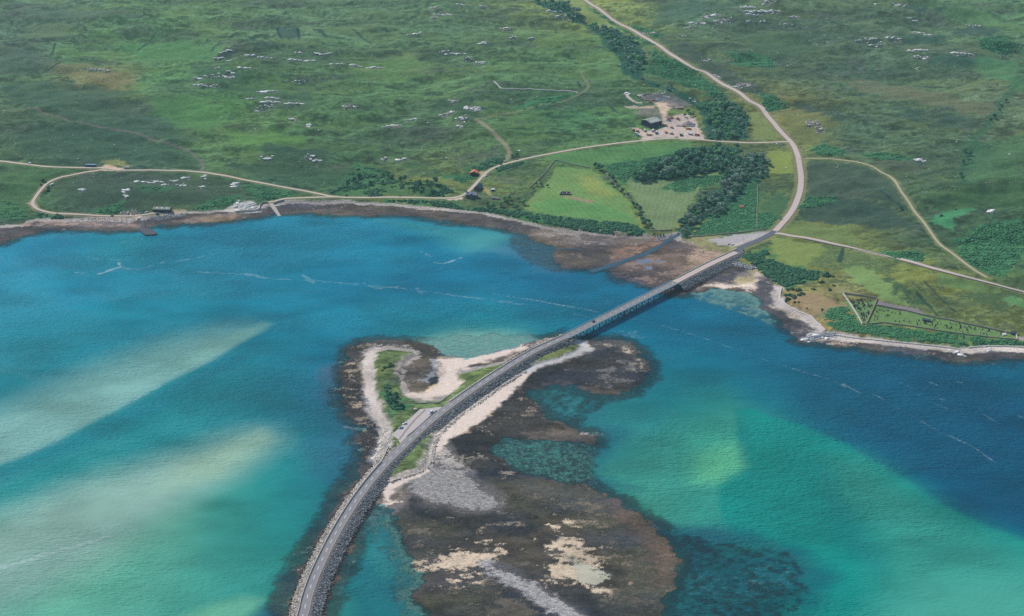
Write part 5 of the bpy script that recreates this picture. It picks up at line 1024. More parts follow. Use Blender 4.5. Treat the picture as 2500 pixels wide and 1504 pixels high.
# --- field, churchyard and sea walls
for px, h, th, mat, lab, cat in [
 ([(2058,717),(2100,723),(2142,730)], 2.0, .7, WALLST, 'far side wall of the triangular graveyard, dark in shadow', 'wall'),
 ([(2058,717),(2070,735),(2085,757),(2096,775),(2105,792)], 1.7, .8, WALLPALE, 'pale sunlit left wall of the triangular graveyard', 'wall'),  # sun on this wall is painted in as paler stone
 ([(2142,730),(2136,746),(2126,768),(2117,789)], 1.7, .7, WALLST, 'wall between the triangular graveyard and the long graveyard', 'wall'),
 ([(2105,792),(2130,791),(2157,788.5),(2192,793),(2250,801),(2311,811),(2372,819),(2432,825.5),(2483,830)], 1.3, .6, WALLST, 'long seaward wall of the graveyard beside the bracken', 'wall'),
 ([(2138,746),(2200,757),(2250,769),(2311,781),(2372,794),(2430,806),(2468,814)], 1.6, .7, WALLST, 'long landward wall of the graveyard below the paved strip', 'wall'),
 ([(2483,830),(2482,822),(2478,815)], 1.7, .8, WALLPALE, 'short pale gate wall at the right end of the graveyard', 'wall'),
 ([(1908,703),(1905,715),(1904,728),(1910,738),(1925,749),(1950,762),(1976,774),(1998,792),(2014,808)], 1.3, 1.6, WALLPALE, 'pale curving sea wall below the rough pasture', 'sea wall'),
 ([(2038,818),(2084,825.5),(2140,831),(2197,837),(2260,843),(2311,849),(2345,854)], 1.1, 1.3, WALLPALE, 'pale sea wall below the bracken bank under the graveyard', 'sea wall'),
 ([(2364,850),(2390,847),(2424,845.5),(2498,848),(2560,850)], 1.1, 1.3, WALLPALE, 'pale sea wall at the right edge past the grassy gap', 'sea wall'),
 ([(1206,200),(1214,207),(1231,218.5),(1270,219),(1313,220.5),(1370,223),(1400,225.5),(1411,228)], 1.5, 1.5, WALLPALE, 'white stone wall bending across the moor above the quarry', 'wall'),
 ([(1294,458),(1305,448),(1320,433),(1335,418),(1350,398),(1356,392),(1375,396),(1400,403),(1420,406),(1440,411)], 1.3, .8, WALLST, 'stone wall round the top of the hay field', 'wall'),
 ([(1478,420),(1495,443),(1520,468),(1540,490)], 1.2, .8, WALLST, 'stone wall under the hedgerow trees between two fields', 'wall'),
 ([(1592,563),(1615,563),(1640,562)], 1.1, .7, WALLST, 'short wall along the foot of the green meadow', 'wall'),
 ([(1684,579),(1740,575),(1800,569),(1850,563),(1872,560)], 1.2, .8, WALLST, 'stone wall between the bracken and the gravel car park', 'wall'),
 ([(1849,452),(1849,490),(1848,520),(1848,558)], 1.2, .8, WALLST, 'straight grey wall running through the bracken beside the main road', 'wall'),
 ([(1011,984),(1030,986),(1050,984),(1070,985),(1085,975),(1100,964)], 1.1, .8, WALLST, 'low stone wall across the island turf above the car park', 'wall'),
 ([(1960,584),(2055,602.5),(2140,621),(2226,644.5),(2311,667.5),(2396,688.5),(2498,715)], 1.0, .7, WALLST, 'long low wall along the near side of the east road', 'wall'),
 ([(575,519),(600,517),(622,515.5),(633,512),(634,505)], 2.6, 1.0, WALLPALE, 'curved pale sea wall by the white crag', 'sea wall'),
 ([(634,505),(640,498),(648,496),(656,498)], 2.2, .9, WALLST, 'curved dark harbour wall beside the slipway', 'sea wall'),
 ([(668,499),(680,493.5),(694,490)], 2.0, .8, WALLST, 'dark retaining wall on the right of the slipway', 'sea wall'),
 ([(1600,245),(1580,246),(1572,242),(1568,236),(1575,231),(1590,230)], 1.8, 1.4, WALLST, 'curved stone wall round the upper quarry', 'wall'),
 ([(1651,308),(1670,308.5),(1697,309)], 1.6, 1.0, CONC, 'concrete bay wall in front of the gravel heap in the yard', 'wall'),
 ]: wall_run('stone_wall' if cat == 'wall' else 'sea_wall', gline(px, 4), h, th, mat, lab, cat)
# ------------------------------------------------------------------ buildings
SLATE = plain('slate roof', (150,152,160), 0.7, var=0.18, scale=1.2); SLATE_D = plain('dark slate roof', (70,84,98), 0.8, var=0.2, scale=1.2)  # darker slate has the byre's unlit roof slope painted in
TINRED = plain('rusty red tin', (206,120,92), 0.8, var=0.25, scale=0.8); STONE = plain('house stone', (92,92,96), 0.95, var=0.25, scale=1.5)
NAVY = plain('navy cladding', (44,56,78), 0.7, var=0.12); BLACKW = plain('tarred boards', (46,50,58), 0.85, var=0.2); FIBRE = plain('fibre cement roof', (150,152,140), 0.9, var=0.12, scale=0.5)
GLASSY = plain('window glass', (40,52,64), 0.15, spec=0.6, var=0.1); WHITEP = plain('white paint', (236,236,232), 0.6, var=0.06); DOORM = plain('door paint', (70,86,104), 0.7, var=0.1); SKYL = plain('rooflight sheet', (240,242,240), 0.5, var=0.05)
RUBBLE = plain('rubble stone', (206,196,182), 0.95, var=0.35, scale=1.1); TIMB = plain('weathered timber', (120,108,96), 0.9, var=0.3)
def gable_building(name, px, ln, dp, hw, hr, rz, walls, roof, label, cat, chim=(), wins=(), doors=(), lights=(), over=0.35, loc=None, wing=None):
    """ridge along local x; ln x dp plan, eaves hw, ridge hr"""
    g = ground([px])[0] if loc is None else np.array(loc); t = empty(name, g, rz, label, cat)
    m = MB(); m.prism([(-dp/2, -1.5), (dp/2, -1.5), (dp/2, hw), (0, hr-0.12), (-dp/2, hw)], -ln/2, ln/2, axis='y'); m.V = [(y, x, z) for x, y, z in m.V]; wo = m.build('wall', walls, t)
    for s in (-1, 1):
        m = MB(); e = 0.14; sl = (hr-hw)/(dp/2); yo = dp/2+over; zo = hw-over*sl
        a = ln/2+over
        m.add([(-a, s*yo, zo), (a, s*yo, zo), (a, 0, hr), (-a, 0, hr), (-a, s*yo, zo+e), (a, s*yo, zo+e), (a, 0, hr+e), (-a, 0, hr+e)], [(0, 1, 2, 3), (4, 5, 6, 7), (0, 1, 5, 4), (1, 2, 6, 5), (2, 3, 7, 6), (3, 0, 4, 7)])
        ro = m.build('roof', roof if not isinstance(roof, tuple) else roof[0 if s < 0 else 1], t)
        for (x, wd, f0, f1, ss) in lights:
            if ss != s: continue
            mm = MB(); P = lambda xx, f: (xx, s*(dp/2)*(1-f), hw+(hr-hw)*f+e+0.05)
            mm.add([P(x-wd/2, f0), P(x+wd/2, f0), P(x+wd/2, f1), P(x-wd/2, f1)], [(0, 1, 2, 3)]); mm.build('rooflight', SKYL, ro)
    for x in chim:
        m = MB(); m.box((x, 0, hr+0.7), (0.9, 1.3, 2.4)); m.box((x, 0, hr+2.0), (1.1, 1.5, 0.2)); co = m.build('chimney', walls, t)
        for q in (-0.3, 0.3):
            mm = MB(); mm.cyl((x, q, hr+2.1), (x, q, hr+2.6), 0.14, 0.12, 8); mm.build('chimney_pot', TINRED, co)
    for (x, z, w_, h_, s) in wins:
        m = MB(); m.box((x, s*(dp/2+0.02), z), (w_, 0.10, h_)); f = m.build('window', WHITEP, t); m = MB(); m.box((x, s*(dp/2+0.06), z), (w_-0.2, 0.06, h_-0.2)); m.build('pane', GLASSY, f)
    for (x, w_, h_, s) in doors:
        m = MB(); m.box((x, s*(dp/2+0.03), h_/2), (w_, 0.10, h_)); d = m.build('door', DOORM, t); m = MB(); m.box((x+w_*0.4, s*(dp/2+0.10), h_*0.45), (0.12, 0.06, 0.16)); m.build('handle', WHITEP, d)
    return t
hv = lambda dx, dy: math.atan2(dy, dx)
def heading(p, q, z=None):
    a, b = ground([p, q]); return math.atan2(b[1]-a[1], b[0]-a[0])
barn_rz = heading((1588,316), (1616,307))
ctr = ground([(1588,314.5)])[0]; ub = np.array([math.cos(barn_rz), math.sin(barn_rz)]); vb = np.array([-ub[1], ub[0]])
bl = ctr[:2]+ub*11+vb*10; gable_building('barn', None, 22, 20, 8.2, 10.6, barn_rz, NAVY, (FIBRE, FIBRE), 'big navy clad barn with pale roof and four white rooflights in the quarry yard', 'barn', lights=[(-6+4*i, 1.0, 0.15, 0.8, -1) for i in range(4)], doors=[(-6, 4.5, 5, -1), (3, 4.5, 5, -1), (9, 1.2, 2.2, -1)], wins=[(-1.5, 3.5, 1.2, 1.0, -1)], loc=(bl[0], bl[1], ctr[2]))
hh = gable_building('stone_house', (1152,482), 15, 6.6, 4.8, 7.6, math.radians(-8), STONE, SLATE, 'grey stone house with slate roofs and front gable beside the lane', 'house', chim=(-6.6, 6.6), wins=[(-5.4, 3.4, 1, 1.3, -1), (-5.4, 1.2, 1, 1.3, -1), (4.8, 3.4, 1, 1.3, -1), (5.8, 1.2, 1, 1.3, -1)], doors=[(3.0, 1.1, 2.1, -1)])
m = MB(); m.prism([(-2.6, -1), (2.6, -1), (2.6, 4.8), (0, 7.4), (-2.6, 4.8)], -5.2, -3.31, axis='y'); gw = m.build('front_gable', STONE, hh)
for s in (-1, 1):
    m = MB(); m.add([(0, -5.5, 7.55), (0, 0, 7.55), (s*3.0, -1.0, 4.55), (s*3.0, -5.5, 4.55), (0, -5.5, 7.7), (0, 0, 7.7), (s*3.0, -1.0, 4.7), (s*3.0, -5.5, 4.7)], [(0, 1, 2, 3), (4, 5, 6, 7), (0, 1, 5, 4), (1, 2, 6, 5), (2, 3, 7, 6), (3, 0, 4, 7)]); m.build('gable_roof', SLATE, gw)
for z in (1.3, 3.6):
    m = MB(); m.box((0, -5.22, z), (1.2, 0.1, 1.4)); f = m.build('window', WHITEP, hh); m = MB(); m.box((0, -5.27, z), (1.0, 0.06, 1.2)); m.build('pane', GLASSY, f)
gable_building('byre', (1168,462), 13, 8, 3.4, 7.0, heading((1158,470), (1176,450)), STONE, SLATE_D, 'stone byre with steep dark slate roof behind the stone house', 'outbuilding', doors=[(-3, 2, 2.4, -1)], wins=[(2, 2, 0.9, 0.9, -1)])
gable_building('tin_shed', (1158,426), 9.5, 9, 3.6, 6.0, heading((1165,432), (1170,420)), BLACKW, TINRED, 'shed with rusty red tin roof beside the lane', 'shed', doors=[(0, 2.4, 2.4, -1)])
gable_building('small_shed', (1203,465.5), 4.2, 3.6, 2.3, 3.2, 0.25, BLACKW, WHITEP, 'small dark shed with white roof right of the stone house', 'shed', doors=[(0, 0.9, 1.9, -1)])
gable_building('greenhouse', (1205,485.5), 4.5, 2.6, 1.9, 2.6, 0.0, DOORM, SLATE, 'low blue garden hut below the white roofed shed', 'hut', doors=[(-1, 0.8, 1.7, -1)])
gable_building('garden_hut', (1215.5,487), 3.2, 2.6, 1.9, 2.7, -0.1, plain('red boards', (170,92,84), 0.8), SLATE, 'small red garden hut beside the garden trees', 'hut', doors=[(0, 0.8, 1.7, -1)])
gable_building('shore_shed', (397,516), 22, 8, 4.2, 6.2, math.radians(-4), BLACKW, FIBRE, 'long black boat shed with grey roof and three rooflights on the shore', 'shed', lights=[(x, 1.3, 0.35, 0.75, -1) for x in (-6, 0, 6.5)], doors=[(-4, 2.6, 2.8, -1), (5, 2.6, 2.8, -1)], wins=[(1, 2.2, 1.2, 0.9, -1), (8, 2.2, 1.2, 0.9, -1)])
gable_building('hut', (1810,508), 5.0, 4.0, 2.4, 3.8, -0.1, plain('cream boards', (190,180,170), 0.85), TINRED, 'small cream hut with red roof alone in the bracken', 'hut', doors=[(0.6, 0.8, 1.8, -1)], wins=[(-1.2, 1.4, 0.8, 0.8, -1)])
# ruin in the hay field, ruin gables on the shore
t = empty('ruined_croft', ground([(1381,473)])[0], math.radians(-6), 'roofless stone croft ruin in the middle of the hay field', 'ruin')
for c, d in (((0, -3.5, 0.7), (15, 0.8, 2.4)), ((0, 3.5, 0.7), (15, 0.8, 2.0)), ((-7.1, 0, 0.9), (0.8, 6.2, 3.0)), ((7.1, 0, 0.6), (0.8, 6.2, 2.2)), ((1.5, 0, 0.4), (0.7, 6.2, 1.6))):
    m = MB(); m.box(c, d); m.build('wall', RUBBLE if c[0] else STONE, t, bevel=0.12)
p, s = np.column_stack([rng.uniform(-6, 6.5, 40), rng.uniform(-2.8, 2.8, 40), np.full(40, 0.15)]), rng.uniform(0.2, 0.6, (40, 3)); V_, F_ = lumps(p, s, 1, .3, seed=5); o = link('rubble', array_mesh('rubble', V_, F_), BOULD, t); tag(o, kind='stuff')
t = empty('ruined_gable', ground([(327,522)])[0], math.radians(12), 'tall white ruined gable walls beside the shore track', 'ruin')
for x, k in ((-1.5, 1.0), (2.6, 0.85)):
    m = MB(); m.prism([(-2.6*k, -0.5), (2.6*k, -0.5), (2.4*k, 3.2*k), (0.3, 6.6*k), (-0.5, 6.4*k), (-2.5*k, 3.0*k)], -0.4, 0.4); m.V = [(v[0]*0.8+x, v[1]+x*0.4, v[2]) for v in m.V]; m.build('gable', RUBBLE, t)
for nm, px, lab in (('ruined_cottage', (304,523), 'low roofless white walled ruin left of the ruined gable'),):
    t = empty(nm, ground([px])[0], 0.0, lab, 'ruin')
    for c, d in (((0, -2.6, 0.6), (10, .7, 2.0)), ((0, 2.6, 0.9), (10, .7, 2.4)), ((-4.7, 0, 1.0), (.7, 5, 2.8)), ((4.7, 0, 1.3), (.7, 5, 3.4))): m = MB(); m.box(c, d); m.build('wall', RUBBLE, t, bevel=0.1)
# slipway and old pier
def slab(name, px, ztop, zbot, mat, label, cat, extra=None):
    P_ = at_z(px, np.asarray(ztop, float) if np.ndim(ztop) else ztop); zt = np.broadcast_to(ztop, (len(px),)); n = len(px)
    if np.cross(P_[1]-P_[0], P_[2]-P_[1]) < 0: P_ = P_[::-1]; zt = zt[::-1]
    V = [(x, y, z) for (x, y), z in zip(P_, zt)]+[(x, y, zbot) for x, y in P_]
    o = mesh_obj(name, V, [tuple(range(n)), tuple(range(2*n-1, n-1, -1))]+[(i, n+i, n+(i+1) % n, (i+1) % n) for i in range(n)], mat); return tag(o, label, cat)
SLIP = plain('slipway concrete', (176,166,156), 0.9, var=0.3, scale=0.5, world=True)
slab('slipway', [(656,496),(667,497),(673,505),(686,527),(679,528),(663,507)], [2.6, 2.6, 2.0, 0.12, 0.12, 1.6], -1.5, SLIP, 'concrete slipway running down the beach into the water', 'slipway')
slab('old_pier', [(346,539),(352,539),(355,556),(372,560),(384,569),(378,572),(354,573),(340,562),(344,556)], [2.2, 2.2, 1.9, 1.8, 1.6, 1.6, 1.6, 1.8, 1.9], -2.5, plain('old pier stone', (82,84,90), 0.95, var=0.4, scale=0.8, world=True), 'dark old stone pier with a broad head reaching into the water', 'pier')
# ------------------------------------------------------------------ graves
GSTONE = plain('dark headstone', (64,70,76), 0.8, var=0.2); GPALE = plain('white marble', (232,228,220), 0.6, var=0.1)  # headstone faces stand in shade; that shade is put into the dark colour
def headstone_proto(name, mat, w_, h_, cross=False):
    t = empty(name, (0, 0, 0), 0, 'x', 'gravestone'); m = MB()
    if cross: m.box((0, 0, h_*0.55), (0.22, 0.2, h_*1.1)); m.box((0, 0, h_*0.75), (w_, 0.19, 0.22))
    else: m.prism([(-w_/2, 0), (w_/2, 0), (w_/2, h_*0.78), (w_*0.3, h_*0.95), (0, h_), (-w_*0.3, h_*0.95), (-w_/2, h_*0.78)], -0.12, 0.12)
    m.build('headstone', mat, t); m = MB(); m.box((0, 0, 0.05), (w_*1.25, 0.55, 0.4)); m.build('plinth', mat, t); return t
HS = [headstone_proto('gravestone', GSTONE, 1.0, 1.7), headstone_proto('gravestone', GSTONE, 0.8, 2.3), headstone_proto('gravestone', GSTONE, 1.0, 1.9, True), headstone_proto('gravestone', GPALE, 1.0, 1.0)]
tri = gpoly([(2064,724),(2136,735),(2130,752),(2114,785),(2108,785)]); lon = gpoly([(2142,752),(2200,763),(2300,783),(2400,804),(2470,818),(2440,822),(2360,814),(2280,802),(2200,788),(2150,785),(2126,786)])
PAV = gpoly([(2144,735),(2241,754.5),(2260,768),(2139,745.5)])
used_hs = set(); n_g = 0
for poly, st, sd, grp, dark, pale in ((tri, 3.0, 3, 'gravestones in the triangular graveyard', 'dark headstone in the triangular walled graveyard', 'white headstone in the triangular walled graveyard'), (lon, 5.0, 4, 'gravestones in the long graveyard', 'dark headstone in the long narrow graveyard', 'white headstone or marble grave in the long narrow graveyard')):
    P_ = scatter(poly, st, sd, 1.1); P_ = P_[sdf(PAV, P_[:, 0], P_[:, 1], 5) < -1]; Z_ = height(P_[:, 0], P_[:, 1])
    for (x, y), z in zip(P_, Z_):
        q = rng.random(); cl_ = vnoise(np.array([x/14.]), np.array([y/14.]), 5)[0]
        if cl_ < (0.36 if poly is lon else 0.25): continue
        k = 3 if q > (0.94 if poly is tri else 0.72) else int(q*50) % 3; lb = pale if k == 3 else dark
        rz = math.radians(-14)+rng.normal(0, 0.12); sc = rng.uniform(0.85, 1.3)
        if k not in used_hs: o = HS[k]; used_hs.add(k); o.location = (x, y, z); o.rotation_euler[2] = rz; o.scale = (sc,)*3; tag(o, lb, 'gravestone', grp)
        else: copy_tree(HS[k], (x, y, z), rz, lb, grp, (sc,)*3)
        n_g += 1
for k in range(4):
    if k not in used_hs:
        for c in list(HS[k].children): bpy.data.objects.remove(c)
        bpy.data.objects.remove(HS[k])
gable_building('burial_vault', (2262,783), 8, 3.4, 1.6, 2.4, math.radians(-24), plain('vault stone', (74,80,90), 0.9), SLATE_D, 'dark walled burial enclosure in the middle of the long graveyard', 'tomb', doors=[(0, 0.9, 1.4, -1)])
gable_building('gate_lodge', (2474,816), 5, 3.4, 2.3, 3.4, math.radians(-15), STONE, SLATE_D, 'small dark gate hut at the right end of the graveyard', 'hut', doors=[(0, 0.9, 1.9, -1)])
t = empty('memorial', ground([(2452,818)])[0], 0.2, 'pale memorial with tall cross near the graveyard gate', 'memorial'); m = MB(); m.box((0, 0, 0.6), (4, 2.4, 1.6)); m.build('base', GPALE, t, bevel=.08); m = MB(); m.box((1.2, 0, 3.2), (0.3, 0.3, 4.0)); m.box((1.2, 0, 4.3), (1.4, 0.28, 0.3)); m.build('cross', GPALE, t)
# ------------------------------------------------------------------ bracken, shrubs (uncounted cover)
BRK = leafy('bracken', (46,100,72), (98,164,104), obj_random=False); GORSE = leafy('gorse', (32,74,64), (80,134,90), obj_random=False)
def clumps(name, nm, step, r0, r1, hz, mat, label, seed, jit=0.35):
    poly = gpoly(BRACKEN[nm]); P_ = scatter(poly, step, seed, 0.5); den = fbm(P_[:, 0]/9., P_[:, 1]/7., seed, 3)
    ed = sdf(poly, P_[:, 0], P_[:, 1], 30); P_ = P_[den+np.minimum(ed, 8)*0.012 > (0.60 if nm in ('copse', 'below road', 'knoll', 'west corner', 'upper west') else 0.45)]; n = len(P_); r = np.random.default_rng(seed); z = height(P_[:, 0], P_[:, 1])
    s = r.uniform(r0, r1, n)*(0.75+0.6*fbm(P_[:, 0]/14., P_[:, 1]/10., seed+1, 2)); hz = hz*(0.72 if mat is BRK else 1.0); S = np.stack([s*r.uniform(.9, 1.4, n), s*r.uniform(.8, 1.1, n), s*hz*r.uniform(.5, 1.4, n)], 1)
    V, F = lumps(np.column_stack([P_, z+0.1*s]), S, 1, jit, seed=seed)
    # torn fronds: pull random corners outwards so edges are not smooth
    V = V+r.normal(0, 0.10, V.shape)*np.repeat(s, len(V)//n)[:, None]
    return tag(link(name, array_mesh(name, V, F), mat), label, 'bracken' if mat is BRK else 'scrub', kind='stuff')
BL_ = {'shore': (1.7,.9,1.9,.9,GORSE,'dark green scrub along the top of the long beach'), 'copse': (2.0,.8,1.9,.8,GORSE,'scrub on the slope under the copse above the beach'), 'burn': (1.7,.7,1.5,.6,BRK,'bright bracken between the burn wood and the main road'),
 'meadow': (1.5,.6,1.3,.7,BRK,'bracken island in the green meadow'), 'between': (1.8,.7,1.6,.7,BRK,'bracken between the hay field and the lane wood'), 'road slope': (2.2,.7,1.6,.6,BRK,'bracken slope under the upper main road'),
 'east hill': (2.4,.8,1.8,.6,BRK,'bracken hillside at the right edge above the east road'), 'junction': (2.0,.8,1.7,.6,BRK,'bracken bank above the farm track junction'), 'bend': (1.8,.8,1.6,.7,BRK,'bracken bank outside the main road bend'),
 'track side': (2.0,.8,1.6,.6,BRK,'bracken strip above the farm track'), 'east point': (1.7,.9,2.0,.9,GORSE,'dark gorse thicket on the point beside the small beach'), 'graveyard': (1.5,.7,1.5,.8,BRK,'bracken bank between the graveyard and the sea wall'),
 'west shore': (1.6,.8,1.7,.9,GORSE,'dark scrub under the shore track at the left'), 'old road': (2.0,.8,1.8,.8,BRK,'bushes above the shore track left of the ruined gable'), 'cliff top': (2.0,.8,1.7,.8,BRK,'scrub above the shore right of the boat shed'),
 'below road': (2.1,.8,1.8,.8,BRK,'scrub between the lane and the slipway'), 'islet': (1.6,.7,1.4,.7,BRK,'oval bracken patch left of the lane'), 'crossroads': (1.7,.8,1.6,.9,GORSE,'bushes above the lane by the tin shed'), 'lane': (1.6,.8,1.5,.9,GORSE,'hedge along the lane below the track end'),
 'upper road': (2.2,.9,1.9,.6,BRK,'bracken right of the upper main road bend'), 'far east': (2.8,1.0,2.2,.5,BRK,'bracken in the far gully at the upper right'), 'roadside': (2.0,.8,1.7,.7,BRK,'bracken bank above the east road'), 'knoll': (1.8,.6,1.4,.7,BRK,'bracken under the white rocks above the boat shed'),
 'upper west': (2.2,.8,1.8,.6,BRK,'bracken below the white stone wall'), 'long slope': (2.5,.8,1.8,.5,BRK,'bracken beside the top of the main road'), 'west corner': (2.0,.8,1.8,.8,BRK,'scrub at the left edge above the shore'), 'moor east': (2.6,.8,1.8,.5,BRK,'bracken right of the roadside crag'), 'island thicket': (1.5,.8,1.7,1.0,GORSE,'dark thicket on the island turf above the car park'), 'upper burn': (2.4,.8,1.8,.5,BRK,'bracken on the moor right of the main road')}
for i, (nm, (st, r0, r1, hz, mt, lb)) in enumerate(BL_.items()): clumps('bracken' if mt is BRK else 'scrub', nm, st, r0, r1, hz, mt, lb, 100+i)
# ------------------------------------------------------------------ trees
BARK = plain('bark', (104,94,84), 0.95, var=0.25, scale=2.0)
LEAF = [leafy('leaf grey green', (84,118,100), (168,188,158)), leafy('leaf deep green', (58,106,84), (122,166,122)), leafy('leaf fresh green', (72,128,86), (142,190,122))]
def crown_mesh(seed, R, H, trunk, n=440, leaf=0.66):
    r = np.random.default_rng(seed); nl = 9; C_ = []; 
    for i in range(nl):
        a = r.uniform(0, 2*np.pi); q = r.uniform(0.1, 0.62)*R; C_.append((q*np.cos(a), q*np.sin(a), trunk+(H-trunk)*r.uniform(0.22, 0.74), r.uniform(0.34, 0.52)*R))
    C_.append((0, 0, trunk+(H-trunk)*0.66, 0.5*R)); C_ = np.array(C_); k = r.integers(0, len(C_), n); d = r.normal(size=(n, 3)); d /= np.linalg.norm(d, axis=1)[:, None]
    d[:, 2] = np.where(d[:, 2] < -0.35, -d[:, 2], d[:, 2]); rad = C_[k, 3]*r.uniform(0.72, 1.08, n); p = C_[k, :3]+d*rad[:, None]*np.array([1, 1, 0.85])
    nrm = d+r.normal(0, 0.45, (n, 3)); nrm /= np.linalg.norm(nrm, axis=1)[:, None]; ref = np.where(np.abs(nrm[:, 2:3]) < 0.9, [[0, 0, 1.]], [[1., 0, 0]]); a = np.cross(ref, nrm); a /= np.linalg.norm(a, axis=1)[:, None]; b = np.cross(nrm, a)
    s = leaf*r.uniform(0.6, 1.35, n)[:, None]; th = r.uniform(0, 6.28, n)[:, None]; a2 = a*np.cos(th)+b*np.sin(th); b2 = -a*np.sin(th)+b*np.cos(th)
    V = np.stack([p-a2*s-b2*s*.55, p+a2*s*.9-b2*s*.7, p+a2*s*1.05+b2*s*.6, p-a2*s*.8+b2*s*.8], 1)+(nrm*s*0.25)[:, None, :]*r.uniform(-1, 1, (n, 4, 1))
    return array_mesh('crown', V.reshape(-1, 3), np.arange(n*4).reshape(n, 4))
def tree_proto(name, seed, R, H, mat, n=440):
    t = empty(name, (0, 0, 0), 0, 'x', 'tree'); r = random.Random(seed); m = MB(); th = H*0.34
    m.cyl((0, 0, -0.4), (0.1, 0.05, th), 0.26, 0.17, 7)
    for i in range(4):
        a = i*1.6+r.random(); q = R*0.45; m.cyl((0.1, 0.05, th*0.9), (q*math.cos(a), q*math.sin(a), H*r.uniform(.55, .72)), 0.13, 0.05, 5)
    m.build('trunk', BARK, t); link('crown', crown_mesh(seed, R, H, th*0.7, n), mat, t); return t
PROTO = {}
for k, (nm, mat) in enumerate((('grey', LEAF[0]), ('deep', LEAF[1]), ('fresh', LEAF[2]))):
    PROTO[nm] = [tree_proto('broadleaf_tree', 40+10*k+j, R, H, mat) for j, (R, H) in enumerate(((3.4, 6.6), (2.9, 6.0), (3.8, 7.6)))]
used_p = set()
def plant(pt, kind, rz, sc, label, cat, group):
    j = int(rng.integers(0, 3)); o = PROTO[kind][j]; z = float(height(np.array([pt[0]]), np.array([pt[1]]))[0])
    if (kind, j) not in used_p:
        used_p.add((kind, j)); o.location = (pt[0], pt[1], z); o.rotation_euler[2] = rz; o.scale = (sc, sc, sc*rng.uniform(.9, 1.15)); tag(o, label, cat, group)
    else: copy_tree(o, (pt[0], pt[1], z), rz, label, group, (sc, sc, sc*rng.uniform(.9, 1.15)))
road_lines = [MAIN, WEST, EAST]
SINGLES = 112
cand = []
for wn_, st, mixk, where in (('upper burn', 12.5, (.45, .35, .2), 'in the long wood left of the upper main road'), ('yard', 8.6, (.25, .45, .30), 'in the wood right of the quarry yard'), ('gully', 10.5, (.25, .45, .30), 'in the ragged belt above the quarry yard'), ('lane', 7.4, (.12, .75, .13), 'in the dense wood just below the lane'), ('burn mouth', 7.8, (.75, .2, .05), 'in the wood down the burn towards the estuary')):
    P_ = scatter(gpoly(WOODS[wn_]), st, 60+len(wn_), 0.36)
    ok = np.ones(len(P_), bool)
    for L in road_lines: ok &= pdist(L[:, :2], P_[:, 0], P_[:, 1], 40) > 5.5
    ed = sdf(gpoly(WOODS[wn_]), P_[:, 0], P_[:, 1], 30); ok &= fbm(P_[:, 0]/22., P_[:, 1]/18., 7, 3)*1.3-0.15+np.minimum(ed, 14)*0.016 > (0.58 if wn_ in ('yard', 'upper burn', 'gully') else 0.50)
    for pt in P_[ok]:
        kd = rng.choice(['grey', 'deep', 'fresh'], p=mixk); cand.append((pt, kd, rng.uniform(0, 6.28), rng.choice([.55, .75, .9, 1.0, 1.15, 1.35])*rng.uniform(.9, 1.1)*(1.3 if wn_ == 'lane' else 1.15 if wn_ == 'upper burn' else 1.05), where))
cand.sort(key=lambda c: c[0][1]); near, far = cand[:298-SINGLES], cand[298-SINGLES:]
for pt, kd, rz, sc, where in near: plant(pt, kd, rz, sc, f"{ {'grey': 'grey green', 'deep': 'dark green', 'fresh': 'fresh green'}[kd] } rounded broadleaf tree {where}", 'tree', f'trees {where}')
def crown_soup(o):
    m_ = [c for c in o.children if c.name.startswith('crown')][0].data; v = np.empty(len(m_.vertices)*3, F32); m_.vertices.foreach_get('co', v); return v.reshape(-1, 3)
SOUP = {k: [crown_soup(o) for o in v] for k, v in PROTO.items()}
fpt = np.array([c[0] for c in far]); fz = height(fpt[:, 0], fpt[:, 1]); bags = {k: [] for k in PROTO}
for (pt, kd, rz, sc, where), z in zip(far, fz):
    v = SOUP[kd][int(rng.integers(0, 3))]; ca, sa = math.cos(rz), math.sin(rz); bags[kd].append(np.column_stack([(v[:, 0]*ca-v[:, 1]*sa)*sc+pt[0], (v[:, 0]*sa+v[:, 1]*ca)*sc+pt[1], v[:, 2]*sc+z]))
Vw = np.vstack([np.vstack(bags[k]) for k in PROTO]); fo_ = link('woodland', array_mesh('woodland', Vw, np.arange(len(Vw)).reshape(-1, 4)), LEAF[0]); fo_.data.materials.append(LEAF[1]); fo_.data.materials.append(LEAF[2])
mi = np.concatenate([np.full(sum(len(b) for b in bags[k])//4, i) for i, k in enumerate(PROTO)]).astype(np.int32); fo_.data.polygons.foreach_set('material_index', mi)
tag(fo_, 'the farther mass of broadleaf trees in the woods along the burn and the yard', 'woodland', kind='stuff'); print('trees', len(near), len(far))
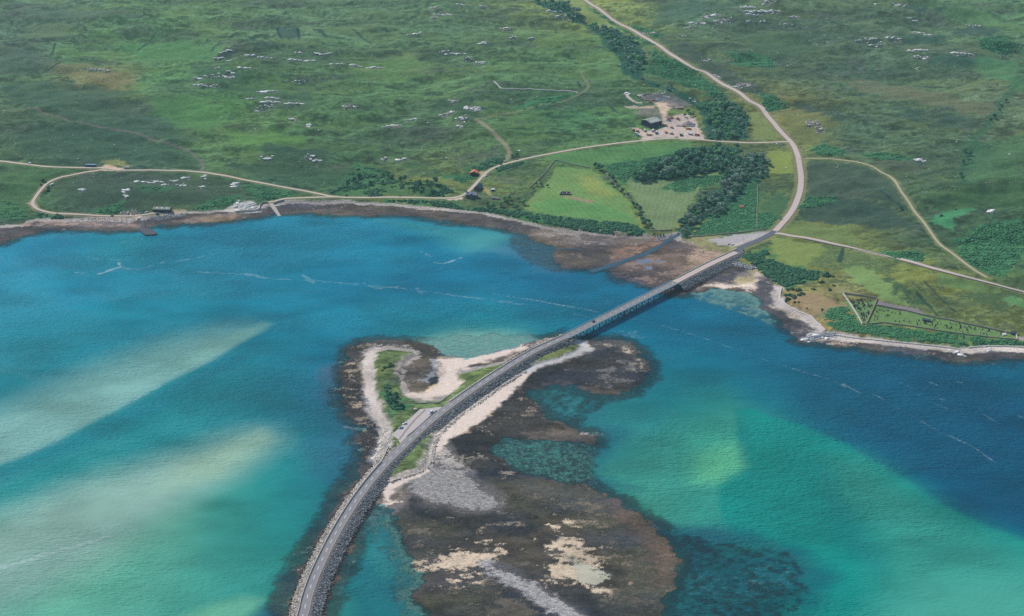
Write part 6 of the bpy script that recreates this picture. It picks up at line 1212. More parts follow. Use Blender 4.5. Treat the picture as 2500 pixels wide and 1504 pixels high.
for pxs, kd, sc0, lb, grp in (
 ([(1453,409),(1462,414),(1470,418),(1489,434),(1494,440),(1496,455),(1507,465),(1521,472),(1531,482),(1546,504),(1553,508),(1561,515),(1563,532),(1570,543),(1577,549),(1584,545),(1588,556),(1572,552)], 'deep', .95, 'dark tree in the hedgerow between the hay field and the green meadow', 'hedgerow trees'),
 ([(878,437),(866,445),(872,450),(946,432),(958,437),(935,450),(977,443),(990,446),(1026,454),(1042,450),(1065,450),(1050,460),(848,455),(905,452)], 'deep', 1.05, 'dark tree in the copse above the long beach', 'copse trees'),
 ([(1232,491),(1238,497),(1266,491),(1278,500),(1222,505),(1250,505),(1190,503),(1204,508),(1262,510),(1244,488)], 'fresh', .95, 'leafy tree in the garden below the stone house', 'garden trees'),
 ([(940,952),(952,966),(963,982),(978,993),(949,985),(967,969),(957,976),(944,962)], 'deep', .62, 'dark bushy tree in the thicket on the island by the car park', 'island thicket'),
 ([(1319,445),(1310,453),(1322,455),(1337,457),(1302,465)], 'deep', .6, 'small dark tree by the wall left of the hay field', 'field corner trees'),
 ([(1230,395),(1258,388),(1262,381),(1222,402),(1250,384)], 'deep', .7, 'dark tree where the track meets the lane', 'track end trees'),
 ([(2418,298),(2428,288),(2440,273),(2445,262),(2455,250),(2362,388),(2368,378),(2352,400),(2350,440),(2357,372),(2345,430)], 'deep', .85, 'dark tree in the gully at the right edge of the moor', 'gully trees'),
 ([(1411,206),(1414,213)], 'grey', .8, 'lone dark tree by the end of the white wall', 'wall end trees'),
 ([(1637,214),(1684,213),(1672,285),(1685,284),(1692,283),(1680,278)], 'deep', .8, 'dark tree above the gravel heap by the yard', 'yard edge trees'),
 ([(1597,576),(1612,578),(1620,577),(1606,579)], 'deep', .45, 'small dark bush on the stony bank at the stream mouth', 'stream mouth bushes'),
 ([(2200,512),(1905,535)], 'deep', .6, 'lone dark tree beside the road', 'lone roadside trees')):
    for p in ground(pxs): plant(p, kd, rng.uniform(0, 6.28), sc0*rng.uniform(.82, 1.2), lb, 'tree', grp)
for kd in PROTO:
    for j, o in enumerate(PROTO[kd]):
        if (kd, j) not in used_p:
            for c in list(o.children): bpy.data.objects.remove(c)
            bpy.data.objects.remove(o)
# gorse bushes one can count
def bush_mesh(seed):
    r = np.random.default_rng(seed); n = 16; P_ = np.column_stack([r.normal(0, .55, n), r.normal(0, .45, n), r.uniform(.2, .8, n)]); S = r.uniform(.4, .8, (n, 3)); V, F = lumps(P_, S, 1, .4, seed=seed); return array_mesh('gorse_bush', V, F)
GB = [bush_mesh(s) for s in (1, 2, 3)]; GOR2 = leafy('gorse bush leaf', (28,58,50), (70,108,70)); [m_.materials.append(GOR2) for m_ in GB]
for pxs, sc, lb, grp in (
 ([(2015,670),(2020,668),(2022,675),(2034,676),(2012,674),(2002,690),(2008,689),(2036,698),(1986,707),(2026,709)], 1.6, 'dark gorse bush on the upper pasture above the graveyard', 'gorse on the upper pasture'),
 ([(1924,708),(1934,706),(1928,722),(1918,722),(1936,724),(1940,726),(1925,731),(1920,734),(1957,717),(1962,719),(1951,721),(1946,710),(1952,709),(1938,728)], 1.7, 'dark gorse bush beside the gorse thicket on the pasture edge', 'gorse beside the thicket'),
 ([(1950,738),(1940,738),(1918,736),(2007,756),(2045,733),(1970,753)], 0.9, 'small dark gorse bush on the sandy pasture', 'small gorse on the pasture'),
 ([(952,888),(955,893),(950,896),(934,905),(940,898),(946,942)], 1.3, 'dark bush on the island turf inside the shingle hook', 'island bushes'),
 ([(2334,512),(2298,527),(2382,607)], 1.4, 'lone dark bush on the bracken hillside', 'hillside bushes'),
 ([(105,441),(110,446),(118,458),(117,466),(100,452)], 1.6, 'bush beside the bend of the old lane', 'old lane bushes')):
    for i, p in enumerate(ground(pxs)):
        o = bpy.data.objects.new('gorse_bush', GB[i % 3]); COL.objects.link(o); o.location = tuple(p); q = sc*rng.uniform(.8, 1.25); o.scale = (q*1.15, q, q*.9); o.rotation_euler[2] = rng.uniform(0, 6); tag(o, lb, 'bush', grp)
# ------------------------------------------------------------------ rock outcrops: (x, y, length px, kind)  kind 0 ledge, 1 broken scatter, 2 crag
n_o = 0
for reg, lst in OUT.items():
    g = ground([(a, b) for a, b, c, d in lst])
    for (a, b, c, kd), p in zip(lst, g):
        n_o += 1; r = np.random.default_rng(n_o); s = FPX/math.hypot(p[0], p[1], CAM_H-p[2]); Lm = c/s; n = max(4, int(Lm/2.0)) if kd != 1 else max(6, int(Lm/2.2))
        xs = np.linspace(-Lm/2, Lm/2, n)+r.normal(0, Lm/n*0.4, n)
        if kd == 0: ys = r.normal(0, 1.0, n)+np.sin(xs/Lm*3+n_o)*1.6; S = np.stack([r.uniform(1.4, 3.6, n), r.uniform(1.1, 2.6, n), r.uniform(.9, 1.9, n)], 1)
        elif kd == 1: ys = r.normal(0, 4.0, n); S = np.stack([r.uniform(1.0, 3.2, n), r.uniform(.9, 2.2, n), r.uniform(.7, 1.7, n)], 1)
        else: n2 = n*6; xs = r.uniform(-Lm/2, Lm/2, n2); ys = r.normal(0, 5.0, n2); S = np.stack([r.uniform(.9, 2.3, n2), r.uniform(.8, 1.9, n2), r.uniform(.8, 2.0, n2)], 1)
        S = S*np.clip(r.lognormal(-0.12, 0.45, (len(S), 1)), 0.35, 2.0)*np.array([1.15, 0.85, 0.62]); wx_, wy_ = p[0]+xs, p[1]+ys; zs = height(wx_, wy_)-p[2]; V, F = lumps(np.column_stack([xs, ys, zs+0.05]), S, 1, .34, seed=n_o)
        o = link('rock_outcrop', array_mesh('rock_outcrop', V, F), CRAG if kd == 2 and reg == 'roadside cuttings' else OUTCR, loc=tuple(p)); lab = {0: 'pale rock ledge on the ', 1: 'broken white rocks on the ', 2: 'white rock face on the '}[kd]+reg
        tag(o, lab.replace('on the white crag', 'of the white crag').replace('on the yard rim', 'on the quarry yard rim').replace('on the roadside cuttings', 'at the roadside cuttings'), 'rock outcrop', f'{ {0:"ledges",1:"broken rocks",2:"rock faces"}[kd] } on the {reg}')
# small boulders scattered over the moor (past counting)
r = np.random.default_rng(77); n = 2600; px = np.column_stack([r.uniform(0, 2500, n), r.uniform(0, 470, n)]); d = fbm(px[:, 0]/90., px[:, 1]/40., 301, 3)
px = px[(d > 0.50) & (r.random(n) < 0.75)]; g = ground(px); gm = sdf(W['land_n'], g[:, 0], g[:, 1], 30); ok = gm > 12
for L in (MAIN, WEST, OLD, EAST): ok &= pdist(L[:, :2], g[:, 0], g[:, 1], 20) > 6
ok &= (sdf(FLAT, g[:, 0], g[:, 1], 10) < 0)
g = g[ok]; n = len(g); s = r.uniform(.35, .85, n)*np.where(r.random(n) > .9, 1.8, 1); V, F = lumps(g+np.array([0, 0, .1]), np.stack([s*1.3, s, s*.75], 1), 1, .3, seed=9)
tag(link('boulders', array_mesh('boulders', V, F), BOULD), 'small pale boulders scattered over the moor', 'boulders', kind='stuff')
# storm beach and foreshore stones
def stones(px, n, r0, r1, mat, label, seed):
    poly = gpoly(px); lo, hi = poly.min(0), poly.max(0); r = np.random.default_rng(seed); q = np.column_stack([r.uniform(lo[0], hi[0], n*3), r.uniform(lo[1], hi[1], n*3)]); q = q[sdf(poly, q[:, 0], q[:, 1], 5) > 0][:n]; z = height(q[:, 0], q[:, 1])
    s = r.uniform(r0, r1, len(q)); V, F = lumps(np.column_stack([q, z+.05]), np.stack([s*r.uniform(.9, 1.5, len(q)), s, s*.7], 1), 1, .33, seed=seed); tag(link('beach_stones', array_mesh('beach_stones', V, F), mat), label, 'stones', kind='stuff')
stones([(700,487),(841,489),(884,492),(955,494),(1031,502),(1111,510),(1182,517),(1253,534),(1298,545),(1298,550),(1182,522),(1031,507),(884,496),(700,494)], 1500, .3, .7, ROCKP, 'pale stones along the top of the long beach', 21)
stones([(150,538),(241,531),(320,537),(330,545),(240,541),(160,545)], 700, .35, .9, ROCKP, 'pale boulders below the shore track', 22)
stones([(365,528),(420,522),(460,518),(452,528),(400,536),(368,538)], 350, .35, .8, ROCKD, 'grey boulders below the boat shed', 23)
stones([(936,1045),(954,1045),(956,1070),(948,1090),(930,1128),(915,1140),(912,1125),(930,1085)], 900, .3, .75, ROCKP, 'white boulder beach left of the car park', 24)
stones([(1244,874),(1300,842),(1370,816),(1374,822),(1300,856),(1252,880)], 600, .3, .7, ROCKP, 'stones between the sand and the causeway', 25)
stones([(1298,545),(1370,561),(1455,570),(1530,579),(1455,576),(1370,568),(1298,553)], 500, .3, .7, ROCKP, 'pale stones along the beach below the hay field', 26)
stones([(1958,829),(1990,816),(2038,812),(2036,820),(1985,832)], 260, .5, 1.3, ROCKD, 'grey boulders of the headland', 27)
stones([(1600,580),(1640,570),(1655,572),(1630,584),(1600,590)], 220, .4, .9, ROCKD, 'stones beside the stream mouth', 28)
stones([(880,1060),(905,1040),(925,1060),(915,1110),(890,1130)], 500, .25, .6, ROCKW, 'weedy stones on the foreshore left of the boulder beach', 29)
# ------------------------------------------------------------------ vehicles
TYRE = plain('tyre rubber', (38,38,40), 0.9, var=0.1); CARGLASS = plain('car glass', (44,56,70), 0.08, spec=0.7, var=0.05); METAL = plain('bare steel', (150,152,156), 0.5, var=0.1); LAMP = plain('headlamp glass', (230,232,236), 0.2, var=0.05)
def paintm(name, c): return plain(name, c, 0.3, spec=0.5, var=0.05)
WHITE = paintm('white car paint', (238,240,244)); SILV = paintm('blue grey car paint', (150,176,206)); BLACKP = paintm('black car paint', (44,50,66)); YEL = paintm('yellow car paint', (214,206,84)); ORANGE = paintm('machine orange', (232,142,48)); AMBER = paintm('machine yellow', (232,176,60)); REDP = paintm('red machine paint', (222,74,62)); BLUEP = paintm('blue lorry paint', (60,106,168)); DKBLUE = paintm('dark blue paint', (58,84,112)); DKGREEN = paintm('dark green paint', (52,96,92)); LTBLUE = paintm('pale blue paint', (120,168,206))
def wheels(t, pts, r, w_, rim=METAL):
    for x, y in pts:
        m = MB(); m.cyl((x, y-w_/2, r), (x, y+w_/2, r), r, r, 14); wh = m.build('wheel', TYRE, t); m = MB(); m.cyl((x, y-w_/2-.015, r), (x, y+w_/2+.015, r), r*.55, r*.55, 10); m.build('rim', rim, wh)
def car(name, px, rz, mat, label, kind='car', loc=None, cat='car'):
    g = ground([px])[0] if loc is None else loc; t = empty(name, g, rz, label, cat); L, W_, = (4.3, 1.8) if kind == 'car' else (5.2, 2.0)
    if kind == 'car': lo = [(-2.15,.35),(-2.15,.75),(-1.9,.92),(-0.95,.98),(1.6,.98),(2.1,.9),(2.15,.35)]; up = [(-1.05,.97),(-0.35,1.45),(1.35,1.47),(1.95,.97)]
    else: lo = [(-2.6,.4),(-2.6,.95),(-2.3,1.1),(-1.7,1.2),(2.55,1.2),(2.6,.4)]; up = [(-1.75,1.19),(-1.25,2.0),(2.45,2.05),(2.55,1.19)]
    m = MB(); m.prism(lo, -W_/2, W_/2); b = m.build('body', mat, t, bevel=.07); m = MB(); m.prism(up, -W_/2+.1, W_/2-.1); m.build('cabin_glass', CARGLASS, t, bevel=.04)
    m = MB(); z = up[1][1]; m.box(((up[1][0]+up[2][0])/2, 0, z+.02), (up[2][0]-up[1][0]-.05, W_-.28, .06)); m.build('roof', mat, t, bevel=.02)
    a = L*.31; wheels(t, [(-a, -W_/2+.1), (-a, W_/2-.1), (a, -W_/2+.1), (a, W_/2-.1)], .33, .22)
    for y in (-.6, .6): m = MB(); m.box((-L/2-.0, y, .72), (.08, .36, .16)); m.build('headlight', LAMP, t)
    return t
def zroad(px, z): p = at_z(px, z)[0]; return (p[0], p[1], z)
dirc = lambda L, px, z: (lambda p, i: math.atan2(L[i+1][1]-L[i-1][1], L[i+1][0]-L[i-1][0]))(None, int(np.clip(np.argmin(np.hypot(*(L[:, :2]-at_z(px, z)[0]).T)), 1, len(L)-2)))
car('car', None, bang, BLACKP, 'dark car crossing the bridge', loc=zroad((1448.5,786), BR_Z+.03))
car('van', None, math.radians(52), WHITE, 'white van parked beside the kerb wall in the car park', 'van', loc=zroad((1052,1008), 4.76), cat='van')
car('car', None, math.radians(32), WHITE, 'white car parked at the grass edge of the car park beside two people', loc=zroad((988.5,1035), 4.76))
car('car', None, math.radians(26), SILV, 'silver blue car parked at the grass edge nearest the boulder beach', loc=zroad((979,1045.5), 4.76))
car('car', (1779,597), math.radians(15), YEL, 'yellow car parked on the gravel by the main road'); car('car', (1788,598), math.radians(12), WHITE, 'white car parked beside the yellow car on the gravel')
car('car', (1962,385), math.radians(-4), BLACKP, 'dark car on the farm track near the main road'); car('van', (72,400), math.radians(-12), WHITE, 'white pickup parked by the lane at the left edge', 'van', cat='van')
car('car', (274,528), math.radians(-3), DKBLUE, 'dark blue car on the shore track'); car('car', (384,524), math.radians(10), BLACKP, 'dark car beside the black boat shed')
car('van', (338,536), math.radians(40), WHITE, 'white van at the head of the old pier', 'van', cat='van'); car('car', (343,522), 0.2, LTBLUE, 'pale blue car by the ruined gable'); car('car', (358,519), 0.5, WHITE, 'white car left of the boat shed')
car('van', (1552,327), math.radians(-40), WHITE, 'white van parked at the left end of the quarry yard', 'van', cat='van'); car('van', (1556,331), math.radians(-40), LTBLUE, 'pale van parked nearest the lane at the yard entrance', 'van', cat='van')
car('car', (1186,430.5), 0.8, WHITE, 'white car by the lane opposite the tin shed'); car('van', (127,452), 0.85, WHITE, 'white van parked beside the old lane bend', 'van', cat='van')
def lorry(px, rz, cabm, bodym, label, name='tipper_lorry', cat='lorry', L=8.0, bh=1.9):
    t = empty(name, ground([px])[0], rz, label, cat); m = MB(); m.box((0, 0, .95), (L, 2.1, .3)); m.build('chassis', TYRE, t)
    m = MB(); m.prism([(-L/2, .8), (-L/2, 2.1), (-L/2+.35, 3.0), (-L/2+1.9, 3.0), (-L/2+1.9, .8)], -1.2, 1.2); cb = m.build('cab', cabm, t, bevel=.06); m = MB(); m.box((-L/2+.12, 0, 2.45), (.14, 2.0, .7)); m.build('windscreen', CARGLASS, cb)
    m = MB(); m.box((1.0, 0, 1.2+bh/2), (L-2.4, 2.4, bh), taper=1.0); bb = m.build('body', bodym, t, bevel=.05); m = MB(); m.box((1.0, 0, 1.22+bh), (L-2.8, 2.0, .08)); m.build('load', BOULD, bb)
    wheels(t, [(x, y) for x in (-L/2+1.1, L/2-2.4, L/2-1.1) for y in (-1.0, 1.0)], .5, .35); return t
def digger(px, rz, mat, label, boom=1.0):
    t = empty('excavator', ground([px])[0], rz, label, 'excavator')
    for y in (-1.1, 1.1): m = MB(); m.prism([(-1.8, .1), (-2.1, .5), (-1.8, .9), (1.8, .9), (2.1, .5), (1.8, .1)], y-.3, y+.3); m.build('track', TYRE, t, bevel=.05)
    m = MB(); m.box((0.3, 0, 1.5), (3.4, 2.5, 1.0)); m.build('body', mat, t, bevel=.12); m = MB(); m.box((-.8, .75, 2.5), (1.5, 1.0, 1.5)); c = m.build('cab', mat, t, bevel=.08); m = MB(); m.box((-.85, .75, 2.65), (1.55, 1.04, .8)); m.build('cab_window', CARGLASS, c)
    m = MB(); m.cyl((-1.2, -.3, 1.9), (-3.2, -.3, 4.3*boom), .28, .22, 6); bo = m.build('boom', mat, t); m = MB(); m.cyl((-3.2, -.3, 4.3*boom), (-4.7, -.3, 1.8), .2, .16, 6); m.build('arm', mat, bo); m = MB(); m.prism([(-5.2, 1.0), (-4.3, .9), (-4.4, 1.8), (-4.9, 1.9)], -.8, .2); m.build('bucket', METAL, bo); return t
def loader(px, rz, mat, label, name='wheel_loader', cat='loader'):
    t = empty(name, ground([px])[0], rz, label, cat); m = MB(); m.prism([(-.2, .7), (-.2, 1.7), (2.6, 1.8), (2.8, .8)], -.9, .9); m.build('body', mat, t, bevel=.1); m = MB(); m.box((-.4, 0, 2.2), (1.5, 1.5, 1.6)); c = m.build('cab', mat, t, bevel=.08); m = MB(); m.box((-.4, 0, 2.4), (1.55, 1.55, .8)); m.build('cab_window', CARGLASS, c)
    m = MB(); m.cyl((-.8, -.6, 1.3), (-2.9, -.6, .7), .14, .12, 6); m.cyl((-.8, .6, 1.3), (-2.9, .6, .7), .14, .12, 6); lf = m.build('lift_arm', mat, t); m = MB(); m.prism([(-3.7, .15), (-2.8, .15), (-2.7, 1.1), (-3.0, 1.1)], -1.25, 1.25); m.build('bucket', METAL, lf)
    wheels(t, [(x, y) for x in (-1.4, 1.7) for y in (-.95, .95)], .75, .5); return t
digger((1588,250), .4, ORANGE, 'orange excavator working in the upper quarry'); digger((1547,319), 2.4, ORANGE, 'orange excavator at the left corner of the yard'); loader((1557,322), 2.4, ORANGE, 'orange wheel loader beside the left corner excavator')
digger((1640,288), .2, ORANGE, 'orange excavator in front of the dark quarry face', 1.1); loader((1632,293), .1, REDP, 'red wheel loader left of the excavator below the quarry face'); loader((1654,291), 2.8, REDP, 'small red loader right of the quarry face excavator')
lorry((1623,307), math.radians(-30), AMBER, AMBER, 'yellow tipper lorry at the right end of the barn'); loader((1640,313), 2.2, ORANGE, 'orange wheel loader parked near the middle of the yard'); digger((1670,308.5), 1.2, AMBER, 'yellow excavator in front of the concrete bay wall'); lorry((1681,316), math.radians(-18), AMBER, ORANGE, 'yellow and orange dumper lorry right of the bay wall', name='dump_truck')
lorry((1585,330), 0.05, AMBER, AMBER, 'bright yellow flat lorry in front of the barn', bh=1.0); lorry((1603,326), 1.2, BLUEP, DKBLUE, 'blue lorry in front of the barn'); digger((1627,325), .5, ORANGE, 'orange excavator near the yard entrance hedge'); loader((1640,328), 2.9, DKGREEN, 'dark green loader beside the entrance excavator'); lorry((1663,331), 1.0, DKGREEN, DKGREEN, 'dark green lorry at the yard gate', L=6.0)
lorry((1574,320), 1.4, WHITE, REDP, 'white and red lorry beside the barn gable', L=6.0, bh=1.4); lorry((1594,320.5), 1.1, WHITE, WHITE, 'white lorry with red trim at the barn corner', L=5.5, bh=1.6)
lorry((1686,329), -.5, WHITE, WHITE, 'white lorry in the right hand corner of the yard', L=7); lorry((1702,331), 0.1, REDP, REDP, 'red lorry in the right hand corner of the yard', L=7)
m = MB(); n = 0; t = empty('container', ground([(222,407)])[0], math.radians(-3), 'long dark blue livestock trailer beside the lane', 'trailer'); m.box((0, 0, 1.9), (14, 2.5, 2.6)); bo = m.build('body', DKBLUE, t, bevel=.06); m = MB(); m.prism([(-7, 0), (7, 0), (6.9, .25), (-6.9, .25)], -1.2, 1.2); m.V = [(a, b, c+3.2) for a, b, c in m.V]; m.build('roof', paintm('pale blue roof', (140,170,196)), t); wheels(t, [(x, y) for x in (-1.5, 0, 1.5, 5.5) for y in (-1.0, 1.0)], .5, .3)
t = empty('caravan', ground([(310,412)])[0], math.radians(-4), 'grey caravan on the grass beside the lane', 'caravan'); m = MB(); m.prism([(-3.6, .5), (-3.8, 1.4), (-3.2, 2.7), (3.2, 2.7), (3.8, 1.6), (3.6, .5)], -1.1, 1.1); m.build('body', plain('caravan shell', (178,184,182), .6), t, bevel=.1); m = MB(); m.box((0, -1.12, 1.8), (4.5, .06, .7)); m.build('window', CARGLASS, t); wheels(t, [(0, -1.0), (0, 1.0)], .34, .2)
# gravel heap in the yard, standing stones by the car park, signs
def heap(px, r_, h, mat, label):
    p = ground([px])[0]; r = np.random.default_rng(int(px[0])); n = 24; V = []; F = []
    for k in range(7):
        q = k/6
        for i in range(n): a = 2*math.pi*i/n; rr = r_*(1-q**1.1)*(1+.12*math.sin(3*a+px[0])+r.normal(0, .03)); V.append((rr*1.5*math.cos(a), rr*math.sin(a), h*q*(1+r.normal(0, .03))-.2))
    F = [(k*n+i, k*n+(i+1) % n, (k+1)*n+(i+1) % n, (k+1)*n+i) for k in range(6) for i in range(n)]; o = mesh_obj('gravel_heap', V, F, mat, loc=tuple(p)); tag(o, label, 'gravel heap')
GRAV = plain('crushed stone', (158,142,144), .95, var=.3, scale=.9); heap((1680,302), 6.5, 4.2, GRAV, 'large grey gravel heap behind the concrete bay wall'); heap((1632,286), 4, 2.0, plain('quarry waste', (150,140,140), .95, var=.3, scale=.9), 'grey waste heap below the quarry face'); heap((1610,243), 6, 2.6, plain('blue grey spoil', (120,122,130), .95, var=.3, scale=.9), 'blue grey spoil heap under the curved quarry wall'); heap((1640,257), 6, 2.2, plain('brown spoil', (152,136,122), .95, var=.3, scale=.9), 'brown spoil heap beside the quarry track'); heap((1655,262), 5, 2.4, plain('quarry spoil', (168,150,138), .95, var=.3, scale=.9), 'low spoil heap on the upper quarry floor')
def stone_block(px, s, label, z=None):
    p = ground([px])[0]; V, F = lumps(np.array([[0, 0, s*.3]]), np.array([[s, s*.7, s*.6]]), 2, .12, seed=int(px[0])); tag(link('boulder', array_mesh('boulder', V, F), WALLPALE, loc=tuple(p)), label, 'boulder')
stone_block((1014.5,1000.5), 2.0, 'large pale boulder on the turf above the car park'); stone_block((963,1079), 1.3, 'pale boulder on the small turf triangle below the car park'); stone_block((1005,1014), .9, 'small pale stone at the car park edge'); stone_block((1435,228+20), 1.2, 'white boulder on the moor below the track bend'); stone_block((1416,172), 1.5, 'white boulder at the top of the moor track')
# telegraph poles
def pole(px, h, label):
    t = empty('telegraph_pole', ground([px])[0], 0.4, label, 'pole'); m = MB(); m.cyl((0, 0, -.5), (0, 0, h), .16, .11, 8); m.build('post', TIMB, t); m = MB(); m.box((0, 0, h-.5), (1.6, .12, .14)); m.build('crossarm', TIMB, t)
pole((1814,592), 9, 'telegraph pole standing at the near edge of the gravel car park'); pole((1258,270), 8, 'telegraph pole on the moor below the white wall'); pole((1832,247), 7, 'pole beside the upper main road bend')
# white marker posts along the road bend
POSTM = plain('white post', (232,232,228), .6, var=.05); mp = None
for i, px in enumerate([(1836,243),(1842,249),(1848,254.5),(1854,260),(1860,265.5),(1866,272)]):
    g = ground([px])[0]
    if mp is None: m = MB(); m.box((0, 0, .55), (.5, .3, 1.3), taper=.8); mp = m.build('marker_post', POSTM, loc=tuple(g)); o = mp
    else: o = mp.copy(); COL.objects.link(o); o.location = tuple(g)
    tag(o, 'white marker post along the outer edge of the upper road bend', 'marker post', 'marker posts on the road bend')
# ------------------------------------------------------------------ people in the car park, cattle
SKIN = plain('skin', (206,160,134), .6, var=.05); DARKC = plain('dark clothes', (44,50,58), .9); REDC = plain('orange jacket', (220,110,60), .9); HAIRM = plain('dark hair', (60,48,40), .9)
def person(loc, rz, top, legs, label, lean=0.0):
    t = empty('person', loc, rz, label, 'person')
    pts = {'pel': (0,0,.95), 'che': (0,lean,1.3), 'nek': (0,lean,1.5), 'hed': (0,lean+.02,1.66), 'crn': (0,lean+.01,1.76), 'shl': (.2,lean,1.43), 'ell': (.27,lean+.02,1.14), 'hal': (.24,lean+.12,.88), 'shr': (-.2,lean,1.43), 'elr': (-.27,lean,1.14), 'har': (-.24,lean+.1,.88), 'hil': (.1,0,.9), 'knl': (.12,.03,.5), 'ftl': (.12,-.02,.07), 'tol': (.13,.16,.04), 'hir': (-.1,0,.9), 'knr': (-.12,.04,.5), 'ftr': (-.13,0,.07), 'tor': (-.14,.18,.04)}
    rad = {'pel': .16,'che': .17,'nek': .065,'hed': .10,'crn': .07,'shl': .075,'ell': .05,'hal': .035,'shr': .075,'elr': .05,'har': .035,'hil': .10,'knl': .065,'ftl': .045,'tol': .04,'hir': .10,'knr': .065,'ftr': .045,'tor': .04}
    ed = [('pel','che'),('che','nek'),('nek','hed'),('hed','crn'),('che','shl'),('shl','ell'),('ell','hal'),('che','shr'),('shr','elr'),('elr','har'),('pel','hil'),('hil','knl'),('knl','ftl'),('ftl','tol'),('pel','hir'),('hir','knr'),('knr','ftr'),('ftr','tor')]
    ks = list(pts); me = bpy.data.meshes.new('body'); me.from_pydata([pts[k] for k in ks], [(ks.index(a), ks.index(b)) for a, b in ed], []); o = link('body', me, SKIN, t); mod = o.modifiers.new('skin', 'SKIN'); lay_ = me.skin_vertices[0] if me.skin_vertices else None
    if lay_ is None: bpy.context.view_layer.objects.active = o; bpy.ops.mesh.customdata_skin_add(); lay_ = me.skin_vertices[0]
    for i, k in enumerate(ks): lay_.data[i].radius = (rad[k], rad[k]*.85); lay_.data[i].use_root = (k == 'pel')
    s2 = o.modifiers.new('sub', 'SUBSURF'); s2.levels = 1; s2.render_levels = 1
    m = MB(); m.cyl((0, lean*.4, .9), (0, lean, 1.48), .2, .19, 10); m.cyl((.2, lean, 1.46), (.27, lean+.02, 1.0), .09, .065, 8); m.cyl((-.2, lean, 1.46), (-.27, lean, 1.0), .09, .065, 8); m.build('jacket', top, t, smooth_=True)
    m = MB()
    for s in (-1, 1): m.cyl((s*.1, 0, .98), (s*.12, .03, .1), .125, .08, 8)
    m.build('trousers', legs, t, smooth_=True); m = MB(); m.cyl((0, lean-.01, 1.68), (0, lean, 1.80), .112, .06, 10); m.build('hair', HAIRM, t, smooth_=True); return t
def turf(px): return tuple(ground([px])[0])
person(turf((986.5,1026)), .6, DARKC, DARKC, 'person in dark clothes standing on the turf behind the white car'); person(turf((983,1028.5)), 1.2, REDC, DARKC, 'person in an orange jacket on the turf left of the white car'); person(turf((970.5,1046)), -.4, DARKC, DARKC, 'person in dark clothes beside the silver blue car', .06)
def motorbike(px, rz, label):
    t = empty('motorbike', turf(px), rz, label, 'motorbike'); wheels(t, [(-.72, 0), (.72, 0)], .32, .14); m = MB(); m.prism([(-.5, .35), (-.55, .8), (-.1, .95), (.5, .8), (.8, .85), (.55, .55), (.3, .3)], -.16, .16); m.build('body', BLACKP, t, bevel=.04); m = MB(); m.cyl((-.55, -.35, 1.05), (-.55, .35, 1.05), .025, .025, 6); m.cyl((-.72, 0, .32), (-.5, 0, 1.05), .04, .04, 6); m.build('handlebar', METAL, t)
motorbike((961.5,1052), .9, 'grey motorbike parked at the corner of the car park nearest the boulder beach')
def cow(px, rz, label, grp):
    t = empty('cow', turf(px), rz, label, 'cow', grp); m = MB()
    m.prism([(-1.1,.75),(-1.15,1.25),(-.9,1.45),(0,1.38),(.9,1.42),(1.15,1.2),(1.1,.8),(.4,.62),(-.6,.66)], -.32, .32)
    for x in (-.8, .85):
        for y in (-.2, .2): m.cyl((x, y, .85), (x+.03, y, .4), .12, .08, 7); m.cyl((x+.03, y, .42), (x, y, 0), .08, .06, 7)
    m.cyl((-1.0, 0, 1.25), (-1.5, 0, 1.35), .24, .17, 8); m.cyl((-1.45, 0, 1.42), (-1.9, 0, 1.12), .17, .1, 8); m.cyl((1.12, 0, 1.3), (1.25, 0, .6), .04, .03, 5); m.build('body', BLACKP, t, bevel=.03)
for px in ((2005.5,755), (2009.5,757), (2006,758.5)): cow(px, rng.uniform(0, 6), 'black cow standing on the sandy pasture left of the graveyard', 'cattle on the pasture')
# buoys on the sea-lit water beyond the bridge and a stream
st_px = [(1658,570),(1650,577),(1640,583),(1626,591),(1605,605),(1583,617),(1560,626),(1540,632),(1515,641),(1484,651),(1462,657),(1441,662)]
P_ = at_z(st_px, .45); L = resample(np.column_stack([P_, np.linspace(.75, .04, len(P_))]), 4); L[:, 2] = np.maximum(L[:, 2], height(L[:, 0], L[:, 1])+.12)
L[:, 2] = smooth_line(L[:, 2], 5)
STW = plain('stream water', (44,76,92), .3, spec=.2, var=.12, scale=.2, world=True)
tag(ribbon('stream', L, np.linspace(2.0, 4.4, len(L))+0.9*np.sin(np.arange(len(L))*0.7)*np.sin(np.arange(len(L))*0.31+1), STW, 0.05), kind='structure')
P_ = at_z([(1262,611),(1300,608),(1350,606),(1400,608),(1420,612)], .4); L = resample(np.column_stack([P_, np.full(5, .3)]), 5); L[:, 2] = np.maximum(.1, height(L[:, 0], L[:, 1])+.12)
tag(ribbon('stream', L, 1.0, STW, .05), kind='structure')
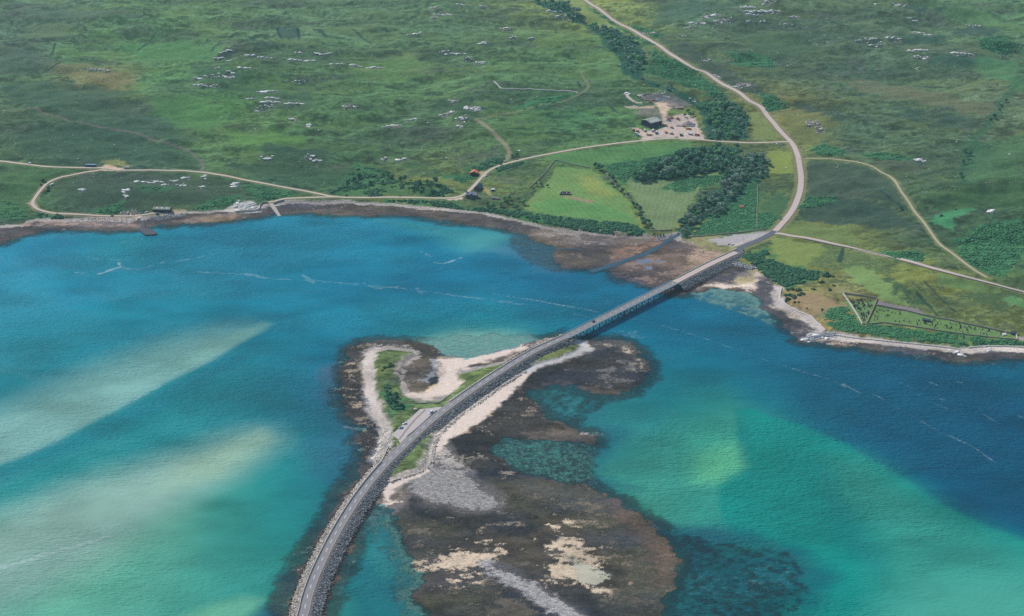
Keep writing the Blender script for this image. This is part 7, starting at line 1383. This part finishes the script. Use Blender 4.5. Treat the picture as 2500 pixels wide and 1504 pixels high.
# ------------------------------------------------------------------ light, air, camera
SUN_AZ = math.atan2(-0.67, 0.74); SUN_EL = math.radians(47)
sd = Vector((math.sin(SUN_AZ)*math.cos(SUN_EL), math.cos(SUN_AZ)*math.cos(SUN_EL), math.sin(SUN_EL)))
ld = bpy.data.lights.new('sun', 'SUN'); ld.energy = 3.9; ld.angle = math.radians(0.53); ld.color = (1.0, 0.955, 0.89)
lo_ = bpy.data.objects.new('sun', ld); COL.objects.link(lo_); lo_.rotation_euler = sd.to_track_quat('Z', 'Y').to_euler()
wd = bpy.data.worlds.new('World'); SC.world = wd; wd.use_nodes = True; nt = wd.node_tree; nt.nodes.clear()
sk = nt.nodes.new('ShaderNodeTexSky'); sk.sky_type = 'NISHITA'; sk.sun_disc = False; sk.sun_elevation = SUN_EL; sk.sun_rotation = SUN_AZ; sk.air_density = 1.0; sk.dust_density = 0.6
bg = nt.nodes.new('ShaderNodeBackground'); bg.inputs[1].default_value = 0.14; ow = nt.nodes.new('ShaderNodeOutputWorld'); nt.links.new(sk.outputs[0], bg.inputs[0]); nt.links.new(bg.outputs[0], ow.inputs[0])
HAZE = 0.000055
if HAZE > 0:
    m = MB(); m.box((0, 5200, (700-12)/2), (19000, 17000, 700+12)); hz = m.build('haze', None)
    hm = bpy.data.materials.new('haze'); hm.use_nodes = True; hm.node_tree.nodes.clear(); pv = hm.node_tree.nodes.new('ShaderNodeVolumePrincipled'); pv.inputs['Color'].default_value = (0.40, 0.66, 0.72, 1); pv.inputs['Density'].default_value = HAZE; pv.inputs['Anisotropy'].default_value = 0.0
    hmo = hm.node_tree.nodes.new('ShaderNodeOutputMaterial'); hm.node_tree.links.new(pv.outputs[0], hmo.inputs['Volume']); hz.data.materials.append(hm); tag(hz, kind='stuff')
cam = bpy.data.cameras.new('camera'); cam.sensor_width = 36; cam.lens = FPX/2500*36; cam.clip_end = 40000; cam.clip_start = 1
co = bpy.data.objects.new('camera', cam); COL.objects.link(co); co.location = (0, 0, CAM_H); co.rotation_euler = (math.radians(90)-PITCH, 0, 0); SC.camera = co
SC.view_settings.view_transform = 'Standard'; SC.view_settings.look = 'None'; SC.view_settings.exposure = 0; SC.view_settings.gamma = 1
SC.cycles.max_bounces = 6; SC.cycles.diffuse_bounces = 2; SC.cycles.glossy_bounces = 2; SC.cycles.transparent_max_bounces = 8; SC.cycles.volume_bounces = 0; SC.cycles.volume_max_steps = 64
SC.cycles.use_denoising = False
